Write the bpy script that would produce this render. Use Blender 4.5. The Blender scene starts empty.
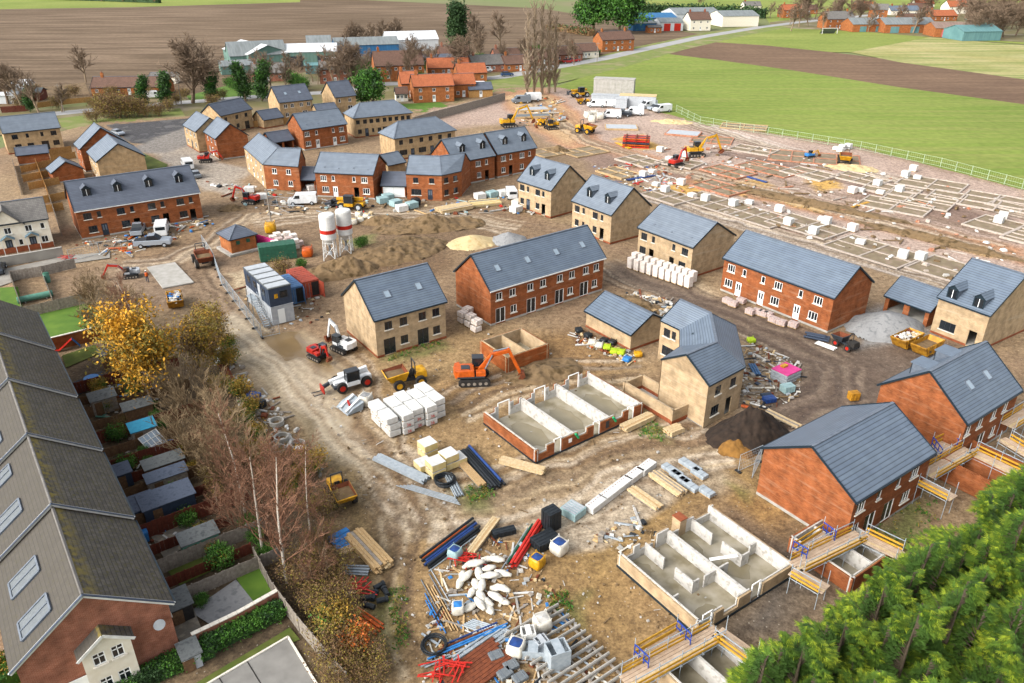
import bpy, math, random
import numpy as np
from mathutils import Vector, Matrix
random.seed(7); RNG = np.random.default_rng(7)
R = math.radians
D = bpy.data
SC = bpy.context.scene
COL = SC.collection

# ---------------------------------------------------------------- camera
FOC, PITCH, ROLL, CAMH = 778.6, R(26.97), R(0.17), 44.42
cd = D.cameras.new('camera'); cam = D.objects.new('camera', cd); COL.objects.link(cam)
cd.sensor_width = 36; cd.lens = FOC/1024*36; cd.clip_end = 9000; cd.clip_start = 0.5
cam.matrix_world = Matrix.Translation((0, 0, CAMH)) @ Matrix.Rotation(math.pi/2-PITCH, 4, 'X') @ Matrix.Rotation(ROLL, 4, 'Z')
SC.camera = cam

def at(px, py, z=0.0):
    """the place on the level ground (or at height z) that the survey picture shows at px, py"""
    u2, v2 = px-512, py-341.5
    u = u2*math.cos(ROLL)+v2*math.sin(ROLL); v = -u2*math.sin(ROLL)+v2*math.cos(ROLL)
    dx = u/FOC; dy = math.cos(PITCH)+(-v/FOC)*math.sin(PITCH); dz = -math.sin(PITCH)+(-v/FOC)*math.cos(PITCH)
    t = (z-CAMH)/dz
    return Vector((dx*t, dy*t, z))
def ang(p, q):
    a = at(*p); b = at(*q); return math.atan2(b.y-a.y, b.x-a.x)

# ---------------------------------------------------------------- materials
def S(h, gain=0.60):
    """sRGB hex -> linear albedo"""
    r = []
    for i in (0, 2, 4):
        c = int(h[i:i+2], 16)/255
        r.append((c/12.92 if c <= .04045 else ((c+.055)/1.055)**2.4)*gain)
    return (*r, 1)
MATS = {}
def mat(name, c1, c2=None, scale=3.0, rough=.8, metal=0, bump=0, detail=4, c3=None, gain=.6, spec=.3, stretch=None):
    if name in MATS: return MATS[name]
    m = D.materials.new(name); m.use_nodes = True; MATS[name] = m
    n = m.node_tree.nodes; l = m.node_tree.links
    b = n['Principled BSDF']; b.inputs['Roughness'].default_value = rough; b.inputs['Metallic'].default_value = metal
    b.inputs['Specular IOR Level'].default_value = spec
    c1 = S(c1, gain) if isinstance(c1, str) else c1
    if c2 is None:
        b.inputs['Base Color'].default_value = c1; return m
    c2 = S(c2, gain) if isinstance(c2, str) else c2
    tc = n.new('ShaderNodeTexCoord'); v = tc.outputs['Object']
    if stretch:
        mp = n.new('ShaderNodeMapping'); mp.inputs['Scale'].default_value = stretch; l.new(v, mp.inputs[0]); v = mp.outputs[0]
    t = n.new('ShaderNodeTexNoise'); t.inputs['Scale'].default_value = scale; t.inputs['Detail'].default_value = detail
    l.new(v, t.inputs['Vector'])
    r = n.new('ShaderNodeValToRGB'); r.color_ramp.elements[0].position = .34; r.color_ramp.elements[1].position = .66
    r.color_ramp.elements[0].color = c1; r.color_ramp.elements[1].color = c2
    if c3:
        e = r.color_ramp.elements.new(.5); e.color = S(c3, gain) if isinstance(c3, str) else c3
    l.new(t.outputs['Fac'], r.inputs[0]); l.new(r.outputs[0], b.inputs['Base Color'])
    if bump:
        bp = n.new('ShaderNodeBump'); bp.inputs['Strength'].default_value = bump; bp.inputs['Distance'].default_value = .05
        l.new(t.outputs['Fac'], bp.inputs['Height']); l.new(bp.outputs[0], b.inputs['Normal'])
    return m

def roof_mat(name, c1, c2, course=.2, line=.55, rough=.5, patch=None, width=.3):
    """interlocking roof tiles laid in courses up the slope"""
    m = D.materials.new(name); m.use_nodes = True; MATS[name] = m
    n = m.node_tree.nodes; l = m.node_tree.links; b = n['Principled BSDF']
    b.inputs['Roughness'].default_value = rough; b.inputs['Specular IOR Level'].default_value = .35
    tc = n.new('ShaderNodeTexCoord'); sp = n.new('ShaderNodeSeparateXYZ'); l.new(tc.outputs['Object'], sp.inputs[0])
    ad = n.new('ShaderNodeMath'); ad.operation = 'ADD'; l.new(sp.outputs[0], ad.inputs[0]); ad.inputs[1].default_value = 40
    cb = n.new('ShaderNodeCombineXYZ'); l.new(ad.outputs[0], cb.inputs[0]); l.new(sp.outputs[2], cb.inputs[1])
    br = n.new('ShaderNodeTexBrick'); l.new(cb.outputs[0], br.inputs['Vector'])
    br.inputs['Scale'].default_value = 1; br.inputs['Brick Width'].default_value = width; br.inputs['Row Height'].default_value = course
    br.inputs['Mortar Size'].default_value = .012; br.inputs['Mortar Smooth'].default_value = .3
    a1 = S(c1); a2 = S(c2)
    br.inputs['Color1'].default_value = a1; br.inputs['Color2'].default_value = a2
    br.inputs['Mortar'].default_value = tuple(x*.7 for x in a1[:3])+(1,)
    # a thin shadow-gap line at the head of each course
    dv = n.new('ShaderNodeMath'); dv.operation = 'DIVIDE'; l.new(sp.outputs[2], dv.inputs[0]); dv.inputs[1].default_value = course
    fr = n.new('ShaderNodeMath'); fr.operation = 'FRACT'; l.new(dv.outputs[0], fr.inputs[0])
    rp = n.new('ShaderNodeValToRGB'); rp.color_ramp.elements[0].position = .0; rp.color_ramp.elements[1].position = .28
    rp.color_ramp.elements[0].color = (line, line, line, 1); rp.color_ramp.elements[1].color = (1, 1, 1, 1)
    l.new(fr.outputs[0], rp.inputs[0])
    mx = n.new('ShaderNodeMixRGB'); mx.blend_type = 'MULTIPLY'; mx.inputs[0].default_value = 1
    l.new(br.outputs['Color'], mx.inputs[1]); l.new(rp.outputs[0], mx.inputs[2])
    t = n.new('ShaderNodeTexNoise'); t.inputs['Scale'].default_value = .8; t.inputs['Detail'].default_value = 6; l.new(tc.outputs['Object'], t.inputs['Vector'])
    r2 = n.new('ShaderNodeValToRGB'); r2.color_ramp.elements[0].position = .3; r2.color_ramp.elements[1].position = .7
    r2.color_ramp.elements[0].color = (.87, .87, .87, 1); r2.color_ramp.elements[1].color = (1.12, 1.12, 1.12, 1)
    l.new(t.outputs['Fac'], r2.inputs[0])
    m2 = n.new('ShaderNodeMixRGB'); m2.blend_type = 'MULTIPLY'; m2.inputs[0].default_value = 1
    l.new(mx.outputs[0], m2.inputs[1]); l.new(r2.outputs[0], m2.inputs[2])
    out = m2.outputs[0]
    if patch:
        t2 = n.new('ShaderNodeTexNoise'); t2.inputs['Scale'].default_value = 4.5; t2.inputs['Detail'].default_value = 8; l.new(tc.outputs['Object'], t2.inputs['Vector'])
        r3 = n.new('ShaderNodeValToRGB'); r3.color_ramp.elements[0].position = .52; r3.color_ramp.elements[1].position = .68
        l.new(t2.outputs['Fac'], r3.inputs[0])
        m3 = n.new('ShaderNodeMixRGB'); l.new(r3.outputs[0], m3.inputs[0]); l.new(out, m3.inputs[1]); m3.inputs[2].default_value = S(patch); out = m3.outputs[0]
    l.new(out, b.inputs['Base Color'])
    bp = n.new('ShaderNodeBump'); bp.inputs['Strength'].default_value = .5; bp.inputs['Distance'].default_value = .03
    l.new(fr.outputs[0], bp.inputs['Height']); l.new(bp.outputs[0], b.inputs['Normal'])
    return m

def brick_mat(name, c1, c2, c3, streak, sk=.35, course=True):
    """bricks too small to count from here: mottled tone, faint courses and bands where each lift was laid"""
    m = D.materials.new(name); m.use_nodes = True; MATS[name] = m
    n = m.node_tree.nodes; l = m.node_tree.links; b = n['Principled BSDF']
    b.inputs['Roughness'].default_value = .9; b.inputs['Specular IOR Level'].default_value = .15
    tc = n.new('ShaderNodeTexCoord'); o = tc.outputs['Object']
    sp = n.new('ShaderNodeSeparateXYZ'); l.new(o, sp.inputs[0])
    ad = n.new('ShaderNodeMath'); l.new(sp.outputs[0], ad.inputs[0]); l.new(sp.outputs[1], ad.inputs[1])
    cb = n.new('ShaderNodeCombineXYZ'); l.new(ad.outputs[0], cb.inputs[0]); l.new(sp.outputs[2], cb.inputs[1])
    br = n.new('ShaderNodeTexBrick'); l.new(cb.outputs[0], br.inputs['Vector']); br.inputs['Scale'].default_value = 1
    br.inputs['Brick Width'].default_value = .24; br.inputs['Row Height'].default_value = .085; br.inputs['Mortar Size'].default_value = .008
    br.inputs['Color1'].default_value = S(c1); br.inputs['Color2'].default_value = S(c2); br.inputs['Mortar'].default_value = S(c3)
    t = n.new('ShaderNodeTexNoise'); t.inputs['Scale'].default_value = 1.1; t.inputs['Detail'].default_value = 8; l.new(o, t.inputs['Vector'])
    rp = n.new('ShaderNodeValToRGB'); rp.color_ramp.elements[0].position = .3; rp.color_ramp.elements[1].position = .7
    rp.color_ramp.elements[0].color = (.7, .7, .7, 1); rp.color_ramp.elements[1].color = (1.25, 1.25, 1.25, 1); l.new(t.outputs['Fac'], rp.inputs[0])
    mx = n.new('ShaderNodeMixRGB'); mx.blend_type = 'MULTIPLY'; mx.inputs[0].default_value = 1; l.new(br.outputs['Color'], mx.inputs[1]); l.new(rp.outputs[0], mx.inputs[2])
    mp = n.new('ShaderNodeMapping'); mp.inputs['Scale'].default_value = (.13, .13, 1.5); l.new(o, mp.inputs[0])
    t2 = n.new('ShaderNodeTexNoise'); t2.inputs['Scale'].default_value = 1.6; t2.inputs['Detail'].default_value = 7; t2.inputs['Roughness'].default_value = .65; l.new(mp.outputs[0], t2.inputs['Vector'])
    r2 = n.new('ShaderNodeValToRGB'); r2.color_ramp.elements[0].position = .53; r2.color_ramp.elements[1].position = .72; r2.color_ramp.elements[1].color = (sk, sk, sk, 1)
    l.new(t2.outputs['Fac'], r2.inputs[0])
    m2 = n.new('ShaderNodeMixRGB'); l.new(r2.outputs[0], m2.inputs[0]); l.new(mx.outputs[0], m2.inputs[1]); m2.inputs[2].default_value = S(streak)
    l.new(m2.outputs[0], b.inputs['Base Color'])
    return m

roof_mat('slate_blue', '6c7a8b', '72808f', line=.32, width=6)
roof_mat('slate_grey', '76818e', '7c8793', line=.72, width=6, rough=.7)
roof_mat('slate_dark', '5f6674', '656d7b', line=.7, width=6, rough=.7)
roof_mat('old_concrete_tile', '57524b', '6d675d', course=.19, line=.45, patch='5c5634', width=.33, rough=.9)
roof_mat('brown_tile', '6f5345', '7d5f50', line=.7, rough=.9)
roof_mat('orange_tile', 'b0623c', 'bf7048', line=.75, rough=.9)
roof_mat('grey_tile', '77736f', '86827c', line=.7, rough=.9)
brick_mat('red_brick', 'a9633a', '8f4e2b', '9f6844', 'c0987a', .55)
brick_mat('buff_brick', 'c6ac88', 'b89d79', 'c0a988', 'd2c2a6', .55)
brick_mat('buff_far', 'c6a980', 'ba9b72', 'bfa580', 'd0bd9c', .4)
brick_mat('old_red_brick', 'a86a52', '94573f', 'b08a78', 'b98a70', .3)
brick_mat('garage_wall', 'b0602f', '9c5026', 'a8663c', 'c9a678', .8)
brick_mat('orange_brick', 'b36c3e', 'a35f34', 'b07a50', 'd09a68', .3)
mat('plinth_brick', 'a55a36', '8d4a2c', 3)
mat('white_frame', 'f4f4f0', rough=.4, gain=.8)
mat('dark_frame', '3a3f45', rough=.4)
mat('glass', (.012, .015, .018, 1), rough=.06, spec=.6)
mat('glass_pale', '9fb0bd', rough=.08, spec=.6)
mat('sill_stone', 'e8e2d4', 'd8d0c0', 4, gain=.75)
mat('fascia_black', '20303a', rough=.4)
mat('white_paint', 'f0f0ec', 'dddcd5', 2, rough=.5, gain=.66)
mat('lead_grey', '636c78', '767f8b', 3, rough=.5)
mat('white_door', 'eef2f0', rough=.4, gain=.75)
mat('dark_door', '2f3a46', rough=.4)
mat('ply', 'd8b27c', 'c89c62', 5)
mat('concrete', 'c2beb6', 'aeaaa0', 1.2, rough=.85, bump=.2)
mat('pale_block', 'd6d2c9', 'b4afa5', 2.2, rough=.9, c3='dedad2', gain=.56)
mat('cream_render', 'efe8d6', 'e6dcc6', 2, gain=.72)
mat('timber', 'd9b98a', 'b99560', 4, stretch=(1, 6, 6), c3='c9a675')
mat('timber_pale', 'e6cfa6', 'cdb083', 5, c3='dcc295')
mat('timber_grey', 'aca294', '8c8276', 4, c3='9c9184')
mat('fence_brown', '8a6a4a', '6e523a', 5, c3='7a5c40')
mat('fence_red', '7d3e2a', '622d1e', 5)
mat('fence_new', 'c89a5e', 'b08348', 4)
mat('rust', '8a4a2a', '6d3820', 4)
mat('steel', 'a9b2ba', '8d979f', 4, rough=.4, metal=.6)
mat('galv', 'b9c2c8', 'a2adb4', 3, rough=.45)
mat('rubber', '2a2826', '3a3632', 3, rough=.9)
mat('black_plastic', '1d2226', '2b3136', 5, rough=.5)
mat('blue_plastic', '2c4f92', '233f78', 3, rough=.45)
mat('blue_bright', '3f8fd6', '2f79bf', 3, rough=.5)
mat('teal_sheet', 'b0cccc', '98b8ba', 3, rough=.5)
mat('red_paint', 'd23222', 'b8271a', 2, rough=.4)
mat('red_plastic', 'e0392c', 'c52c22', 3, rough=.4)
mat('orange_paint', 'e86a20', 'bb5418', 2.5, detail=8, rough=.4)
mat('yellow_paint', 'efb422', 'c08a1c', 2.5, detail=8, rough=.4)
mat('pink', 'ea4a9a', 'd83a88', 2, rough=.5)
mat('white_van', 'f0f2f3', 'dcdedd', 1.5, rough=.3, gain=.68, spec=.5)
mat('silver_car', 'b9c2cc', rough=.25, metal=.3, spec=.5)
mat('dark_car', '343c46', rough=.25, spec=.5)
mat('red_car', 'b52a2a', rough=.25, spec=.5)
mat('blue_car', '34527c', rough=.25, spec=.5)
mat('grey_car', '7b838b', rough=.25, spec=.5)
mat('wrap_white', 'efeeea', 'd6d5cf', 2.5, rough=.55, c3='e4e3dd', gain=.62)
mat('wrap_cream', 'efe6d0', 'dccfae', 2, rough=.6, gain=.75)
mat('ceiling_board', 'f2dfa6', 'e2c884', 1.5, rough=.7)
mat('brick_pack', 'c7a9a0', 'b48f86', 6, c3='d9cac2')
mat('brick_wrap', 'efe8de', 'd6c4b8', 3.5, rough=.5, c3='e6dbd0', gain=.75)
mat('bag_white', 'efebe0', 'd4ccba', 3, rough=.7, c3='e4dece', gain=.62)
mat('navy', '3c4a5e', '333f52', 3, rough=.5)
mat('grey_panel', 'c7ccd0', 'b5babf', 2, rough=.5)
mat('green_container', '2f6a52', '265844', 2, rough=.6)
mat('blue_container', '5c86b4', '4c74a0', 2, rough=.6)
mat('red_container', 'a8452f', '8e3a28', 2, rough=.6, c3='b8543c')
mat('skip_yellow', 'd29a2a', '9a6c22', 2.5, rough=.6, c3='bf8826', detail=8)
mat('sand', 'd9bf8c', 'cbae78', 1.5, c3='e0c898', rough=.95)
mat('gravel', 'b0b1b0', '999b9b', 2, c3='bcbcbb', gain=.42, rough=.95)
mat('black_soil', '2a211a', '3d3026', 2, rough=.97, bump=.5)
mat('brown_soil', '9a6f34', '7d5828', 2, rough=.97, bump=.5)
mat('soil', '8f7450', '66512f', 1.0, rough=.97, bump=.9, c3='a08460', gain=.42, detail=9)
mat('water_tan', '8f8468', '9c9074', .6, rough=.12, spec=.5)
mat('wet_slab', 'b5ac98', '857a5e', .7, rough=.3, spec=.5, c3='a59b83')

# ---------------------------------------------------------------- mesh builder
class MB:
    def __init__(s): s.v = []; s.f = []; s.m = []; s.mats = []
    def mi(s, m):
        m = MATS[m] if isinstance(m, str) else m
        if m not in s.mats: s.mats.append(m)
        return s.mats.index(m)
    def add(s, vs, fs, m, M=None):
        b = len(s.v); k = s.mi(m)
        s.v += [tuple(M @ Vector(v)) for v in vs] if M is not None else [tuple(v) for v in vs]
        s.f += [tuple(i+b for i in f) for f in fs]; s.m += [k]*len(fs); return s
    def box(s, x, y, z, sx, sy, sz, m, rz=0, M=None, taper=1):
        """x, y centre, z base"""
        a, b = sx/2, sy/2; t = taper
        vs = [(-a, -b, 0), (a, -b, 0), (a, b, 0), (-a, b, 0), (-a*t, -b*t, sz), (a*t, -b*t, sz), (a*t, b*t, sz), (-a*t, b*t, sz)]
        T = Matrix.Translation((x, y, z)) @ Matrix.Rotation(rz, 4, 'Z')
        if M is not None: T = M @ T
        return s.add(vs, [(3, 2, 1, 0), (4, 5, 6, 7), (0, 1, 5, 4), (1, 2, 6, 5), (2, 3, 7, 6), (3, 0, 4, 7)], m, T)
    def bar(s, p, q, w, h, m, M=None):
        """rectangular bar between two points; w across, h in the up sense"""
        p, q = Vector(p), Vector(q); d = (q-p); L = d.length
        if L < 1e-6: return s
        d = d/L; up = Vector((0, 0, 1)) if abs(d.z) < .95 else Vector((1, 0, 0))
        r = d.cross(up).normalized(); u = r.cross(d)
        vs = [c+r*(i*w/2)+u*(j*h/2) for c in (p, q) for i, j in ((-1, -1), (1, -1), (1, 1), (-1, 1))]
        return s.add(vs, [(3, 2, 1, 0), (4, 5, 6, 7), (0, 1, 5, 4), (1, 2, 6, 5), (2, 3, 7, 6), (3, 0, 4, 7)], m, M)
    def tube(s, p, q, r, m, n=8, r2=None, cap=True, M=None):
        p, q = Vector(p), Vector(q); d = (q-p)
        if d.length < 1e-6: return s
        d.normalize(); up = Vector((0, 0, 1)) if abs(d.z) < .95 else Vector((1, 0, 0))
        a = d.cross(up).normalized(); b = a.cross(d); r2 = r if r2 is None else r2
        vs = []
        for c, rr in ((p, r), (q, r2)):
            for i in range(n):
                t = 2*math.pi*i/n; vs.append(c+a*(math.cos(t)*rr)+b*(math.sin(t)*rr))
        fs = [(i, (i+1) % n, n+(i+1) % n, n+i) for i in range(n)]
        if cap: fs += [tuple(range(n-1, -1, -1)), tuple(range(n, 2*n))]
        return s.add(vs, fs, m, M)
    def path(s, pts, r, m, n=6):
        for a, b in zip(pts, pts[1:]): s.tube(a, b, r, m, n)
        return s
    def lathe(s, prof, m, n=16, x=0, y=0, M=None):
        vs = [(x+r*math.cos(2*math.pi*i/n), y+r*math.sin(2*math.pi*i/n), z) for r, z in prof for i in range(n)]
        fs = [(k*n+i, k*n+(i+1) % n, (k+1)*n+(i+1) % n, (k+1)*n+i) for k in range(len(prof)-1) for i in range(n)]
        fs += [tuple(range(n-1, -1, -1)), tuple(range((len(prof)-1)*n, len(prof)*n))]
        return s.add(vs, fs, m, M)
    def prism(s, poly, axis_pts, m, M=None):
        """closed polygon (list of 3D points) swept along vector axis_pts"""
        a = Vector(axis_pts); n = len(poly)
        vs = [Vector(p) for p in poly]+[Vector(p)+a for p in poly]
        fs = [tuple(range(n-1, -1, -1)), tuple(range(n, 2*n))]+[(i, (i+1) % n, n+(i+1) % n, n+i) for i in range(n)]
        return s.add(vs, fs, m, M)
    def poly(s, pts, m, M=None): return s.add(pts, [tuple(range(len(pts)))], m, M)
    def mesh(s, name, smooth=False):
        me = D.meshes.new(name); me.from_pydata(s.v, [], s.f)
        for m in s.mats: me.materials.append(m)
        if s.m: me.polygons.foreach_set('material_index', s.m)
        if smooth: me.polygons.foreach_set('use_smooth', [True]*len(s.f))
        me.update(); return me
    def build(s, name, parent=None, label=None, cat=None, group=None, loc=None, rz=None, smooth=False, bevel=0, kind=None):
        me = s.mesh(name, smooth)
        return obj(name, me, parent, label, cat, group, loc, rz, bevel, kind)
def tag(o, label=None, cat=None, group=None, kind=None):
    if label: o['label'] = label
    if cat: o['category'] = cat
    if group: o['group'] = group
    if kind: o['kind'] = kind
    return o
def obj(name, me, parent=None, label=None, cat=None, group=None, loc=None, rz=None, bevel=0, kind=None):
    o = D.objects.new(name, me); COL.objects.link(o)
    if parent is not None: o.parent = parent
    if loc is not None: o.location = loc
    if rz is not None: o.rotation_euler = (0, 0, rz)
    if bevel:
        b = o.modifiers.new('bevel', 'BEVEL'); b.width = bevel; b.segments = 2; b.limit_method = 'ANGLE'
    return tag(o, label, cat, group, kind)
def thing(name, label, cat, loc=(0, 0, 0), rz=0, group=None, scale=1):
    o = D.objects.new(name, None); COL.objects.link(o); o.location = loc; o.rotation_euler = (0, 0, rz); o.scale = (scale,)*3
    return tag(o, label, cat, group)
KIDS = {}
def dup(root, loc, rz, label=None, group=None, scale=None):
    r = root.copy(); COL.objects.link(r); r.location = loc; r.rotation_euler = (root.rotation_euler[0], root.rotation_euler[1], rz)
    if label: r['label'] = label
    if group: r['group'] = group
    if scale: r.scale = scale if isinstance(scale, tuple) else (scale,)*3
    for ch in list(root.children):
        c = ch.copy(); COL.objects.link(c); c.parent = r
        for g in list(ch.children):
            d = g.copy(); COL.objects.link(d); d.parent = c
    return r

# ---------------------------------------------------------------- light
SUN_EL, SUN_AZ = R(34), R(214)            # azimuth: direction towards the sun, measured from +X anticlockwise
w = D.worlds.new('World'); SC.world = w; w.use_nodes = True
nt = w.node_tree; sky = nt.nodes.new('ShaderNodeTexSky'); sky.sky_type = 'NISHITA'; sky.sun_disc = False
sky.sun_elevation = SUN_EL; sky.sun_rotation = math.pi/2-SUN_AZ; sky.dust_density = 4; sky.air_density = 1.0; sky.ozone_density = .6
hs = nt.nodes.new('ShaderNodeHueSaturation'); hs.inputs['Saturation'].default_value = .3; nt.links.new(sky.outputs[0], hs.inputs['Color']); nt.links.new(hs.outputs[0], nt.nodes['Background'].inputs[0]); nt.nodes['Background'].inputs[1].default_value = .15
sd = D.lights.new('sun', 'SUN'); sd.energy = 1.0; sd.angle = R(45); sd.color = (1, .985, .965)
so = D.objects.new('sun', sd); COL.objects.link(so)
sv = Vector((math.cos(SUN_EL)*math.cos(SUN_AZ), math.cos(SUN_EL)*math.sin(SUN_AZ), math.sin(SUN_EL)))
so.rotation_euler = (-sv).to_track_quat('-Z', 'Y').to_euler()
vs = SC.view_settings; vs.view_transform = 'Standard'; vs.look = 'None'; vs.exposure = 1.4; vs.gamma = 1; vs.use_curve_mapping = False
SC.cycles.max_bounces = 6; SC.cycles.diffuse_bounces = 3; SC.cycles.glossy_bounces = 2; SC.cycles.transparent_max_bounces = 6
try: SC.cycles.use_denoising = True
except Exception: pass
# ================================================================ houses
WIN = {}
def window_parts(parent, w, h, style, M, sill=True, pane='glass', frame='white_frame', name='window'):
    """a framed window whose opening's lower left outside corner is the origin of M (x along wall, y into wall)"""
    key = (round(w, 2), round(h, 2), style, frame, pane)
    if key not in WIN:
        f = MB(); t = .07 if frame == 'white_frame' else .06
        f.box(w/2, .06, 0, w, .06, t, frame); f.box(w/2, .06, h-t, w, .06, t, frame)
        f.box(t/2, .06, t, t, .06, h-2*t, frame); f.box(w-t/2, .06, t, t, .06, h-2*t, frame)
        nm = {'2': 1, '3': 2, '1': 0, 't': 1}[style]
        for i in range(nm): f.box(w*(i+1)/(nm+1), .06, t, t*.8, .05, h-2*t, frame)
        if style == 't': f.box(w/2, .06, h*.62, w-2*t, .05, t*.8, frame)
        p = MB(); p.box(w/2, .075, .03, w-.06, .012, h-.06, pane)
        s = MB(); s.box(w/2, -.02, -.1, w+.2, .2, .1, 'sill_stone')
        WIN[key] = (f.mesh('window'), p.mesh('pane'), s.mesh('sill'))
    a, b, c = WIN[key]
    o = obj(name, a, parent); o.matrix_local = M
    obj('pane', b, o)
    if sill: obj('sill', c, o)
    return o
TYPES = {  # w, h, z of sill, style
    'W': (1.25, 1.1, 3.45, '3'), 'w': (.62, 1.0, 3.55, '1'), 'V': (1.0, 1.05, 3.45, '2'),
    'G': (1.35, 1.15, .95, '3'), 'g': (.62, 1.0, 1.05, '1'), 'H': (1.0, 1.1, .95, '2'), 'P': (1.55, 2.1, .12, '2'), 'B': (2.0, 1.2, .95, '3'),
    'D': (.98, 2.08, .12, 'd'), 'O': (.98, 2.08, .12, 'o'), 'X': (2.15, 2.0, .05, 'o'), 'Y': (2.15, 2.0, .05, 'g')}
def wall_sheet(mb, L, h, ops, m, M, depth=.11):
    """one facade with real openings (x0, z0, w, h) and their reveals"""
    xs = sorted({0, L} | {o[0] for o in ops} | {o[0]+o[2] for o in ops}); zs = sorted({0, h} | {o[1] for o in ops} | {o[1]+o[3] for o in ops})
    for a, b in zip(xs, xs[1:]):
        for c, d in zip(zs, zs[1:]):
            if any(o[0]-1e-4 <= a and b <= o[0]+o[2]+1e-4 and o[1]-1e-4 <= c and d <= o[1]+o[3]+1e-4 for o in ops): continue
            mb.poly([(a, 0, c), (b, 0, c), (b, 0, d), (a, 0, d)], m, M)
    for x, z, w, hh in ops:
        q = depth
        mb.poly([(x, 0, z), (x, q, z), (x, q, z+hh), (x, 0, z+hh)], m, M); mb.poly([(x+w, q, z), (x+w, 0, z), (x+w, 0, z+hh), (x+w, q, z+hh)], m, M)
        mb.poly([(x, 0, z), (x+w, 0, z), (x+w, q, z), (x, q, z)], m, M); mb.poly([(x, q, z+hh), (x+w, q, z+hh), (x+w, 0, z+hh), (x, 0, z+hh)], m, M)
def facade(mb, root, L, h, spec, wall, M, frame, doorc, fs=1.0, u0=0, span=None, far=False):
    """openings from a list of (fraction along the eave, type letter)"""
    span = span or L; ops = []; todo = []
    for fu, ty in spec:
        w, hh, z, st = TYPES[ty]; w *= fs
        if z > 2 : z = z-(5.1-h) if h > 4.3 else z
        x = min(max(u0+fu*span-w/2, .15), L-w-.15)
        ops.append((x, z, w, hh)); todo.append((x, z, w, hh, st, ty))
    wall_sheet(mb, L, h, ops, wall, M)
    for x, z, w, hh, st, ty in todo:
        T = M @ Matrix.Translation((x, 0, z))
        if st in '123t': window_parts(root, w, hh, st, T, sill=not far and ty != 'P', frame=frame, name='patio_door' if ty == 'P' else 'window')
        elif st == 'd':
            d = MB(); d.box(w/2, .07, 0, w, .05, hh, doorc)
            for i in range(2): d.box(w*(.3+.4*i), .04, hh*.45, w*.22, .03, hh*.42, 'glass' if doorc != 'dark_door' else 'lead_grey')
            o = d.build('door', root); o.matrix_local = T
        elif st == 'g':
            d = MB(); d.box(w/2, .07, 0, w, .05, hh, 'white_door')
            for i in range(1, 5): d.box(w/2, .04, hh*i/5, w-.1, .02, .03, 'grey_panel')
            o = d.build('garage_door', root); o.matrix_local = T
def slope_roof(root, L, W, he, hr, rm, ov=.12, vg=.1, th=.14, fascia='fascia_black', white_eave=False):
    tn = (hr-he)/(W/2); y0, z0 = -ov, he-ov*tn; y1 = W+ov
    r = MB(); x0, x1 = -vg, L+vg
    prof = [(y0, z0), (W/2, hr), (y1, z0), (y1, z0-th), (W/2, hr-th), (y0, z0-th)]
    n = 6; vs = [(x0, y, z) for y, z in prof]+[(x1, y, z) for y, z in prof]
    r.add(vs, [(0, 1, 7, 6), (1, 2, 8, 7)], rm); r.add(vs, [(3, 4, 10, 9), (4, 5, 11, 10), (5, 0, 6, 11), (2, 3, 9, 8)], fascia)
    r.add(vs, [(0, 5, 4, 1), (1, 4, 3, 2), (6, 7, 10, 11), (7, 8, 9, 10)], fascia)
    r.bar((x0, W/2, hr+.02), (x1, W/2, hr+.02), .26, .09, 'lead_grey')
    ro = r.build('roof', root)
    g = MB(); e = 'white_paint' if white_eave else fascia
    for y in (y0-.06, y1+.06): g.bar((x0, y, z0-.1), (x1, y, z0-.1), .11, .13, e)
    g.build('gutter', root)
    for x in (x0-.025, x1+.025):
        b = MB(); b.bar((x, y0, z0-.02), (x, W/2, hr-.02), .05, .2, fascia); b.bar((x, y1, z0-.02), (x, W/2, hr-.02), .05, .2, fascia); b.build('bargeboard', root)
    return ro
def hip_roof(root, L, W, he, hr, rm, ov=.2, inset=None):
    i = inset if inset is not None else W/2; z0 = he
    r = MB(); c = [(-ov, -ov, z0), (L+ov, -ov, z0), (L+ov, W+ov, z0), (-ov, W+ov, z0), (i, W/2, hr), (L-i, W/2, hr)]
    r.add(c, [(0, 1, 5, 4), (1, 2, 5), (2, 3, 4, 5), (3, 0, 4)], rm); r.add([(x, y, z-.004) for x, y, z in c[:4]], [(3, 2, 1, 0)], 'fascia_black')
    for a, b in ((0, 4), (3, 4), (1, 5), (2, 5), (4, 5)):
        if (Vector(c[a])-Vector(c[b])).length > .2: r.bar(Vector(c[a])+Vector((0, 0, .03)), Vector(c[b])+Vector((0, 0, .03)), .2, .07, 'lead_grey')
    ro = r.build('roof', root)
    g = MB()
    for a, b in ((0, 1), (1, 2), (2, 3), (3, 0)): g.bar(Vector(c[a])-Vector((0, 0, .07)), Vector(c[b])-Vector((0, 0, .07)), .1, .13, 'fascia_black')
    g.build('gutter', root); return ro
def slope_frame(W, he, hr, u, s, back=False):
    """frame on a roof slope at distance u along, s of the way up: x along, y up the slope, z out of it"""
    tn = math.atan2(hr-he, W/2)
    if not back: return Matrix.Translation((u, W/2*s, he+(hr-he)*s)) @ Matrix.Rotation(tn, 4, 'X')
    return Matrix.Translation((u, W-W/2*s, he+(hr-he)*s)) @ Matrix.Rotation(math.pi, 4, 'Z') @ Matrix.Rotation(tn, 4, 'X')
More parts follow.
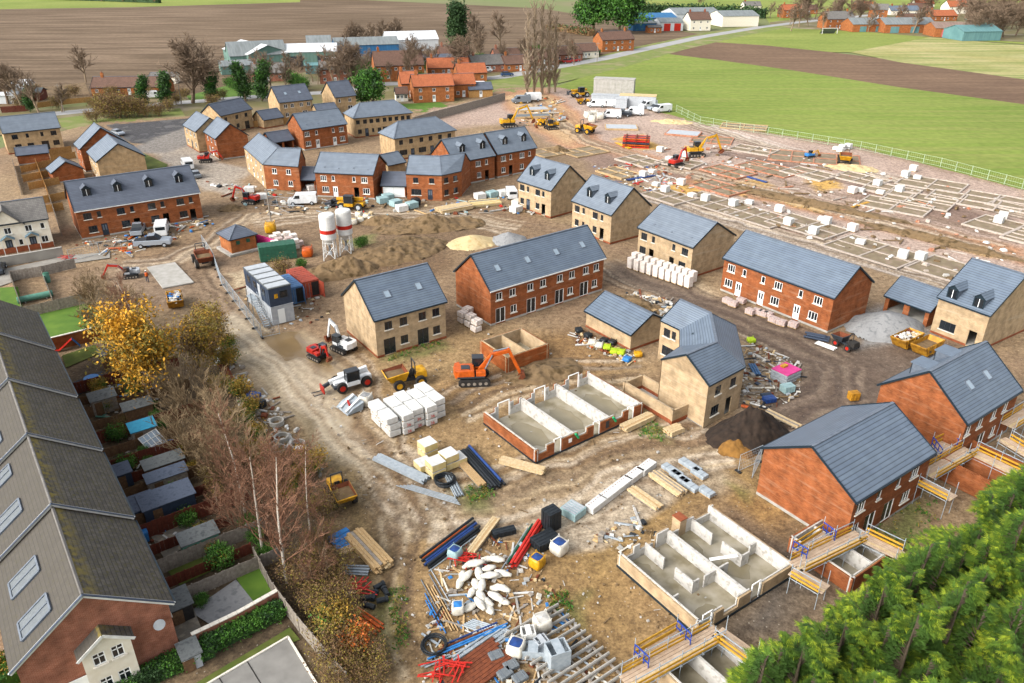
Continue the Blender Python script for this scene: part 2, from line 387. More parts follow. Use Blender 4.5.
def rooflight(ro, W, he, hr, u, s, back=False, w=.78, h=1.0, pane='glass_pale'):
    M = slope_frame(W, he, hr, u, s, back); f = MB(); p = MB()
    for a, b, c, d in ((0, -h/2, w, .08), (0, h/2, w, .08), (-w/2, 0, .08, h), (w/2, 0, .08, h)): f.box(a, b, -.02, c, d, .12, 'lead_grey')
    p.box(0, 0, -.02, w-.06, h-.06, .08, pane)
    o = f.build('rooflight', ro); o.matrix_local = M; p.build('pane', o)
def dormer(ro, W, he, hr, u, s, back=False, rm='lead_grey', w=1.35, h=1.25, flat=False):
    """gabled dormer standing on the slope"""
    T = Matrix.Translation((u, W/2*s, he+(hr-he)*s)) if not back else Matrix.Translation((u, W-W/2*s, he+(hr-he)*s)) @ Matrix.Rotation(math.pi, 4, 'Z')
    tn = (hr-he)/(W/2); dp = (h+.45)/tn; d = MB(); hw = w/2
    d.add([(-hw, 0, -.05), (hw, 0, -.05), (hw, 0, h), (-hw, 0, h), (-hw, h/tn, h), (hw, h/tn, h)], [(0, 3, 4), (1, 5, 2)], 'lead_grey')
    f = 'fascia_black'
    d.box(0, .05, -.05, w, .1, .12, f); d.box(0, .05, h-.1, w, .1, .1, f)
    for x in (-hw+.07, hw-.07): d.box(x, .05, .05, .14, .1, h-.1, f)
    d.box(0, .05, .05, .07, .08, h-.1, 'white_frame')
    if not flat: d.add([(-hw, 0, h), (hw, 0, h), (0, 0, h+.5)], [(0, 1, 2)], f)
    o = d.build('dormer', ro); o.matrix_local = T
    rr = MB(); t = .06; e = .14
    if flat:
        rr.box(0, dp/2-.1, h, w+.2, dp, .1, rm)
    else:
        a = [(-hw-e, -.12, h-.1), (0, -.12, h+.52), (hw+e, -.12, h-.1)]
        b = [(-hw-e, (h-.1)/tn, h-.1), (0, (h+.52)/tn, h+.52), (hw+e, (h-.1)/tn, h-.1)]
        up = [(x, y, z+t) for x, y, z in a+b]; vs = a+b+up
        rr.add(vs, [(6, 7, 10, 9), (7, 8, 11, 10)], rm); rr.add(vs, [(0, 1, 7, 6), (1, 2, 8, 7), (0, 6, 9, 3), (2, 5, 11, 8), (0, 3, 4, 1), (1, 4, 5, 2)], f)
    rr.build('dormer_roof', o)
    p = MB(); p.box(0, .06, .05, w-.2, .02, h-.12, 'glass'); p.build('pane', o)
def house(name, label, x, y, phi, L, W, he, hr, wall, front=(), back=(), left=(), right=(), dorm=(), bdorm=(), rl=(), ds=.3, hip=None, rm='slate_blue',
          frame='white_frame', doorc='white_door', plinth=True, group=None, cat='house', far=False, fs=1.0, floor=True, white_eave=False, vents=0, rls=.5):
    t = thing(name, label, cat, (x, y, 0), R(phi), group)
    mb = MB(); i = .1; Li, Wi = L-2*i, W-2*i
    eh = he-.14 if not hip else he-.02
    F = Matrix.Translation((i, i, 0)); B = Matrix.Translation((L-i, W-i, 0)) @ Matrix.Rotation(math.pi, 4, 'Z')
    LF = Matrix.Translation((i, W-i, 0)) @ Matrix.Rotation(-math.pi/2, 4, 'Z'); RF = Matrix.Translation((L-i, i, 0)) @ Matrix.Rotation(math.pi/2, 4, 'Z')
    facade(mb, t, Li, eh, front, wall, F, frame, doorc, fs, far=far); facade(mb, t, Li, eh, back, wall, B, frame, doorc, fs, far=far)
    facade(mb, t, Wi, eh, left, wall, LF, frame, doorc, fs, far=far); facade(mb, t, Wi, eh, right, wall, RF, frame, doorc, fs, far=far)
    if not hip:
        tn = (hr-he)/(W/2); ap = hr-.15
        for xx in (i, L-i): mb.poly([(xx, i, eh), (xx, W-i, eh), (xx, W/2, ap)], wall)
    mb.build('wall', t)
    if plinth:
        pm = 'plinth_brick' if wall.startswith('buff') else 'concrete'
        p = MB(); hh = .28; o = .012
        ops = [(i+fu*Li, TYPES[ty]) for fu, ty in front if TYPES[ty][2] < .3]
        xs = [i-o]; 
        for c, ty in sorted(ops): xs += [c-ty[0]*fs/2-.02, c+ty[0]*fs/2+.02]
        xs.append(L-i+o)
        for a, b in zip(xs[::2], xs[1::2]):
            if b-a > .05: p.box((a+b)/2, i-o, 0, b-a, .02, hh, pm)
        p.box(i-o, W/2, 0, .02, Wi, hh, pm); p.box(L-i+o, W/2, 0, .02, Wi, hh, pm)
        p.build('plinth', t)
    if floor:
        f = MB(); f.box(L/2, W/2, .02, Li-.3, Wi-.3, .1, 'concrete'); 
        if he > 4: f.box(L/2, W/2, 2.55, Li-.3, Wi-.3, .15, 'ply')
        f.build('floor_slab', t)
    ro = hip_roof(t, L, W, he, hr, rm, inset=hip) if hip else slope_roof(t, L, W, he, hr, rm, white_eave=white_eave)
    for u in dorm: dormer(ro, W, he, hr, u*L, ds, rm=rm)
    for u in bdorm: dormer(ro, W, he, hr, u*L, .35, True, rm=rm, w=1.9, flat=True)
    for u in rl: rooflight(ro, W, he, hr, u*L, rls)
    if vents:
        for k in range(vents):
            v = MB(); v.box(0, 0, 0, .3, .22, .07, 'lead_grey'); q = v.build('roof_vent', ro); q.matrix_local = slope_frame(W, he, hr, L*(k+.6)/vents, .22 if k % 2 else .26)
    return t
def bent(name, label, inner, ridge, outer, he, hr, wall, wall2=None, rm='slate_blue', outer_open=None, inner_open=None, end0=(), end1=(), frame='white_frame', doorc='white_door', cat='house', rzoff=.0):
    """terrace that turns: eaves on both sides and the ridge are polylines with the same number of points"""
    o = Vector((*ridge[0], 0)); t = thing(name, label, cat, o)
    I = [Vector((*p, 0))-o for p in inner]; K = [Vector((*p, 0))-o for p in ridge]; O = [Vector((*p, 0))-o for p in outer]
    n = len(K); mb = MB(); eh = he-.1
    def seg(P, Q, spec, wm):
        d = Q-P; L = d.length
        if L < .2: return
        M = Matrix.Translation(P) @ Matrix.Rotation(math.atan2(d.y, d.x), 4, 'Z'); facade(mb, t, L, eh, spec, wm, M, frame, doorc)
    def ins(p, k): return p.lerp(K[k], .03)
    for i in range(n-1):
        wm = (wall2 or [wall]*(n-1))[i]
        seg(ins(O[i], i), ins(O[i+1], i+1), (outer_open or {}).get(i, ()), wm)
        seg(ins(I[i+1], i+1), ins(I[i], i), (inner_open or {}).get(i, ()), wm)
    ends = []
    for k, spec, wm in ((0, end0, (wall2 or [wall])[0]), (n-1, end1, (wall2 or [wall])[-1])):
        a, b = (ins(I[k], k), ins(O[k], k)) if k == 0 else (ins(O[k], k), ins(I[k], k))
        nb = (K[1]-K[0]).normalized()*.1 if k == 0 else (K[n-2]-K[n-1]).normalized()*.1
        a, b = a+nb, b+nb
        seg(a, b, spec, wm); mb.poly([a+Vector((0, 0, eh)), b+Vector((0, 0, eh)), K[k]+nb+Vector((0, 0, hr-.14))], wm)
        ends.append(k)
    mb.build('wall', t)
    r = MB(); Z = Vector((0, 0, 1))
    for i in range(n-1):
        r.poly([O[i]+Z*he, O[i+1]+Z*he, K[i+1]+Z*hr, K[i]+Z*hr], rm); r.poly([I[i+1]+Z*he, I[i]+Z*he, K[i]+Z*hr, K[i+1]+Z*hr], rm)
        r.poly([O[i]+Z*(he-.1), K[i]+Z*(hr-.1), K[i+1]+Z*(hr-.1), O[i+1]+Z*(he-.1)], 'fascia_black'); r.poly([I[i]+Z*(he-.1), I[i+1]+Z*(he-.1), K[i+1]+Z*(hr-.1), K[i]+Z*(hr-.1)], 'fascia_black')
        r.bar(K[i]+Z*(hr+.02), K[i+1]+Z*(hr+.02), .24, .08, 'lead_grey')
        if i: r.bar(K[i]+Z*(hr+.02), O[i]+Z*(he+.02), .16, .05, 'lead_grey')
    r.build('roof', t)
    g = MB()
    for i in range(n-1):
        g.bar(O[i]+Z*(he-.08), O[i+1]+Z*(he-.08), .12, .14, 'fascia_black'); g.bar(I[i]+Z*(he-.08), I[i+1]+Z*(he-.08), .12, .14, 'fascia_black')
    g.build('gutter', t)
    for k in (0, n-1):
        b = MB()
        for P in (I, O): b.bar(P[k]+Z*(he-.03), K[k]+Z*(hr-.03), .06, .2, 'fascia_black')
        b.build('bargeboard', t)
    f = MB(); f.poly([p.lerp(K[i], .1)+Z*.1 for i, p in enumerate(O)]+[p.lerp(K[i], .1)+Z*.1 for i, p in reversed(list(enumerate(I)))], 'concrete'); f.build('floor_slab', t)
    return t

b4 = lambda a, b, c, d: [(a, 'W'), (b, 'w'), (c, 'W'), (d, 'w')]
# --- the new estate, near part
house('detached_house', 'buff brick house with two rooflights beside the white container stack and brown puddle', -16.2, 82.6, 35.2, 9.8, 9.0, 5.18, 8.69, 'buff_brick',
      [(.18, 'V'), (.39, 'V'), (.66, 'V'), (.86, 'V'), (.18, 'P'), (.39, 'H'), (.66, 'P'), (.86, 'H')], rl=(.3, .74), frame='dark_frame', rls=.5)
house('terraced_house', 'long red brick terrace with four rooflights and white patio doors behind excavator', -2.8, 91.6, 37.2, 20.0, 8.3, 5.14, 8.73, 'red_brick',
      [(f, 'V') for f in (.07, .18, .33, .44, .59, .70, .83, .93)]+[(.08, 'P'), (.19, 'H'), (.34, 'P'), (.45, 'H'), (.59, 'P'), (.69, 'H'), (.82, 'P'), (.92, 'H')], rl=(.13, .38, .63, .87), white_eave=True)
house('semi_detached_house', 'buff semi with two dormers next to the red pair, nearer the yellow diggers', 1.0, 143.7, -49.1, 9.1, 8.9, 5.26, 8.97, 'buff_brick',
      b4(.12, .3, .6, .77)+[(.12, 'H'), (.31, 'D'), (.6, 'H'), (.78, 'O')], dorm=(.27, .72), frame='dark_frame', doorc='dark_door', rm='slate_grey')
house('semi_detached_house', 'buff semi with two dormers directly behind the long red terrace', 10.3, 131.2, -53.8, 10.1, 9.0, 5.17, 8.9, 'buff_brick',
      b4(.13, .3, .6, .77)+[(.13, 'H'), (.3, 'g'), (.6, 'H'), (.78, 'O')], dorm=(.3, .75), frame='dark_frame', rm='slate_grey', ds=.28)
house('semi_detached_house', 'buff semi without dormers behind row of white wrapped brick packs', 19.8, 117.3, -53.7, 11.4, 9.4, 5.03, 7.9, 'buff_brick',
      [(.11, 'W'), (.29, 'w'), (.67, 'w'), (.87, 'W'), (.1, 'G'), (.27, 'O'), (.65, 'O'), (.84, 'G')], frame='dark_frame', rm='slate_grey', vents=3)
house('terraced_house', 'red brick terrace of three with white doors fronting the dark haul road', 30.0, 103.9, -53.1, 17.6, 8.8, 5.05, 8.19, 'red_brick',
      [(.08, 'W'), (.21, 'w'), (.39, 'w'), (.53, 'W'), (.73, 'w'), (.88, 'W'), (.07, 'G'), (.17, 'D'), (.39, 'D'), (.52, 'G'), (.72, 'D'), (.86, 'G')], rm='slate_blue')
house('garage', 'windowless buff garage with bright yellow and black sacks heaped along its wall', 9.5, 91.7, -54.5, 8.6, 6.6, 2.36, 4.2, 'buff_brick', cat='garage')
house('detached_house', 'red brick house with two rooflights and two flat dormers beside yellow skips', 42.2, 60.9, 35.7, 10.6, 8.8, 5.1, 8.61, 'red_brick',
      [(.08, 'V'), (.3, 'V'), (.56, 'V'), (.78, 'V'), (.1, 'H'), (.42, 'P'), (.66, 'H')], rl=(.36, .68), bdorm=(.3, .72))
house('semi_detached_house', 'red brick house with plain slate roof between scaffold and black soil heap', 27.4, 49.5, 35.5, 11.7, 9.1, 5.08, 7.8, 'red_brick',
      [(.1, 'W'), (.33, 'w'), (.58, 'w'), (.8, 'W'), (.08, 'G'), (.28, 'P'), (.52, 'P'), (.75, 'G')])
house('garage', 'open double garage of red brick beside grey gravel mound', 50.6, 97.0, -56.0, 6.4, 6.0, 2.32, 4.36, 'red_brick', [(.26, 'X'), (.74, 'X')], cat='garage', floor=True, plinth=False)
# --- older part of the estate, further off
house('terraced_house', 'long red brick terrace with four gabled dormers near parked silver pickup', -72.4, 124.4, 34.6, 20.1, 9.2, 5.08, 8.99, 'red_brick',
      b4(.08, .17, .34, .43)+b4(.59, .68, .83, .92)+[(.1, 'G'), (.19, 'D'), (.36, 'G'), (.45, 'O'), (.6, 'G'), (.69, 'O'), (.84, 'G'), (.92, 'O')], dorm=(.13, .37, .62, .87), ds=.42, frame='dark_frame', doorc='dark_door', rm='slate_dark', white_eave=True)
house('semi_detached_house', 'red brick semi with pale doors behind the double garage with open doors', -50.3, 188.7, 38.5, 11.9, 8.6, 5.04, 8.11, 'red_brick',
      [(.09, 'W'), (.3, 'w'), (.68, 'w'), (.87, 'W'), (.1, 'G'), (.31, 'D'), (.7, 'D'), (.88, 'G')], rm='slate_grey', vents=4)
house('semi_detached_house', 'red brick semi facing white van and yellow telehandler', -38.7, 150.3, -9.0, 11.9, 8.7, 4.96, 7.79, 'red_brick',
      [(.14, 'W'), (.31, 'w'), (.67, 'w'), (.85, 'W'), (.16, 'G'), (.33, 'D'), (.7, 'O'), (.87, 'G')], rm='slate_grey', vents=4)
house('terraced_house', 'red brick house with two dormers adjoining the bent red house', -11.8, 157.6, 37.1, 10.2, 9.2, 5.11, 8.83, 'red_brick',
      b4(.1, .27, .58, .79)+[(.12, 'g'), (.27, 'D'), (.6, 'H'), (.8, 'O')], dorm=(.3, .8), ds=.35, rm='slate_grey')
house('terraced_house', 'red brick house with two dormers at end nearest yellow excavator', -3.2, 164.4, 37.3, 10.6, 8.8, 5.16, 8.87, 'red_brick',
      b4(.15, .34, .63, .83)+[(.15, 'H'), (.34, 'O'), (.63, 'H')], dorm=(.3, .78), ds=.35, rm='slate_grey')
house('apartment_block', 'long buff block with hipped grey roof beside the green lawn and tree', -40.5, 202.6, 29.0, 15.9, 8.0, 5.03, 8.0, 'buff_far',
      [(f, 'V') for f in (.06, .18, .29, .4, .52, .62, .73, .84, .94)]+[(.08, 'H'), (.2, 'D'), (.31, 'g'), (.42, 'H'), (.54, 'B'), (.66, 'g')], hip=3.2, rm='slate_grey', frame='dark_frame', doorc='dark_door', cat='flats', far=True)
house('apartment_block', 'long buff block with hipped grey roof behind the red dormered pair', -27.0, 179.3, 35.4, 16.4, 7.8, 5.04, 7.97, 'buff_far',
      [(f, 'V') for f in (.1, .26, .43, .58, .74, .9)]+[(.13, 'B'), (.28, 'D'), (.44, 'B'), (.6, 'D')], hip=3.2, rm='slate_grey', frame='dark_frame', doorc='dark_door', cat='flats', far=True)
house('semi_detached_house', 'buff semi with small brick garage and stepped timber fences in its garden', -119.1, 183.9, 35.0, 12.0, 8.4, 5.05, 8.03, 'buff_far',
      [(.18, 'W'), (.4, 'w'), (.66, 'w'), (.87, 'W'), (.2, 'G'), (.42, 'G'), (.68, 'P'), (.88, 'G')], rm='slate_grey', frame='dark_frame', far=True)
house('garage', 'low red brick garage in front of the buff semi', -110.9, 173.7, 30.1, 6.4, 4.2, 2.3, 3.6, 'red_brick', rm='slate_dark', cat='garage', far=True)
house('garage', 'red brick gabled garage behind the four dormered terrace', -98.5, 163.1, -51.7, 5.5, 6.0, 2.3, 4.2, 'red_brick', rm='slate_grey', cat='garage', far=True)
house('semi_detached_house', 'red brick gable end house standing behind the buff gabled house', -97.1, 173.4, -53.5, 6.7, 9.8, 5.1, 9.0, 'red_brick', [(.3, 'w'), (.7, 'w'), (.3, 'g'), (.7, 'g')], rm='slate_grey', far=True)
house('semi_detached_house', 'buff gable end house immediately behind the four dormered terrace', -91.0, 166.7, -54.9, 11.0, 9.3, 4.95, 8.0, 'buff_far', [(.2, 'V'), (.45, 'V'), (.7, 'V'), (.2, 'H'), (.45, 'D'), (.7, 'H')], rm='slate_grey', far=True)
house('semi_detached_house', 'red brick gabled house beside the red mini digger', -73.3, 187.1, -55.2, 9.8, 7.4, 4.97, 7.9, 'red_brick', [(.25, 'V'), (.55, 'V'), (.85, 'V'), (.3, 'H'), (.55, 'D'), (.85, 'H')], rm='slate_grey', far=True)
house('semi_detached_house', 'buff house joined to the red gabled house beside dark tarmac street', -80.8, 194.0, -52.7, 9.9, 7.4, 5.06, 7.8, 'buff_far', [(.2, 'V'), (.5, 'V'), (.8, 'V'), (.2, 'H'), (.5, 'D'), (.8, 'H')], rm='slate_grey', far=True, doorc='dark_door')
house('semi_detached_house', 'buff house with plain roof furthest behind the red gabled house', -75.5, 205.5, 62.0, 11.1, 7.2, 5.03, 7.6, 'buff_far', [(.15, 'V'), (.5, 'V'), (.8, 'V'), (.5, 'H'), (.8, 'P')], rm='slate_dark', far=True, frame='dark_frame')
house('detached_house', 'buff house with two rooflights and an attached low garage', -65.3, 224.0, 36.0, 9.9, 9.0, 5.14, 8.8, 'buff_far', [(.18, 'V'), (.38, 'V'), (.66, 'V'), (.88, 'V'), (.2, 'H'), (.75, 'P')], rl=(.3, .72), rm='slate_dark', far=True)
house('garage', 'buff garage attached before the buff house with rooflights', -67.1, 213.6, 47.0, 6.2, 5.6, 2.4, 4.4, 'buff_far', rm='slate_dark', cat='garage', far=True)
house('detached_house', 'buff house between the rooflight house and the round green tree', -51.6, 233.4, 38.0, 6.8, 8.9, 5.01, 8.7, 'buff_far', [(.7, 'V'), (.2, 'w'), (.7, 'P')], rm='slate_dark', far=True)
house('garage', 'dark roofed garage wedged between the two buff houses', -55.3, 225.7, 32.1, 6.1, 5.0, 2.4, 4.0, 'buff_far', rm='slate_dark', cat='garage', far=True)
house('garage', 'red brick garage with two open doors behind the bent corner house', -57.4, 186.6, 41.5, 5.8, 5.6, 2.4, 4.3, 'red_brick', [(.27, 'X'), (.75, 'X')], rm='slate_dark', cat='garage', far=True)
house('garage', 'dark roofed double garage with white doors beside the bent red house', -25.8, 150.0, -3.9, 4.9, 5.6, 2.42, 4.4, 'red_brick', [(.27, 'Y'), (.73, 'Y')], rm='slate_dark', cat='garage', far=True)
house('garage', 'buff garage tucked behind the double garage with white doors', -26.7, 165.6, 43.8, 4.7, 5.4, 2.4, 4.2, 'buff_far', rm='slate_grey', cat='garage', far=True)
house('garage', 'double garage with open doors between bent corner house and red semi', -43.9, 154.2, -2.2, 4.2, 5.4, 2.4, 4.3, 'red_brick', [(.27, 'X'), (.75, 'X')], rm='slate_dark', cat='garage', far=True)
# houses that turn a corner
bent('corner_house', 'buff corner house with many faceted slate roof and red plinth beside rubble yard', [(15.9, 73.2), (18.5, 76.2), (19.3, 80.4), (17.5, 82.9)], [(17.6, 69.4), (21.3, 72.2), (22.3, 79.4), (19.6, 83.2)],
     [(19.8, 67.6), (24.5, 71.6), (26.0, 81.6), (22.8, 85.6)], 5.1, 7.7, 'buff_brick', rm='slate_blue', frame='dark_frame', outer_open={0: [(.3, 'V'), (.28, 'G'), (.72, 'V'), (.66, 'O')]}, inner_open={2: [(.35, 'V'), (.7, 'w'), (.5, 'B')]})
bent('corner_house', 'bent two part corner house, buff at one end and red brick at other', [(-52.0, 173.0), (-44.5, 159.5), (-42.6, 159.6)], [(-55.2, 171.4), (-47.4, 157.6), (-42.6, 157.4)],
     [(-58.6, 170.2), (-50.2, 155.4), (-42.6, 153.6)], 5.1, 7.9, 'red_brick', wall2=['buff_far', 'red_brick'], rm='slate_grey', outer_open={0: [(.15, 'V'), (.35, 'V'), (.6, 'V'), (.85, 'V'), (.15, 'H'), (.4, 'D'), (.62, 'H'), (.85, 'D')], 1: [(.3, 'V'), (.7, 'V'), (.3, 'H'), (.72, 'H')]})
bent('corner_house', 'bent red brick house beside pale stacked boards and white garage doors', [(-20.2, 157.0), (-14.5, 156.6), (-8.6, 158.6)], [(-20.3, 152.6), (-14.2, 152.0), (-9.4, 154.6)],
     [(-20.6, 148.4), (-13.6, 147.4), (-10.0, 150.7)], 5.1, 7.7, 'red_brick', rm='slate_grey', frame='dark_frame', doorc='dark_door', outer_open={0: [(.27, 'V'), (.72, 'V'), (.27, 'B'), (.66, 'D')], 1: [(.22, 'V'), (.68, 'V'), (.22, 'H'), (.68, 'H')]})
# ================================================================ ground
_mat = mat
def mat(*a, **k): return _mat(*a, **{**dict(gain=GG), **k})
GG = .53
def pxs(pts): return [at(*p) for p in pts]
def sheet(name, pts, m, z, kind='structure', world=False, label=None):
    mb = MB(); P = [Vector((p[0], p[1], 0)) for p in pts] if world else pxs(pts)
    P = [Vector((p.x, p.y, z)) for p in P]
    ar = sum(a.x*b.y-b.x*a.y for a, b in zip(P, P[1:]+P[:1]))
    if ar < 0: P.reverse()
    mb.poly(P, m); return mb.build(name, kind=kind, label=label)
def furrow_mat(name, c1, c2, c3, width, direction, amt, patch=.012, rough=.95):
    m = D.materials.new(name); m.use_nodes = True; MATS[name] = m
    n = m.node_tree.nodes; l = m.node_tree.links; b = n['Principled BSDF']; b.inputs['Roughness'].default_value = rough; b.inputs['Specular IOR Level'].default_value = .1
    tc = n.new('ShaderNodeTexCoord'); o = tc.outputs['Object']
    t = n.new('ShaderNodeTexNoise'); t.inputs['Scale'].default_value = patch; t.inputs['Detail'].default_value = 9; t.inputs['Roughness'].default_value = .6; l.new(o, t.inputs['Vector'])
    r = n.new('ShaderNodeValToRGB'); r.color_ramp.elements[0].position = .4; r.color_ramp.elements[1].position = .6
    r.color_ramp.elements[0].color = S(c1, GG); r.color_ramp.elements[1].color = S(c2, GG); l.new(t.outputs['Fac'], r.inputs[0])
    mp = n.new('ShaderNodeMapping'); mp.inputs['Rotation'].default_value = (0, 0, -direction); mp.inputs['Scale'].default_value = (.02*1, 1/width, 1); l.new(o, mp.inputs[0])
    # (stretched noise gives uneven drill rows and wheel marks)
    t2 = n.new('ShaderNodeTexNoise'); t2.inputs['Scale'].default_value = 1; t2.inputs['Detail'].default_value = 5; l.new(mp.outputs[0], t2.inputs['Vector'])
    r2 = n.new('ShaderNodeValToRGB'); r2.color_ramp.elements[0].position = .42; r2.color_ramp.elements[1].position = .62; r2.color_ramp.elements[1].color = (amt, amt, amt, 1)
    l.new(t2.outputs['Fac'], r2.inputs[0])
    mx = n.new('ShaderNodeMixRGB'); l.new(r2.outputs[0], mx.inputs[0]); l.new(r.outputs[0], mx.inputs[1]); mx.inputs[2].default_value = S(c3, GG)
    t3 = n.new('ShaderNodeTexNoise'); t3.inputs['Scale'].default_value = .5; t3.inputs['Detail'].default_value = 7; l.new(o, t3.inputs['Vector'])
    r3 = n.new('ShaderNodeValToRGB'); r3.color_ramp.elements[0].position = .3; r3.color_ramp.elements[1].position = .7
    r3.color_ramp.elements[0].color = (.85, .85, .85, 1); r3.color_ramp.elements[1].color = (1.15, 1.15, 1.15, 1); l.new(t3.outputs['Fac'], r3.inputs[0])
    m2 = n.new('ShaderNodeMixRGB'); m2.blend_type = 'MULTIPLY'; m2.inputs[0].default_value = 1; l.new(mx.outputs[0], m2.inputs[1]); l.new(r3.outputs[0], m2.inputs[2])
    l.new(m2.outputs[0], b.inputs['Base Color']); return m
fd = ang((700, 122), (1000, 182))
furrow_mat('far_plough', '7c6852', '968069', '665441', 5.5, ang((100, 100), (560, 30)), .75, .006)
furrow_mat('green_crop', '7f9440', '8fa24a', 'a4a45e', 3.2, fd, .5, .015)
furrow_mat('brown_plough', '846b56', '937860', '735b49', 2.2, fd, .7, .02)
furrow_mat('meadow', '8f9e4c', 'a2aa5a', '7d9040', 6, fd, .4, .02)
furrow_mat('stubble', 'b9b072', 'cabf88', '8a9a52', 4.5, ang((1000, 70), (1000, 40)), .8, .03)
mat('verge', '8f9a4c', 'a39a6c', .12, c3='7e8c40', rough=.95)
mat('lawn', '587d28', '6f9030', .5, c3='62862b', rough=.95)
mat('lawn_dull', '5c6f28', '768238', .6, c3='66702e', rough=.95)
mat('leaf_litter', '6e5638', '8a6c42', 1.2, c3='57492f', rough=.97)
mat('road_grey', 'c0bfbc', 'b0afad', .2, rough=.85)
mat('tarmac', '5d5c5e', '6c6a6a', .15, rough=.8, c3='65625f')
mat('garden_soil', '6b5a42', '4f4634', .9, c3='7c6a4c', rough=.97)
mat('paving', 'b9ac96', 'a39683', 1.6, c3='8d877a')
mat('slab_grey', 'a5a29b', '918e88', .8, rough=.9)
mat('old_concrete', 'b3ada2', '9c968c', .5, rough=.9)
mat('ground_far', '8f8a62', '99866a', .004, detail=8, c3='7f8a50', rough=.97)

g = MB(); g.poly([(-4500, -400, -.30), (4500, -400, -.30), (4500, 8000, -.30), (-4500, 8000, -.30)], 'ground_far'); g.build('ground', kind='structure')
# fields, one sheet a little above another
sheet('ploughed_field', [(-700, 112), (-200, 108), (250, 92), (440, 62), (560, 60), (640, 50), (700, 34), (540, 8), (300, -3), (-700, -8)], 'far_plough', -.10)
sheet('meadow_strip', [(-700, 14), (0, 9), (130, 7), (300, 2), (300, -3), (100, -4), (-700, 2)], 'meadow', -.096)
sheet('green_field', [(540, 92), (585, 76), (625, 60), (662, 53), (720, 60), (792, 70), (900, 87), (1024, 104), (1500, 170), (1500, 320), (1024, 192), (860, 149), (700, 124), (566, 100)], 'green_crop', -.10)
sheet('ploughed_strip', [(662, 53), (690, 45), (712, 41), (764, 45), (832, 52), (930, 64), (1024, 78), (1500, 130), (1500, 168), (1024, 104), (900, 87), (792, 70), (720, 60)], 'brown_plough', -.096)
sheet('meadow', [(700, 41), (760, 26), (880, 32), (930, 37), (850, 52), (832, 52), (764, 45)], 'meadow', -.092)
sheet('stubble_field', [(850, 52), (930, 37), (1024, 45), (1200, 52), (1200, 102), (1024, 79), (900, 62)], 'stubble', -.088)
sheet('pasture', [(760, 8), (850, -12), (1300, -8), (1300, 60), (1024, 44), (930, 37), (880, 31), (770, 24)], 'meadow', -.10)
sheet('pasture_strip', [(620, 14), (760, 12), (860, 6), (900, -20), (700, -14), (600, 0)], 'meadow', -.084)
# village ground between road and field
mat('village_ground', '93805f', 'a89a80', .06, detail=8, c3='7c7648', rough=.95)
sheet('village_ground', [(-300, 118), (60, 108), (230, 90), (330, 66), (440, 58), (560, 56), (560, 75), (500, 92), (420, 112), (260, 118), (0, 135), (-300, 150)], 'village_ground', -.08)
sheet('village_ground', [(770, 22), (900, 8), (1024, 10), (1024, 42), (930, 37), (870, 32), (770, 27)], 'village_ground', -.08)
def road(name, pts, wpx, m, z, label=None, edge=None):
    """strip of road along a pixel centre line; wpx is its width in metres"""
    P = [at(*p) for p in pts]; A, B = [], []
    for i, p in enumerate(P):
        d = (P[min(i+1, len(P)-1)]-P[max(i-1, 0)]).normalized(); nrm = Vector((-d.y, d.x, 0))
        A.append(p+nrm*wpx/2); B.append(p-nrm*wpx/2)
    mb = MB()
    for i in range(len(P)-1): mb.poly([(q.x, q.y, z) for q in (B[i], B[i+1], A[i+1], A[i])], m)
    return mb.build(name, kind='structure')
road('verge', [(470, 92), (540, 78), (600, 64), (660, 48), (720, 35), (775, 25)], 24, 'verge', -.072)
road('road', [(380, 84), (440, 82), (500, 77), (560, 66), (600, 59), (640, 50), (700, 37), (760, 27), (800, 22), (900, 12)], 7.5, 'road_grey', -.06)
road('village_street', [(-40, 122), (60, 113), (110, 108), (160, 104), (210, 100), (260, 96), (330, 92), (380, 84)], 6.5, 'road_grey', -.06)
sheet('tarmac_yard', [(105, 124), (180, 119), (190, 122), (190, 128), (152, 142), (128, 141)], 'tarmac', -.052)
sheet('verge', [(58, 119), (66, 117), (120, 112), (180, 108), (186, 117), (106, 123), (70, 130), (62, 127)], 'verge', -.056)
sheet('verge', [(186, 96), (240, 82), (262, 88), (262, 94), (215, 98), (190, 100)], 'lawn', -.05)
sheet('lawn', [(395, 108), (400, 104), (440, 102), (448, 106), (425, 112), (410, 112)], 'lawn', -.046)
sheet('lawn', [(120, 152), (138, 151), (168, 165), (160, 176), (145, 170)], 'lawn_dull', .10)

# ---- the building site itself: a fine sheet, coloured by where mud, sand and clay lie
X0, X1 = -125, 150
x1d = np.arange(X0, X1, .33); y1d = np.concatenate([np.arange(28, 112, .28), np.arange(112, 285, .6)]); nx, ny = len(x1d), len(y1d)
gx, gy = np.meshgrid(x1d, y1d)
def vnoise(x, y, sc, seed, octv=4):
    r = np.zeros_like(x); a = 1; tot = 0
    rng = np.random.default_rng(seed)
    for o in range(octv):
        tab = rng.random((64, 64)); fx, fy = x/sc, y/sc
        ix, iy = np.floor(fx).astype(int), np.floor(fy).astype(int); tx, ty = fx-ix, fy-iy
        tx = tx*tx*(3-2*tx); ty = ty*ty*(3-2*ty); g = lambda i, j: tab[(ix+i) % 64, (iy+j) % 64]
        r += a*((g(0, 0)*(1-tx)+g(1, 0)*tx)*(1-ty)+(g(0, 1)*(1-tx)+g(1, 1)*tx)*ty); tot += a; a *= .5; sc *= .5
    return r/tot
wob = [(vnoise(gx, gy, 6, 11)-.5)*4, (vnoise(gx, gy, 6, 12)-.5)*4]
N1 = vnoise(gx, gy, 9, 21, 5); N2 = vnoise(gx, gy, 2.2, 22, 4); N3 = vnoise(gx, gy, 22, 23, 3)
c3 = lambda h: np.array(S(h, GG)[:3])
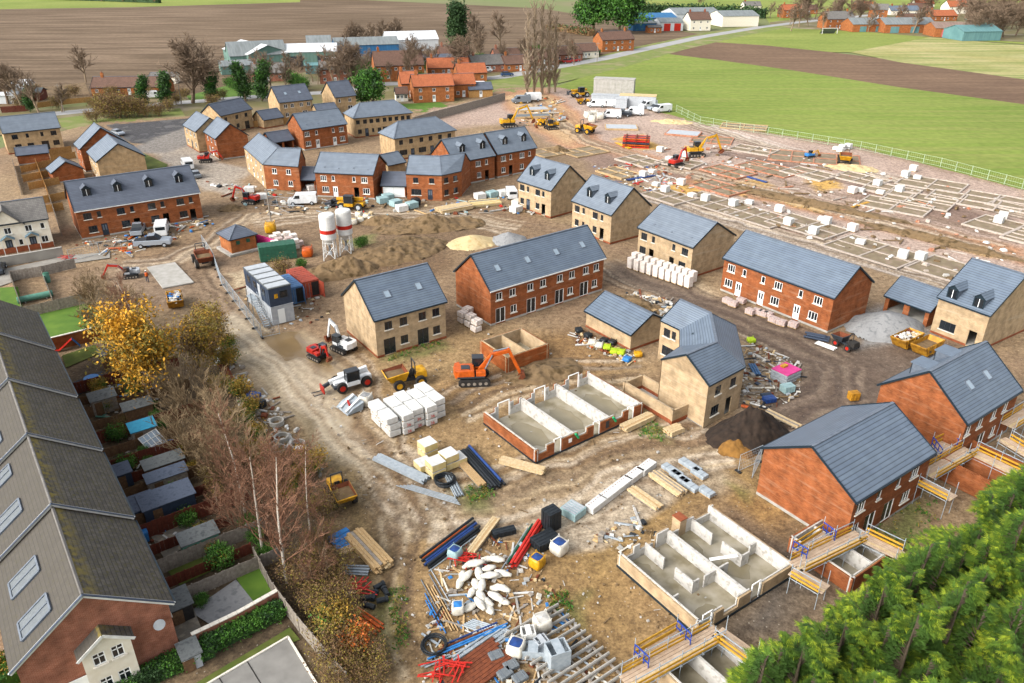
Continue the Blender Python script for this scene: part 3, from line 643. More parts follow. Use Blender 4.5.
base = c3('b2966a')*(1-N1)[..., None]+c3('98795a')*N1[..., None]
colr = base*(.8+.4*N2)[..., None]; wet = np.zeros_like(gx); hgt = (N2-.5)*.16+(N1-.5)*.12+(vnoise(gx, gy, .9, 31, 2)-.5)*.08
def block(P, pad):
    xs = [p.x for p in P]; ys = [p.y for p in P]
    return (slice(*np.searchsorted(y1d, (min(ys)-pad, max(ys)+pad))), slice(*np.searchsorted(x1d, (min(xs)-pad, max(xs)+pad))))
def paint(pts, h1, h2=None, soft=1.5, wobble=1.0, op=1.0, w=None, dh=0):
    """colour a patch of earth inside an outline, with a ragged edge"""
    P = [at(*p) for p in pts]; B = block(P, 5+soft); x = gx[B]+wob[0][B]*wobble; y = gy[B]+wob[1][B]*wobble
    if x.size == 0: return
    ins = np.zeros(x.shape, bool); d = np.full(x.shape, 1e9)
    for a, b in zip(P, P[1:]+P[:1]):
        ins ^= ((a.y > y) != (b.y > y)) & (x < (b.x-a.x)*(y-a.y)/((b.y-a.y) or 1e-9)+a.x)
        ex, ey = b.x-a.x, b.y-a.y; q = np.clip(((x-a.x)*ex+(y-a.y)*ey)/(ex*ex+ey*ey+1e-9), 0, 1); d = np.minimum(d, np.hypot(x-a.x-q*ex, y-a.y-q*ey))
    k = np.clip(.5-np.where(ins, -d, d)/(2*soft), 0, 1)*op; n1 = N1[B][..., None]
    c = (c3(h1)*(1-n1)+c3(h2 or h1)*n1)*(.86+.28*N2[B])[..., None]
    colr[B] = colr[B]*(1-k[..., None])+c*k[..., None]
    if w is not None: wet[B] = wet[B]*(1-k)+w*k
    hgt[B] += dh*k
def track(pts, width, hx, op=.7, gauge=2.2, n=1, dh=-.08, seed=0, wobble=.5, soft=.35, off=0):
    """wheel ruts along a line"""
    P = [at(*p) for p in pts]; rnd = random.Random(seed+len(pts)*7); B = block(P, 5+width); x = gx[B]+wob[0][B]*wobble; y = gy[B]+wob[1][B]*wobble; c = c3(hx)
    brk = np.clip(.35+1.3*vnoise(gx[B], gy[B], 5, seed+3, 2), 0, 1.1)
    for j in range(n):
        o = rnd.uniform(-width/2, width/2) if n > 1 else off
        for gsd in (-gauge/2, gauge/2):
            d = np.full(x.shape, 1e9)
            for a, b in zip(P, P[1:]):
                e = (b-a); nrm = Vector((-e.y, e.x, 0)).normalized()*(o+gsd); ax, ay = a.x+nrm.x, a.y+nrm.y
                q = np.clip(((x-ax)*e.x+(y-ay)*e.y)/(e.x**2+e.y**2), 0, 1); d = np.minimum(d, np.hypot(x-ax-q*e.x, y-ay-q*e.y))
            k = np.clip(1.4-1.4*d/(soft*2), 0, 1)*op*brk; k = np.clip(k, 0, 1)
            colr[B] = colr[B]*(1-k[..., None])+c*k[..., None]; hgt[B] += dh*k
# big zones
paint([(430, 110), (560, 88), (700, 124), (860, 149), (1030, 192), (1100, 300), (1030, 300), (900, 262), (740, 210), (640, 180), (560, 145), (520, 122), (440, 128)], 'd2b9a6', 'bd9f8a', 3)
paint([(500, 92), (545, 88), (580, 112), (600, 140), (660, 158), (735, 178), (820, 200), (1030, 250), (1030, 268), (820, 215), (720, 190), (640, 172), (570, 152), (530, 128), (505, 110)], 'd39c6c', 'c08658', 1.5)
paint([(505, 96), (540, 90), (565, 108), (585, 128), (570, 145), (540, 130), (515, 112)], 'e2bc84', 'd2a974', 2)
paint([(640, 180), (700, 186), (760, 200), (840, 226), (930, 262), (1030, 296), (1030, 310), (900, 268), (740, 222), (660, 195)], 'cdb9a8', 'b89d8a', 1.5)
for q in ([(725, 183), (760, 178), (772, 186), (745, 195)], [(805, 180), (835, 178), (845, 188), (820, 192)], [(700, 176), (726, 182), (722, 192), (700, 186)], [(945, 238), (985, 245), (1010, 257), (990, 258), (950, 248)],
          [(650, 186), (690, 184), (710, 194), (690, 197)], [(770, 190), (830, 206), (820, 212), (768, 198)], [(612, 138), (640, 134), (668, 150), (640, 150)]): paint(q, 'ecbc4e', 'dba840', 1.0)
for q in ([(745, 140), (800, 150), (830, 165), (800, 172), (740, 158)], [(860, 180), (960, 205), (1020, 225), (1010, 238), (900, 212), (850, 195)], [(640, 168), (700, 170), (720, 178), (660, 180)], [(560, 150), (600, 150), (640, 165), (600, 172)]): paint(q, 'a98b76', '8e705e', 2)
track([(690, 118), (800, 150), (920, 182), (1030, 215)], 6, 'e0d2c2', .7, 2.2, 3, seed=3)
track([(720, 150), (820, 172), (930, 200), (1030, 232)], 5, '84695a', .6, 2.2, 3, seed=4)
track([(640, 196), (740, 226), (860, 262), (1020, 312)], 4, 'e2d6c8', .7, 2.4, 3, seed=5)
track([(655, 190), (760, 218), (880, 258), (1030, 300)], 4, '93745f', .6, 2.4, 2, seed=6)
track([(520, 96), (560, 112), (590, 140), (660, 165), (760, 190), (900, 225), (1030, 262)], 3, 'a87850', .6, 2.4, 3, seed=7)
# older estate streets
paint([(150, 150), (190, 135), (215, 160), (250, 170), (235, 195), (205, 190), (165, 165)], 'bdb2a2', 'aa9c88', 1)
paint([(108, 125), (188, 118), (192, 130), (160, 145), (130, 143)], '454548', '525154', .4, .3)
paint([(150, 138), (190, 126), (192, 145), (165, 152), (130, 152)], '9a948a', '87807a', .8)
# brown working area round silos and heaps
paint([(200, 195), (250, 195), (320, 205), (420, 200), (520, 215), (560, 235), (470, 262), (455, 300), (430, 262), (345, 290), (300, 260), (230, 240), (205, 220)], 'a78a62', '8d7050', 2)
paint([(370, 200), (480, 205), (540, 215), (470, 250), (460, 270), (400, 265), (340, 255), (330, 225)], 'a08259', '7f6446', 2)
paint([(330, 255), (440, 240), (455, 262), (440, 275), (360, 275), (320, 285)], '8b6d48', '75593a', 1.5)
# pale wet haul road
paint([(195, 318), (235, 310), (262, 335), (310, 338), (330, 355), (352, 400), (372, 438), (300, 425), (255, 388), (225, 355), (195, 345)], 'e6d2ae', 'd6be96', 1.5, w=.5)
paint([(258, 332), (300, 328), (338, 360), (350, 385), (300, 375), (275, 352)], 'cdb487', 'bfa67a', .8, w=.85)
paint([(262, 335), (297, 332), (300, 345), (270, 350)], 'a98c5a', 'a08450', .4, w=1)
paint([(318, 418), (350, 415), (352, 428), (325, 430)], 'd8c09a', None, .5, w=.8)
paint([(205, 268), (240, 262), (262, 300), (262, 330), (215, 320), (190, 300)], 'b59a78', 'a08468', 2)
paint([(228, 275), (248, 272), (285, 330), (262, 335)], 'd6c29a', None, .8)
paint([(110, 260), (200, 245), (240, 240), (238, 262), (205, 275), (190, 315), (120, 300), (100, 280)], 'a98f70', '94785a', 2)
paint([(95, 245), (200, 235), (290, 205), (330, 208), (250, 232), (190, 252), (110, 262)], 'a58761', '957650', 1.2)
# mid site golden mud
paint([(370, 330), (470, 325), (560, 340), (640, 370), (640, 420), (560, 470), (470, 500), (380, 470), (340, 420)], 'bd9c64', 'a07f50', 3)
paint([(480, 345), (580, 330), (620, 365), (575, 385), (500, 385), (440, 395)], 'b08850', '98733f', 2)
paint([(340, 450), (480, 500), (640, 440), (700, 450), (560, 500), (440, 540), (380, 540)], 'b39260', '9a7a52', 2)
paint([(380, 500), (560, 500), (700, 560), (700, 690), (380, 690)], 'bb9a60', 'a58250', 3)
paint([(540, 520), (640, 470), (760, 450), (820, 510), (720, 500), (620, 560), (640, 660), (560, 610)], 'b2904e', 'a07c44', 2.5)
paint([(540, 522), (650, 462), (712, 452), (720, 470), (600, 548), (566, 552)], 'd2c0a2', 'c2ad8c', .4, .25)
paint([(640, 470), (700, 450), (770, 500), (720, 498), (690, 490)], 'cbb795', 'b8a07a', .8, .4)
paint([(740, 480), (790, 500), (830, 530), (800, 545), (720, 500)], 'b99150', 'a9803f', 1)
paint([(770, 540), (800, 520), (830, 560), (790, 640), (740, 640), (745, 600)], '75695a', '655a4e', 2)
paint([(380, 560), (420, 560), (430, 690), (380, 690)], 'b3955f', 'a1854f', 1)
# dark haul road curving past the corner house
paint([(600, 262), (640, 262), (760, 312), (850, 345), (930, 348), (965, 340), (890, 400), (830, 425), (770, 425), (740, 405), (790, 372), (780, 352), (720, 322), (650, 290)], '86705a', '6a5644', 1.5, .5)
paint([(850, 350), (930, 330), (945, 350), (900, 400), (840, 420), (800, 415)], '93806c', '7c6a5a', 1.5)
paint([(860, 312), (890, 305), (930, 330), (905, 348), (860, 345)], 'a3a09a', '8e8b86', 1)
paint([(720, 300), (830, 345), (850, 352), (848, 360), (800, 345), (715, 310)], 'd0b68e', 'bda07a', .8, .5)
paint([(640, 262), (690, 275), (720, 292), (720, 302), (660, 286), (605, 268)], 'd3ba92', 'bfa478', .8, .5)
paint([(735, 345), (800, 365), (790, 400), (740, 420), (725, 385)], 'c0a988', 'a89272', 1.2)
paint([(700, 425), (760, 415), (790, 420), (770, 445), (715, 450)], '3a2f28', '30261f', .8)
track([(610, 268), (700, 300), (790, 340), (840, 365), (830, 400), (780, 425)], 4, 'a28d78', .6, 2.2, 3, seed=8)
track([(640, 272), (740, 318), (830, 352), (880, 372), (840, 410)], 3, '6a5646', .6, 2.2, 3, seed=9)
# tyre marks over the middle of the site
track([(330, 380), (380, 450), (470, 490), (600, 450), (690, 440)], 7, '8a6d48', .6, 2.2, 4, seed=10)
track([(300, 380), (360, 450), (400, 520), (405, 600), (400, 683)], 4, '94764e', .6, 2.2, 2, seed=12)
track([(380, 520), (500, 495), (640, 455), (720, 445)], 6, 'd0b78c', .6, 2.2, 3, seed=13)
track([(420, 225), (350, 215), (260, 235), (170, 255)], 5, '8e7250', .6, 2.2, 3, seed=14)
track([(560, 235), (480, 215), (400, 215), (320, 210)], 5, '8e7250', .6, 2.2, 3, seed=15)
track([(215, 270), (240, 300), (290, 350), (340, 420)], 4, 'a98c66', .6, 2.2, 3, seed=16)
track([(245, 200), (215, 230), (195, 260), (205, 300)], 4, '947a5a', .6, 2.2, 2, seed=17)
track([(640, 262), (600, 235), (540, 222), (440, 205)], 4, '96795a', .6, 2.2, 3, seed=18)
rd = random.Random(3)
for pts, wd, nn in (([(372, 470), (430, 515), (520, 500), (620, 462), (720, 440)], 9, 9), ([(330, 360), (352, 430), (385, 490), (410, 540)], 8, 7), ([(400, 520), (398, 600), (396, 683)], 3, 4), ([(600, 262), (700, 305), (800, 350), (845, 365)], 6, 8), ([(845, 365), (850, 395), (790, 425), (760, 430)], 6, 6), ([(520, 225), (430, 212), (330, 210), (250, 220)], 7, 7), ([(240, 215), (205, 245), (170, 258), (120, 262)], 5, 5), ([(200, 268), (230, 310), (262, 335)], 5, 5), ([(530, 100), (590, 140), (680, 170), (820, 205), (1020, 258)], 6, 8), ([(640, 190), (740, 222), (880, 262), (1030, 308)], 6, 8), ([(690, 125), (820, 160), (1030, 218)], 9, 7), ([(660, 160), (800, 190), (1000, 245)], 12, 7), ([(450, 400), (540, 372), (640, 370)], 8, 6)):
    for k in range(nn): track(pts, wd, rd.choice(('6f563c', '7d6346', 'd9c4a0', '866a4a', 'e0ceb0')), .6, rd.uniform(1.5, 2.4), 1, rd.uniform(-.1, .02), k*13+nn, .9, rd.uniform(.13, .3), off=rd.uniform(-wd/2, wd/2))
paint([(205, 322), (235, 308), (262, 332), (300, 356), (335, 380), (352, 425), (376, 474), (345, 474), (304, 425), (262, 386), (228, 354)], 'f0ddba', 'e2cca4', .7, 1, .75, w=.4)
paint([(318, 418), (350, 413), (352, 428), (325, 430)], 'e6cfa6', None, .4, .4, w=.8)
for k in range(5): track([(235, 335), (300, 385), (345, 440), (385, 500)], 5, ('a98a62', '8e7048', 'f2e2c4')[k % 3], .55, 2.0, 1, -.05, k+70, .8, .16, off=k*1.1-2.2)
paint([(258, 331), (297, 329), (308, 345), (336, 358), (330, 366), (300, 356), (285, 362), (264, 340)], 'a5875a', '967a4e', .25, .4, w=1)
# grass gone to seed
for q in ([(345, 240), (375, 235), (380, 246), (350, 250)], [(545, 595), (565, 590), (572, 612), (550, 612)], [(465, 490), (490, 485), (495, 500), (470, 505)], [(640, 415), (665, 425), (662, 440), (640, 435)], [(380, 355), (440, 340), (445, 345), (385, 362)],
          [(390, 590), (410, 585), (412, 640), (395, 650)], [(735, 480), (762, 490), (752, 500)], [(868, 530), (905, 505), (940, 500), (930, 540), (890, 560)]): paint(q, '7f8a3c', '6d7a30', 1.0, 1.5, .75)
rdp = [(600, 262), (640, 262), (760, 314), (850, 350), (925, 350), (958, 344), (888, 398), (830, 424), (775, 424), (745, 408), (790, 378), (780, 352), (720, 322), (650, 290)]
paint(rdp, '7d6753', '66523f', .8, .6, .72, w=.25)
for k in range(9): track([(610, 266), (700, 303), (790, 340), (838, 362), (826, 398), (778, 422)], 5, ('57453a', '96806a', '6a5646')[k % 3], .6, 2.0, 1, -.08, k+40, .8, .2, off=k*.9-3.6)
# gardens and scrub on the near side
paint([(60, 370), (150, 330), (200, 330), (240, 390), (300, 470), (330, 560), (345, 690), (200, 690), (130, 560)], '6f5c40', '5d4c34', 2)
paint([(180, 300), (230, 340), (275, 400), (310, 440), (340, 500), (345, 600), (330, 690), (380, 690), (375, 560), (360, 500), (320, 430), (262, 380), (222, 330), (195, 305)], '8f7a48', '7c6638', 2)
z = hgt*.7
lum = colr.mean(-1, keepdims=True); colr = (colr*.86+lum*.14)*1.07
zz = z-.05
me = D.meshes.new('site_ground'); nv = nx*ny
me.vertices.add(nv); me.vertices.foreach_set('co', np.stack([gx, gy, zz], -1).astype(np.float32).ravel())
ii = np.arange(nv).reshape(ny, nx); quads = np.stack([ii[:-1, :-1], ii[:-1, 1:], ii[1:, 1:], ii[1:, :-1]], -1).reshape(-1, 4)
# only the site's own outline
P = [at(*p) for p in ((-60, 420), (-60, 190), (-20, 150), (100, 122), (190, 116), (262, 118), (330, 108), (430, 108), (500, 88), (555, 86), (700, 122), (860, 147), (1040, 194), (1120, 260), (1120, 683), (900, 760), (-60, 760))]
cx = (gx[:-1, :-1]+.2).ravel(); cy = (gy[:-1, :-1]+.2).ravel(); ins = np.zeros(cx.shape, bool)
for a, b in zip(P, P[1:]+P[:1]): ins ^= ((a.y > cy) != (b.y > cy)) & (cx < (b.x-a.x)*(cy-a.y)/((b.y-a.y) or 1e-9)+a.x)
quads = quads[ins]; nf = len(quads)
me.loops.add(nf*4); me.loops.foreach_set('vertex_index', quads.ravel().astype(np.int32))
me.polygons.add(nf); me.polygons.foreach_set('loop_start', np.arange(0, nf*4, 4, dtype=np.int32)); me.polygons.foreach_set('loop_total', np.full(nf, 4, dtype=np.int32))
me.polygons.foreach_set('use_smooth', np.ones(nf, bool)); me.update(calc_edges=True)
at_ = me.color_attributes.new('earth', 'FLOAT_COLOR', 'POINT'); at_.data.foreach_set('color', np.concatenate([colr, wet[..., None]], -1).astype(np.float32).ravel())
m = D.materials.new('site_earth'); m.use_nodes = True; n = m.node_tree.nodes; l = m.node_tree.links; b = n['Principled BSDF']; b.inputs['Specular IOR Level'].default_value = .35
va = n.new('ShaderNodeVertexColor'); va.layer_name = 'earth'; tc = n.new('ShaderNodeTexCoord')
t = n.new('ShaderNodeTexNoise'); t.inputs['Scale'].default_value = 1.3; t.inputs['Detail'].default_value = 9; t.inputs['Roughness'].default_value = .7; l.new(tc.outputs['Object'], t.inputs['Vector'])
rp = n.new('ShaderNodeValToRGB'); rp.color_ramp.elements[0].position = .32; rp.color_ramp.elements[1].position = .68
rp.color_ramp.elements[0].color = (.5, .45, .41, 1); rp.color_ramp.elements[1].color = (1.42, 1.43, 1.45, 1); l.new(t.outputs['Fac'], rp.inputs[0])
# wet places are smoother and more even
mw = n.new('ShaderNodeMixRGB'); l.new(va.outputs['Alpha'], mw.inputs[0]); l.new(rp.outputs[0], mw.inputs[1]); mw.inputs[2].default_value = (.95, .95, .95, 1)
t4 = n.new('ShaderNodeTexNoise'); t4.inputs['Scale'].default_value = 4.5; t4.inputs['Detail'].default_value = 6; t4.inputs['Roughness'].default_value = .75; l.new(tc.outputs['Object'], t4.inputs['Vector'])
r4 = n.new('ShaderNodeValToRGB'); r4.color_ramp.elements[0].position = .38; r4.color_ramp.elements[1].position = .62; r4.color_ramp.elements[0].color = (.66, .64, .62, 1); r4.color_ramp.elements[1].color = (1.25, 1.25, 1.25, 1); l.new(t4.outputs['Fac'], r4.inputs[0])
m4 = n.new('ShaderNodeMixRGB'); m4.blend_type = 'MULTIPLY'; m4.inputs[0].default_value = 1; l.new(rp.outputs[0], m4.inputs[1]); l.new(r4.outputs[0], m4.inputs[2]); l.new(m4.outputs[0], mw.inputs[1])
mx = n.new('ShaderNodeMixRGB'); mx.blend_type = 'MULTIPLY'; mx.inputs[0].default_value = 1; l.new(va.outputs['Color'], mx.inputs[1]); l.new(mw.outputs[0], mx.inputs[2])
# stones and litter
vo = n.new('ShaderNodeTexVoronoi'); vo.inputs['Scale'].default_value = 1.9; l.new(tc.outputs['Object'], vo.inputs['Vector'])
lt = n.new('ShaderNodeMath'); lt.operation = 'LESS_THAN'; lt.inputs[1].default_value = .1; l.new(vo.outputs['Distance'], lt.inputs[0])
sv_ = n.new('ShaderNodeMath'); sv_.operation = 'MULTIPLY'; l.new(lt.outputs[0], sv_.inputs[0])
iw = n.new('ShaderNodeMath'); iw.operation = 'SUBTRACT'; iw.inputs[0].default_value = .55; l.new(va.outputs['Alpha'], iw.inputs[1]); iw.use_clamp = True; l.new(iw.outputs[0], sv_.inputs[1])
rs = n.new('ShaderNodeMixRGB'); l.new(sv_.outputs[0], rs.inputs[0]); l.new(mx.outputs[0], rs.inputs[1]); rs.inputs[2].default_value = S('d6cbb8')
l.new(rs.outputs[0], b.inputs['Base Color'])
rr = n.new('ShaderNodeMapRange'); l.new(va.outputs['Alpha'], rr.inputs[0]); rr.inputs['To Min'].default_value = .95; rr.inputs['To Max'].default_value = .16; l.new(rr.outputs[0], b.inputs['Roughness'])
bp = n.new('ShaderNodeBump'); bp.inputs['Distance'].default_value = .12; l.new(t.outputs['Fac'], bp.inputs['Height'])
bs = n.new('ShaderNodeMapRange'); l.new(va.outputs['Alpha'], bs.inputs[0]); bs.inputs['To Min'].default_value = .8; bs.inputs['To Max'].default_value = .02; l.new(bs.outputs[0], bp.inputs['Strength'])
l.new(bp.outputs[0], b.inputs['Normal'])
me.materials.append(m); so_ = D.objects.new('site_ground', me); COL.objects.link(so_); so_['kind'] = 'structure'

mat = _mat
# ================================================================ the old terrace on the near side
def moss_roof():
    m = MATS['old_concrete_tile'].copy(); m.name = 'mossy_tile'; MATS['mossy_tile'] = m
    n = m.node_tree.nodes; l = m.node_tree.links; b = n['Principled BSDF']; src = b.inputs['Base Color'].links[0].from_socket
    tc = n.new('ShaderNodeTexCoord'); sp = n.new('ShaderNodeSeparateXYZ'); l.new(tc.outputs['Object'], sp.inputs[0])
    mr = n.new('ShaderNodeMapRange'); l.new(sp.outputs[1], mr.inputs[0]); mr.inputs['From Min'].default_value = 3.55; mr.inputs['From Max'].default_value = 4.45
    lt = n.new('ShaderNodeMath'); lt.operation = 'LESS_THAN'; l.new(sp.outputs[1], lt.inputs[0]); lt.inputs[1].default_value = 4.62
    t = n.new('ShaderNodeTexNoise'); t.inputs['Scale'].default_value = 2.2; t.inputs['Detail'].default_value = 8; l.new(tc.outputs['Object'], t.inputs['Vector'])
    a = n.new('ShaderNodeMath'); a.operation = 'MULTIPLY'; l.new(mr.outputs[0], a.inputs[0]); l.new(lt.outputs[0], a.inputs[1])
    s2 = n.new('ShaderNodeMath'); s2.operation = 'MULTIPLY_ADD'; l.new(t.outputs['Fac'], s2.inputs[0]); s2.inputs[1].default_value = 4.5; s2.inputs[2].default_value = -1.75; s2.use_clamp = True
    c = n.new('ShaderNodeMath'); c.operation = 'MULTIPLY'; l.new(a.outputs[0], c.inputs[0]); l.new(s2.outputs[0], c.inputs[1])
    x = n.new('ShaderNodeMixRGB'); l.new(c.outputs[0], x.inputs[0]); l.new(src, x.inputs[1]); x.inputs[2].default_value = S('94823a'); 
    # back slope's colour is darkened to offset the sun falling on it
    gt = n.new('ShaderNodeMath'); gt.operation = 'GREATER_THAN'; l.new(sp.outputs[1], gt.inputs[0]); gt.inputs[1].default_value = 4.5
    g2 = n.new('ShaderNodeMath'); g2.operation = 'MULTIPLY'; l.new(gt.outputs[0], g2.inputs[0]); g2.inputs[1].default_value = .75
    y = n.new('ShaderNodeMixRGB'); l.new(g2.outputs[0], y.inputs[0]); l.new(x.outputs[0], y.inputs[1]); y.inputs[2].default_value = S('544f48'); l.new(y.outputs[0], b.inputs['Base Color'])
moss_roof()
def old_terrace():
    W, he, hr = 9.2, 5.1, 8.5; ax = R(126.8); st = Vector((-22.9, 38.6, 0)); dirv = Vector((math.cos(ax), math.sin(ax), 0))
    offs = [0, 10.5, 21.2, 31.8, 43.4, 55.0]; lift = [0, .3, .58, .85, 1.1]
    lab = ['brick end terrace with cream two storey bay and mossy tiled roof', 'old tiled terrace house joined to the end house with cream bay', 'old tiled terrace house in the middle of the mossy row', 'old tiled terrace house next to last at far end of mossy row', 'old tiled terrace house at far end of row beside the walled lawn']
    for k in range(5):
        L = offs[k+1]-offs[k]; z = lift[k]; t = thing('terraced_house', lab[k], 'house', st+dirv*offs[k], ax)
        mb = MB(); h = he+z-.15; F = Matrix.Translation((.06, .12, 0))
        facade(mb, t, L-.12, h, [(.12, 'W'), (.36, 'w'), (.64, 'w'), (.88, 'W'), (.15, 'P'), (.4, 'D'), (.6, 'D'), (.85, 'P')], 'old_red_brick', F, 'white_frame', 'white_door')
        B = Matrix.Translation((L-.06, W-.12, 0)) @ Matrix.Rotation(math.pi, 4, 'Z'); wall_sheet(mb, L-.12, h, [], 'old_red_brick', B)
        for x in (.06, L-.06): mb.poly([(x, .12, 0), (x, W-.12, 0), (x, W-.12, h), (x, W/2, hr+z-.15), (x, .12, h)], 'old_red_brick')
        mb.build('wall', t)
        r = MB(); tn = (hr-he)/(W/2); y0 = -.25; y1 = W+.25; z0 = he+z-.25*tn; H = hr+z; th = .16
        vs = [(x, y, q) for x in (0, L) for y, q in ((y0, z0), (W/2, H), (y1, z0), (y1, z0-th), (W/2, H-th), (y0, z0-th))]
        r.add(vs, [(0, 1, 7, 6), (1, 2, 8, 7)], 'mossy_tile'); r.add(vs, [(3, 4, 10, 9), (4, 5, 11, 10), (5, 0, 6, 11), (2, 3, 9, 8), (0, 5, 4, 1), (1, 4, 3, 2), (6, 7, 10, 11), (7, 8, 9, 10)], 'lead_grey')
        r.tube((0, W/2, H), (L, W/2, H), .11, 'grey_tile', 8)
        ro = r.build('roof', t)
        b = MB(); e = .04
        for y in (y0, y1): b.bar((-e, y, z0-.06), (-e, W/2, H-.06), .1, .24, 'white_paint')
        b.build('bargeboard', t)
        b = MB()
        for y in (y0, y1): b.bar((-.12, y, z0+.075), (-.12, W/2, H+.075), .2, .03, 'navy')
        b.build('verge_capping', t)
        g = MB(); g.bar((0, y0-.06, z0-.1), (L, y0-.06, z0-.1), .12, .12, 'fascia_black'); g.build('gutter', t)
        for u in ((2.2, 6.5) if k == 0 else (3.2, 8.6)):
            M = slope_frame(W, he+z, H, u, .40, True); f = MB(); p = MB(); w, hh = 1.75, 2.4
            for a, c, s1, s2 in ((0, -hh/2, w, .14), (0, hh/2, w, .14), (-w/2, 0, .14, hh), (w/2, 0, .14, hh), (0, 0, .08, hh)): f.box(a, c, -.02, s1, s2, .16, 'lead_grey')
            p.box(0, 0, -.02, w-.1, hh-.1, .1, 'glass_blind'); o = f.build('roof_window', ro); o.matrix_local = M; p.build('pane', o)
        if k == 0:   # cream bay on the gable end
            c, bw, bd, bh = 4.3, 2.9, .75, 4.6; b = MB()
            Fm = Matrix.Translation((-bd, c+bw/2, 0)) @ Matrix.Rotation(-math.pi/2, 4, 'Z')
            facade(b, t, bw, bh, [], 'cream_render', Fm, 'white_frame', 'white_door')
            ops = [(.55, 3.2, .75, 1.0), (1.65, 3.2, .75, 1.0), (.55, 1.0, .75, 1.0), (1.65, 1.0, .75, 1.0)]
            b = MB(); wall_sheet(b, bw, bh, ops, 'cream_render', Fm)
            for y in (c-bw/2, c+bw/2): b.poly([(-bd, y, 0), (.06, y, 0), (.06, y, bh), (-bd, y, bh)], 'cream_render')
            b.poly([(-bd, c-bw/2, bh), (-bd, c+bw/2, bh), (-bd, c, bh+.9)], 'cream_render'); bo = b.build('bay', t)
            for x, zz, w, hh in ops: window_parts(t, w, hh, 't', Fm @ Matrix.Translation((x, 0, zz)), pane='glass')
            r = MB(); q = .25
            for sg in (-1, 1):
                P = [(-bd-q, c+sg*(bw/2+q), bh-.25), (.05, c+sg*(bw/2+q), bh-.25), (.05, c, bh+1.0), (-bd-q, c, bh+1.0)]
                r.prism(P if sg < 0 else P[::-1], (0, 0, .12), 'mossy_tile'); r.bar((-bd-q-.02, c+sg*(bw/2+q), bh-.25), (-bd-q-.02, c, bh+1.0), .05, .2, 'white_paint')
            r.build('bay_roof', t)
            d = MB(); d.box(-.02, 7.0, 0, .06, 2.6, 2.2, 'white_door'); d.build('garage_door', t)
            s = MB(); s.lathe([(.02, 0), (.3, .05), (.38, .14)], 'grey_panel', 14); so = s.build('satellite_dish', t); so.matrix_local = Matrix.Translation((-.25, 1.0, 3.9)) @ Matrix.Rotation(R(-70), 4, 'Y')
mat('glass_blind', '7f8588', '70767a', 6, rough=.7, spec=.15)
old_terrace()
def cottage():
    x, y, phi = -88.5, 113.3, 31.4; L, W, he, hr = 15.5, 7.6, 4.9, 7.4
    t = house('semi_detached_house', 'cream rendered pair of cottages with blue porches and grey tiled roof', x, y, phi, L, W, he, hr, 'cream_render',
              [(.62, 'V'), (.81, 'V'), (.94, 'w'), (.6, 'D'), (.82, 'D'), (.93, 'H'), (.71, 'g')], rm='grey_tile', doorc='dark_door', plinth=False, floor=True)
    for u in (9.25, 12.65):
        p = MB()
        for sg in (-1, 1): p.prism([(u+sg*1.0, -.9, 2.35), (u+sg*1.0, .1, 2.35), (u, .1, 3.0), (u, -.9, 3.0)][::sg], (0, 0, .1), 'blue_slate'); p.box(u+sg*.85, -.8, 0, .1, .1, 2.35, 'white_paint')
        p.build('porch', t)
    g = MB(); c = 9.6
    g.prism([(c-2.3, -.05, 4.4), (c+2.3, -.05, 4.4), (c, -.05, 6.9)], (0, 3.2, 0), 'cream_render'); g.build('front_gable', t)
    r = MB()
    for sg in (-1, 1): r.prism([(c+sg*2.6, -.35, 4.3), (c+sg*2.6, 3.4, 4.3), (c, 3.4, 7.05), (c, -.35, 7.05)][::sg], (0, 0, .12), 'grey_tile')
    r.build('gable_roof', t)
    b = MB(); b.box(L/2, -.02+.1, 0, L-.3, .06, .9, 'plinth_brick'); b.build('brick_base', t)
mat('blue_slate', '7d9aa8', '6d8a98', 3)
cottage()
house('detached_house', 'buff house with small gabled dormers joining the open double garage', 53.9, 90.4, -57, 6.6, 12.0, 5.0, 8.9, 'buff_brick', [(.3, 'B'), (.8, 'O')], dorm=(.22, .72), ds=.05, frame='dark_frame')
# ================================================================ half built shells
def shell_wall(mb, p, q, prof, outer, inner, t=.3, flip=1, cap=True):
    """a cavity wall along p-q; prof = list of (f0, f1, height)"""
    p, q = Vector(p), Vector(q); d = (q-p); L = d.length; d.normalize(); n = Vector((-d.y, d.x, 0))*flip
    rz = math.atan2(d.y, d.x)
    for a, b, h in prof:
        if h <= 0: continue
        c = p+d*((a+b)/2*L); w = (b-a)*L
        if outer: o = c+n*(t*.19); mb.box(o.x, o.y, 0, w, t*.37, h, outer, rz)
        i = c+n*(t*.80 if outer else 0); mb.box(i.x, i.y, 0, w, t*.38 if outer else t*.5, h+(.06 if outer else 0), inner, rz)
        if outer and cap: k = c+n*(t*.50); mb.box(k.x, k.y, h-.12, w, t*.25, .08, 'timber_pale', rz)
def frame_up(mb, x, y, z, w, h, rz, m='white_frame', t=.08):
    M = Matrix.Translation((x, y, z)) @ Matrix.Rotation(rz, 4, 'Z')
    for a in (-w/2, w/2): mb.box(a, 0, 0, t, t, h, m, M=M)
    mb.box(0, 0, h-t, w, t, t, m, M=M)
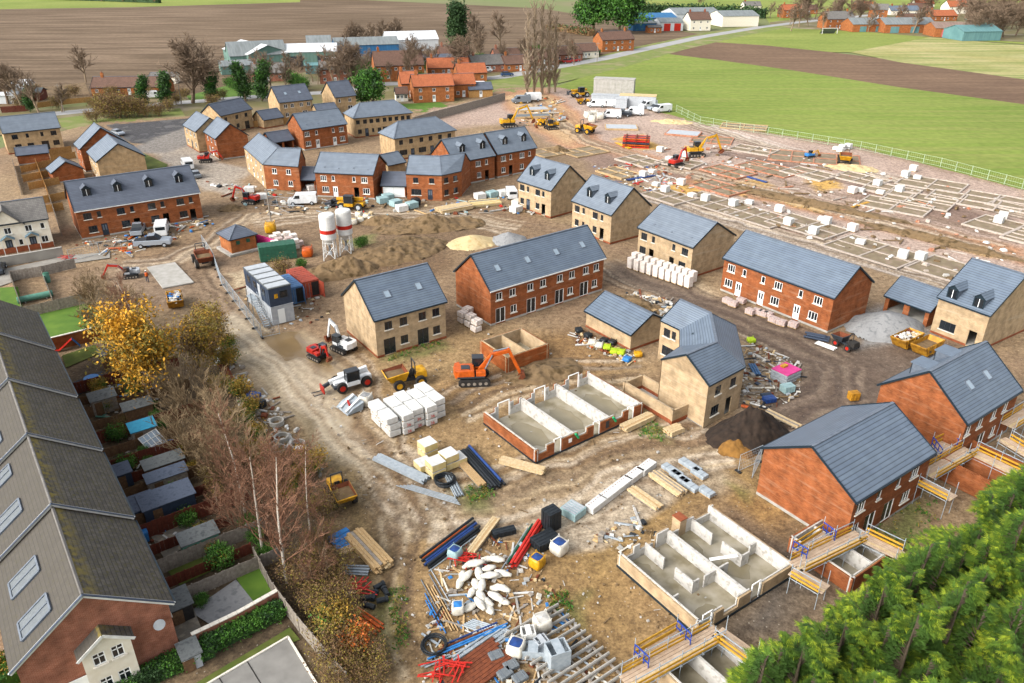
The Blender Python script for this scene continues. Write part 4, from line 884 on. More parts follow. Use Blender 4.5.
def shell_M():
    t = thing('house_shell', 'roofless red brick shell of three houses with white block inner walls', 'unfinished house', (2.3, 61.4, 0), R(37)); L, W = 14.5, 8.7; h = 1.45
    w = MB(); o = 'red_brick'; i = 'pale_block'
    pr = [(0, .025, h), (.025, .10, .85), (.10, .16, h), (.23, .37, h), (.37, .455, .85), (.455, .515, h), (.58, .715, h), (.715, .80, .85), (.80, .85, h), (.91, 1, h)]
    shell_wall(w, (0, 0, 0), (L, 0, 0), pr, o, i); shell_wall(w, (0, W, 0), (0, 0, 0), [(0, 1, h-.1)], o, i); shell_wall(w, (L, 0, 0), (L, W, 0), [(0, 1, h)], o, i)
    pb = []
    for k in range(3): a = k/3; pb += [(a+.005, a+.05, .8), (a+.05, a+.09, 1.0), (a+.09, a+.12, h+.1), (a+.225, a+.255, h+.1), (a+.255, a+.31, .9), (a+.31, a+.332, h+.1)]
    shell_wall(w, (L, W, 0), (0, W, 0), [(1-b, 1-a, hh) for a, b, hh in pb], o, i); w.build('outer_wall', t)
    for k in (1, 2):
        p = MB(); p.box(L*k/3, W/2, 0, .32, W-.6, h+.05, i); p.build('party_wall', t)
    for f in (.195, .547, .88):
        d = MB(); frame_up(d, f*L, .15, 0, .85, 1.75, 0); d.build('door_frame', t)
    for k in range(3):
        d = MB(); frame_up(d, (k/3+.172)*L, W-.15, 0, 1.45, 1.95, 0); d.build('door_frame', t)
    s = MB(); s.box(L/2, W/2, -.05, L-.5, W-.5, .13, 'wet_slab'); s.build('floor_slab', t)
    for k in range(3):
        pd = MB(); c = L*(k/3+1/6); rr = random.Random(k)
        pts = [(c+1.5*math.cos(a)*rr.uniform(.7, 1.05)+.2, W*.48+2.9*math.sin(a)*rr.uniform(.75, 1.05), .094) for a in [2*math.pi*j/18 for j in range(18)]]
        pd.poly(pts, 'water_tan'); pd.build('puddle', t)
    dp = MB(); dp.box(L/2, -.03, 0, L+.1, .05, .16, 'fascia_black'); dp.box(-.03, W/2, 0, .05, W, .16, 'fascia_black'); dp.build('damp_course', t)
    for f in (.34, .69):
        c = MB(); c.tube((f*L, -.1, 1.5), (f*L+.35, -.18, .95), .13, 'green_pipe', 8); c.build('green_sleeve', t)
    m = MB(); m.box(.30*L, -.015, .7, .4, .03, .45, 'white_frame'); m.build('meter_box', t)
    m = MB(); m.box(.645*L, -.015, .45, .45, .03, .8, 'dark_frame'); m.build('meter_box', t)
mat('green_pipe', '1fb070', '18965e', 3)
shell_M()
def shell_N():
    t = thing('house_shell', 'roofless buff brick shell of a pair beside the conifers, pale block rooms', 'unfinished house', (13.4, 40.4, 0), R(34.5)); L, W = 10.6, 8.7; h = 1.3
    w = MB(); o = 'buff_brick'; i = 'pale_block'
    shell_wall(w, (0, 0, 0), (L, 0, 0), [(.0, .03, h), (.16, .25, h), (.25, .40, .5), (.40, .50, h), (.50, .53, h), (.66, 1, h)], o, i)
    shell_wall(w, (0, W, 0), (0, 0, 0), [(0, 1, h)], o, i); shell_wall(w, (L, 0, 0), (L, W, 0), [(0, 1, h+.1)], o, i)
    shell_wall(w, (L, W, 0), (0, W, 0), [(0, .02, h+.2), (.02, .22, .75), (.22, .32, h), (.36, .50, .75), (.50, .62, h+.15), (.66, .80, .75), (.80, .86, h+.1), (.86, .97, .7), (.97, 1, h)], o, i); w.build('outer_wall', t)
    p = MB(); p.box(L*.5, W/2, 0, .3, W-.6, h, i); p.build('party_wall', t)
    for u, v0, v1, u1 in ((.26, .72, .97, None), (.26, .36, .58, .32), (.76, .70, .97, None), (.76, .34, .58, .84)):
        q = MB(); q.box(u*L, (v0+v1)/2*W, 0, .13, (v1-v0)*W, h-.05, i)
        if u1: q.box((u+u1)/2*L, v0*W+.065, 0, (u1-u)*L, .13, h-.05, i)
        q.build('partition_wall', t)
    for a, b, v in ((.37, .485, .36), (.515, .62, .36), (.03, .09, .34), (.90, .97, .40)):
        q = MB(); q.box((a+b)/2*L, v*W, 0, (b-a)*L, .13, h-.05, i); q.build('partition_wall', t)
    for f in (.095, .595):
        d = MB(); frame_up(d, f*L, .15, 0, .9, 1.7, 0); d.build('door_frame', t)
    s = MB(); s.box(L/2, W/2, -.05, L-.5, W-.5, .13, 'wet_slab'); s.build('floor_slab', t)
    for cx, cy, a, b in ((.2, .14, 1.2, .8), (.13, .82, .9, .9), (.72, .35, 1.3, 1.3), (.62, .78, .7, 1.3)):
        pd = MB(); rr = random.Random(int(cx*99)); pd.poly([(cx*L+a*math.cos(q)*rr.uniform(.7, 1.1), cy*W+b*math.sin(q)*rr.uniform(.7, 1.1), .094) for q in [2*math.pi*j/16 for j in range(16)]], 'water_tan'); pd.build('puddle', t)
    dp = MB(); dp.box(L/2, -.03, 0, L+.1, .05, .2, 'fascia_black'); dp.box(-.03, W/2, 0, .05, W, .2, 'fascia_black'); dp.build('damp_course', t)
    c = MB(); c.box(L*.655, W+.1, 0, .75, .9, 1.7, 'buff_brick'); c.box(L*.655, W+.1, 1.7, .85, 1.0, .06, 'plinth_brick'); c.build('chimney_base', t)
    k = MB(); k.bar((L*.52, W*.47, 1.35), (L*.72, W*.36, 1.4), .3, .04, 'white_frame'); k.build('plank', t)
shell_N()
def small_shell(name, label, px, py, rzd, L, W, h, outer, inner='pale_block', prof=None, divider=True, cat='unfinished garage', slab='wet_slab', loc=None):
    t = thing(name, label, cat, loc or at(px, py), R(rzd)); w = MB()
    shell_wall(w, (0, 0, 0), (L, 0, 0), (prof or {}).get(0, [(0, 1, h)]), outer, inner); shell_wall(w, (L, 0, 0), (L, W, 0), (prof or {}).get(1, [(0, 1, h)]), outer, inner)
    shell_wall(w, (L, W, 0), (0, W, 0), (prof or {}).get(2, [(0, 1, h)]), outer, inner); shell_wall(w, (0, W, 0), (0, 0, 0), (prof or {}).get(3, [(0, 1, h)]), outer, inner); w.build('outer_wall', t)
    if divider: d = MB(); d.box(L/2, W/2, 0, .2, W-.6, h-.05, inner); d.build('partition_wall', t)
    s = MB(); s.box(L/2, W/2, -.05, L-.5, W-.5, .12, slab); s.build('floor_slab', t); return t
small_shell('garage_shell', 'small roofless garage of buff over red brick behind the orange excavator', 0, 0, 36, 6.2, 5.6, 1.9, 'garage_wall', 'buff_brick', loc=(-.6, 79.2, 0), divider=True)
def yard_wall():
    t = thing('garage_shell', 'low buff walls on red base adjoining the faceted corner house', 'unfinished garage', at(672, 424), R(126)); w = MB()
    for p, q in (((0, -2.6, 0), (0, .1, 0)), ((0, 0, 0), (7.2, 0, 0)), ((7.2, -2.8, 0), (7.2, .1, 0)), ((7.2, -2.7, 0), (3.4, -2.7, 0))):
        p, q = Vector(p), Vector(q); c = (p+q)/2; d = q-p; w.box(c.x, c.y, .45, d.length+.2, .22, 1.25, 'buff_brick', math.atan2(d.y, d.x)); w.box(c.x, c.y, 0, d.length+.24, .26, .45, 'plinth_brick', math.atan2(d.y, d.x))
    w.build('wall', t); f = MB(); f.box(3.6, -1.4, -.02, 7, 2.8, .1, 'concrete'); f.build('floor_slab', t)
yard_wall()
small_shell('garage_shell', 'roofless red brick garage inside the scaffold between the two brick houses', 0, 0, 35.5, 5.6, 5.6, 2.1, 'red_brick', 'red_brick', loc=(43.0, 55.0, 0))
small_shell('garage_shell', 'roofless red brick garage wrapped in scaffold beside the conifers', 0, 0, 35, 5.8, 5.8, 1.5, 'red_brick', 'pale_block', loc=(26.0, 44.6, 0))
small_shell('garage_shell', 'roofless buff garage wrapped in scaffold at foot of conifers', 0, 0, 35, 5.8, 5.6, 1.5, 'buff_brick', 'pale_block', loc=(12.6, 32.6, 0))
# ================================================================ scaffolds
def scaffold(label, runs, z, bay=None, group=None):
    """runs: list of ((px,py),(px,py), guard side) boards at height z"""
    o = at(*runs[0][0], z); o.z = 0; t = thing('scaffold', label, 'scaffold', o)
    for p, q, side in runs:
        a = at(*p, z)-o; b = at(*q, z)-o; d = (b-a); L = d.length; d.normalize(); n = Vector((-d.y, d.x, 0)); rz = math.atan2(d.y, d.x)
        k = MB()
        for j in range(5): c = (a+b)/2+n*((j-2)*.26); k.box(c.x, c.y, z-.02+.004*(j % 2), L+.5, .23, .045, 'board_pink' if j != 1 else 'timber_pale', rz)
        k.build('deck', t)
        g = MB()
        for s in ((side,) if side else (-1, 1)):
            e = n*(.72*s)
            for zz in (.12, .50, .95): g.bar(a+e+Vector((0, 0, zz)), b+e+Vector((0, 0, zz)), .05, .17 if zz < .9 else .06, 'board_yellow' if zz < .9 else 'galv')
        g.build('guard_rail', t)
        s_ = MB(); nn = max(2, int(L/1.9)+1)
        for j in range(nn):
            c = a+d*(L*j/(nn-1))
            for e in (-.7, .7): q_ = c+n*e; s_.tube((q_.x, q_.y, 0), (q_.x, q_.y, z+1.25), .03, 'galv', 6)
            s_.tube((c-n*.85)+Vector((0, 0, -.12)), (c+n*.85)+Vector((0, 0, -.12)), .03, 'galv', 6)
        for e in (-.7, .7): s_.tube(a+n*e+Vector((0, 0, -.18)), b+n*e+Vector((0, 0, -.18)), .03, 'galv', 6)
        s_.build('standards', t)
    if bay:
        c = [at(*p, z)-o for p in bay]; k = MB(); A, B_, C_, D_ = c
        for j in range(7): f0, f1 = j/7+.01, (j+1)/7-.01; P = [A.lerp(D_, f0), B_.lerp(C_, f0), B_.lerp(C_, f1), A.lerp(D_, f1)]; k.prism([(q.x, q.y, z) for q in P], (0, 0, .045), 'board_pink')
        k.build('loading_bay', t); g = MB()
        for P, Q in ((A, D_), (B_, C_)):
            for zz in (.4, 1.0): g.bar(P+Vector((0, 0, zz)), Q+Vector((0, 0, zz)), .07, .07, 'blue_steel')
            for f in (0, .33, .66, 1): q = P.lerp(Q, f); g.box(q.x, q.y, z, .06, .06, 1.05, 'blue_steel')
        g.build('loading_gate', t); s_ = MB()
        for q in c: s_.tube((q.x, q.y, 0), (q.x, q.y, z+1.6), .03, 'galv', 6)
        s_.build('standards', t); g = MB(); g.bar(A+Vector((0, 0, .2)), B_+Vector((0, 0, .2)), .05, .3, 'board_yellow'); g.bar(A+Vector((0, 0, .8)), B_+Vector((0, 0, .8)), .05, .2, 'board_yellow'); g.build('guard_board', t)
mat('board_pink', 'd8bfa4', 'c4a88c', 2.5, c3='cdb398'); mat('board_yellow', 'e0ad3a', 'cc9828', 3); mat('blue_steel', '2c50b0', '2444a0', 3)
scaffold('scaffold deck with blue loading gates beside the buff pair of shells', [((628, 682), (717, 633), 0), ((720, 634), (752, 657), -1)], 1.7, [(634, 655), (676, 631), (690, 645), (648, 668)])
scaffold('scaffold deck with blue loading gates round the red garage by the conifers', [((797, 566), (859, 536), 0), ((862, 537), (899, 555), 1), ((795, 572), (823, 588), -1)], 1.7, [(792, 551), (822, 532), (834, 541), (806, 559)])
scaffold('scaffold deck with yellow guard boards between the two red brick houses', [((928, 474), (969, 451), 0), ((972, 452), (1022, 476), 1), ((922, 482), (951, 497), -1)], 2.1, [(931, 446), (944, 440), (956, 448), (940, 458)])
scaffold('scaffold deck behind the house with rooflights at frame edge', [((1008, 425), (1040, 405), 0), ((1004, 440), (1040, 462), 1)], 2.1)
# ================================================================ back gardens
def fence(name, label, pts, h, m, group=None, z=0, world=False, post=1.9, cat='fence', gap=0, pm=None):
    P = [Vector((*p, 0)) if world else at(*p) for p in pts]; o = P[0].copy(); t = thing(name, label, cat, o, 0, group)
    for a, b in zip(P, P[1:]):
        a, b = a-o, b-o; d = b-a; L = d.length; d.normalize(); n = max(1, round(L/post)); rz = math.atan2(d.y, d.x); k = MB()
        for j in range(n):
            s, e = a+d*(L*j/n+.05), a+d*(L*(j+1)/n-.05); c = (s+e)/2; w = (e-s).length
            nb = max(3, int(w/.32))
            for q in range(nb): bb = s+d*(w*(q+.5)/nb); k.box(bb.x, bb.y, .03, w/nb*(.96-gap), .025+.012*(q % 2), h-.03-.02*((q*7+j) % 3), m, rz)
        k.build('panel', t)
        pp = MB()
        for j in range(n+1): c = a+d*(L*j/n); pp.box(c.x, c.y, 0, .1, .1, h+.06, pm or m, rz)
        pp.build('posts', t)
    return t
GD = Vector((math.cos(R(36.5)), math.sin(R(36.5)), 0)); TD = Vector((math.cos(R(126.8)), math.sin(R(126.8)), 0)); T0 = Vector((-22.9, 38.6, 0))
def gp(u, v): p = T0+TD*u+GD*v; return (p.x, p.y)
glab = ['short fence by the patio with the green shed', 'grey plank fence along the narrow lawn', 'red brown fence below the long blue roofed shed', 'red brown fence above the grey sheds', 'dark red fence beside the turquoise roofed shed', 'dark red fence beside the garden table', 'brown fence along the black decked garden', 'red fence along the lawn with the toy slide']
for (u, ln, m, h), lb in zip([(5.2, 9.5, 'timber_grey', 1.3), (9.2, 9.8, 'timber_grey', 1.5), (14.2, 10.4, 'fence_red', 1.6), (20.5, 10.5, 'fence_brown', 1.3), (25.6, 10.5, 'fence_red', 1.5), (31.5, 11, 'fence_red', 1.5), (37.5, 11.5, 'fence_brown', 1.3), (43.5, 12, 'fence_red', 1.5)], glab):
    fence('garden_fence', lb, [gp(u, .5), gp(u, ln)], h, m, world=True, group='fences between the back gardens')
for u in (7.3, 11.8, 17.4, 23.0, 28.6, 34.5, 40.5): fence('garden_fence', 'low dark brown fence crossing the cluttered back gardens', [gp(u, .6), gp(u, 7.5)], 1.1, 'fence_brown' if u % 2 < 1 else 'fence_red', 'low dark fences in the back gardens', world=True)
fence('garden_fence', 'weathered grey fence dividing gardens from the scrub at picture foot', [(276, 600), (300, 633), (348, 690)], 1.7, 'timber_grey', pm='timber_grey')
fence('garden_fence', 'grey fence at the end of the gravel garden beside a birch', [(256, 562), (276, 600)], 1.5, 'timber_grey')
def brickwall(name, label, pts, h, m, cap='concrete', th=.24, cat='wall'):
    P = [at(*p) for p in pts]; o = P[0].copy(); t = thing(name, label, cat, o); w = MB(); c = MB()
    for a, b in zip(P, P[1:]):
        a, b = a-o, b-o; d = b-a; q = (a+b)/2; rz = math.atan2(d.y, d.x); w.box(q.x, q.y, 0, d.length, th, h, m, rz)
        n = max(1, int(d.length/.6))
        for j in range(n): q = a.lerp(b, (j+.5)/n); c.box(q.x, q.y, h, d.length/n-.02, th+.08, .07, cap, rz)
    w.build('wall', t); c.build('coping', t); return t
brickwall('garden_wall', 'red brick garden wall with stone coping beside the clipped hedge', [(195, 650), (240, 628), (280, 605)], 1.5, 'old_red_brick', 'sill_stone')
brickwall('garden_wall', 'tan brick wall with white coping behind lawn and toy slide', [(48, 352), (80, 344), (112, 336)], 1.7, 'orange_brick', 'sill_stone')
sheet('lawn', [(0, 288), (18, 287), (24, 312), (96, 300), (106, 328), (48, 345), (38, 325), (0, 318)], 'lawn', .06)
sheet('lawn', [(236, 578), (258, 566), (276, 592), (254, 606)], 'lawn', .06)
sheet('lawn', [(168, 572), (215, 548), (234, 552), (226, 565), (180, 586)], 'lawn_dull', .06)
sheet('lawn', [(62, 356), (95, 345), (104, 352), (66, 368)], 'lawn_dull', .06)
sheet('gravel_bed', [(190, 612), (236, 580), (256, 605), (215, 628)], 'gravel', .064)
sheet('patio', [(165, 618), (192, 605), (202, 630), (182, 645)], 'paving', .068); sheet('patio', [(150, 535), (195, 510), (205, 535), (165, 560)], 'paving', .068)
mat('black_deck', '33363c', '43474e', 2); sheet('decking', [(72, 383), (102, 371), (105, 383), (78, 396)], 'black_deck', .066)
sheet('grass_verge', [(160, 705), (270, 640), (290, 628), (300, 640), (240, 665), (190, 700)], 'lawn_dull', .064)
sheet('car_park', [(180, 700), (288, 637), (320, 690), (300, 730), (180, 730)], 'slab_grey', .072)
kb = MB()
for a, b in (((180, 700), (288, 637)), ((288, 637), (322, 693))): kb.bar(at(*a, .08), at(*b, .08), .14, .16, 'sill_stone')
kb.build('kerb', kind='structure')
jn = MB()
for f in (.36, .62): p = at(180+108*f, 700-63*f, .082); q = at(180+108*f+33, 700-63*f+54, .082); jn.bar(p, q, .08, .008, 'rubber')
jn.build('paving_joint', kind='structure')
def shed(label, px, py, w, d, h, wall, roof, rz=36.5, z=.05, single=True, name='garden_shed'):
    t = thing(name, label, 'shed', at(px, py, h).xy.to_3d(), R(rz)); w *= .8; d *= .8; b = MB(); b.box(0, 0, 0, w, d, h, wall); b.build('wall', t)
    r = MB(); q = .15
    if single: r.add([(-w/2-q, -d/2-q, h), (w/2+q, -d/2-q, h), (w/2+q, d/2+q, h+.25), (-w/2-q, d/2+q, h+.25), (-w/2-q, -d/2-q, h+.07), (w/2+q, -d/2-q, h+.07), (w/2+q, d/2+q, h+.32), (-w/2-q, d/2+q, h+.32)], [(4, 5, 6, 7), (3, 2, 1, 0), (0, 1, 5, 4), (2, 3, 7, 6), (1, 2, 6, 5), (3, 0, 4, 7)], roof)
    else:
        for sg in (-1, 1): r.prism([(-w/2-q, sg*(d/2+q), h-.05), (w/2+q, sg*(d/2+q), h-.05), (w/2+q, 0, h+.5), (-w/2-q, 0, h+.5)][::-sg], (0, 0, .06), roof)
    r.build('roof', t); dd = MB(); dd.box(-w*.25, -d/2-.02, 0, .75, .04, h*.86, 'fence_brown'); dd.build('door', t); return t
mat('felt_blue', '566071', '495364', 3, c3='5e687a'); mat('felt_grey', '65696a', '535758', 3, c3='737776'); mat('turq', '3fa5c8', '3592b5', 3); mat('sage', '6aa08c', '5a907c', 3)
shed('long shed with ridged blue grey felt roof', 166, 496, 5.2, 2.6, 1.9, 'navy', 'felt_blue'); shed('small square shed with blue felt roof beside the long one', 141, 503, 2.4, 2.4, 1.8, 'navy', 'felt_blue')
shed('narrow shed with dark grey roof above the long blue shed', 166, 474, 4.2, 1.4, 1.7, 'timber_grey', 'felt_blue'); shed('grey lean-to shed with mossy roof near the bare shrub', 163, 461, 4.2, 1.6, 1.6, 'fence_brown', 'felt_grey')
shed('shed with turquoise sheet roof', 142, 426, 2.8, 1.9, 1.6, 'timber_grey', 'turq'); shed('grey roofed shed behind the turquoise one', 137, 405, 3.4, 1.7, 1.7, 'fence_brown', 'felt_grey')
shed('dark grey garden shed beside the orange tree', 102, 396, 3.0, 2.0, 1.7, 'timber_grey', 'felt_grey'); shed('pale roofed shed at the end of the toy slide lawn', 108, 352, 2.2, 1.8, 1.8, 'fence_brown', 'felt_blue')
shed('red summerhouse with grey felt roof and green doors', 198, 535, 3.5, 1.7, 1.7, 'sage', 'felt_grey'); shed('low grey bin store at the brick gable corner', 189, 650, 1.4, 1.6, 1.3, 'grey_panel', 'felt_grey')
shed('dark timber shed at the edge of the gravel garden', 178, 600, 1.8, 2.2, 1.5, 'rubber', 'felt_grey'); shed('blue roofed shed wedged against the terrace wall', 122, 470, 1.5, 1.8, 1.5, 'navy', 'felt_blue')
def slide():
    t = thing('toy_slide', 'red and blue plastic toy slide on the small lawn', 'slide', at(74, 347, .06), R(30)); c = MB(); c.bar((0, 0, 1.15), (-1.6, -.2, .08), .5, .06, 'red_plastic'); c.bar((-1.6, -.2, .08), (-2.1, -.25, .08), .5, .06, 'red_plastic'); c.build('chute', t)
    l_ = MB()
    for s in (-.22, .22): l_.bar((0, s, 1.2), (.7, s, 0), .1, .08, 'blue_bright')
    for f in (.25, .5, .75): l_.bar((.7*f, -.22, 1.2*(1-f)), (.7*f, .22, 1.2*(1-f)), .08, .05, 'blue_bright')
    l_.build('ladder', t)
slide()
def toycar():
    t = thing('toy_car', 'red and yellow plastic ride-on toy car beside the slide', 'toy', at(91, 340, .06), R(20)); b = MB(); b.box(0, 0, .15, 1.0, .6, .4, 'red_plastic', taper=.85); b.build('body', t, bevel=.06)
    r = MB(); r.box(-.05, 0, .95, .6, .55, .1, 'yellow_paint')
    for x in (-.3, .2):
        for y in (-.22, .22): r.box(x, y, .5, .06, .06, .47, 'yellow_paint')
    r.build('roof', t)
    for x in (-.32, .32):
        for y in (-.3, .3): w_ = MB(); w_.tube((x, y-.05, .14), (x, y+.05, .14), .14, 'rubber', 10); w_.build('wheel', t)
toycar()
def wheelie(label, px, py, m):
    t = thing('wheelie_bin', label, 'bin', at(px, py, .06), R(36)); b = MB(); b.box(0, 0, .08, .48, .55, .9, m, taper=1.18); b.build('body', t); l_ = MB(); l_.box(0, 0, .98, .6, .68, .09, m, taper=.9); l_.build('lid', t); a = MB(); a.tube((-.3, .28, .1), (.3, .28, .1), .1, 'rubber', 10); a.build('wheels', t)
wheelie('dark green wheelie bin beside the red fence near the patio', 143, 522, 'green_container'); wheelie('blue wheelie bin tucked below the mossy roof eave', 146, 541, 'blue_bright'); wheelie('black wheelie bin beside the brick gable and patio', 176, 622, 'black_plastic')
def table():
    t = thing('garden_table', 'white slatted garden table among fallen leaves', 'table', at(103, 408, .06), R(70)); b = MB()
    for j in range(6): b.box(0, (j-2.5)*.16, .7, 2.2, .13, .04, 'white_paint')
    b.build('top', t)
    for x in (-.9, .9):
        for y in (-.35, .35): l_ = MB(); l_.box(x, y, 0, .07, .07, .7, 'white_paint'); l_.build('leg', t)
table()
def trampoline():
    t = thing('trampoline', 'round black and blue trampoline without net on dark decking', 'trampoline', at(92, 380, .07)); t.scale = (.55,)*3; r = MB(); r.lathe([(1.3, .55), (1.5, .55), (1.5, .62), (1.3, .62)], 'blue_bright', 20); r.build('pad', t); m_ = MB(); m_.lathe([(.0, .56), (1.3, .57)], 'rubber', 20); m_.build('mat', t)
    for k in range(4): l_ = MB(); a = k*math.pi/2+.4; l_.tube((1.4*math.cos(a), 1.4*math.sin(a), 0), (1.4*math.cos(a), 1.4*math.sin(a), .56), .03, 'steel', 6); l_.build('leg', t)
trampoline()
def climbing():
    t = thing('greenhouse_frame', 'white lattice cold frame tipped up by the bare shrubs', 'cold frame', at(155, 447, .06), R(60)); b = MB()
    for j in range(5): b.bar((-1.0+.5*j, -.8, .1), (-1.0+.5*j, .8, 1.3), .06, .05, 'white_paint')
    for j in range(4): f = j/3; b.bar((-1.0, -.8+1.6*f, .1+1.2*f), (1.0, -.8+1.6*f, .1+1.2*f), .06, .05, 'white_paint')
    b.build('lattice', t); g_ = MB(); g_.add([(-1, -.8, .08), (1, -.8, .08), (1, .8, 1.28), (-1, .8, 1.28)], [(0, 1, 2, 3)], 'glass_pale'); g_.build('pane', t)
climbing()
# pen between cottages and lawn
fence('paddock_fence', 'weathered close boarded fence round the sunken pen beside bright lawn', [(12, 281), (25, 318), (94, 302), (118, 296)], 1.6, 'timber_grey')
fence('paddock_fence', 'weathered fence with gate along the lane side of the sunken pen', [(12, 281), (44, 276), (76, 268)], 1.6, 'timber_grey')
fence('paddock_fence', 'short fence dividing the sunken pen in two', [(43, 277), (54, 305)], 1.2, 'timber_grey')
brickwall('retaining_wall', 'long pale concrete wall before the cream cottages', [(-6, 268), (30, 262), (64, 256)], 1.5, 'old_concrete', 'concrete', .35)
sheet('lane', [(-10, 290), (30, 276), (70, 264), (110, 258), (110, 252), (66, 256), (0, 270)], 'old_concrete', .05)
def tank(label, px, py, m, L=2.6):
    t = thing('storage_tank', label, 'tank', at(px, py, 0), R(36)); b = MB(); b.tube((-L/2, 0, .5), (L/2, 0, .5), .45, m, 14); b.build('drum', t, smooth=False); c = MB(); c.box(-L*.3, 0, 0, .15, .8, .2, 'concrete'); c.box(L*.3, 0, 0, .15, .8, .2, 'concrete'); c.build('cradle', t)
tank('long pale green tank lying in the sunken pen', 36, 300, 'sage', 4.4)
def gtank():
    t = thing('water_butt', 'upright green water butt by the pen dividing fence', 'water butt', at(48, 282), 0); b = MB(); b.lathe([(.35, 0), (.42, .5), (.4, 1.4)], 'sage', 14); b.build('barrel', t); l_ = MB(); l_.lathe([(.43, 1.4), (.43, 1.46), (.1, 1.5)], 'green_container', 14); l_.build('lid', t)
gtank()
for pts, lb in (([(50, 200), (62, 236)], 'pale plank fence beside the cottage gable'), ([(37, 166), (52, 205)], 'new timber fence stepping down beside the garden terraces'), ([(14, 166), (22, 195)], 'brown fence between stepped gardens')):
    fence('garden_fence', lb, pts, 1.7, 'fence_new' if 'new' in lb else 'timber_grey')
for j, (p, q) in enumerate((((22, 173), (52, 166)), ((24, 182), (54, 176)), ((30, 190), (60, 184)), ((42, 204), (66, 199)), ((46, 213), (64, 210)), ((50, 156), (72, 152)), ((52, 162), (76, 158)))):
    fence('garden_fence', 'new timber fence across the stepped gardens of the buff semi', [p, q], 1.5, 'fence_new', group='stepped garden fences')
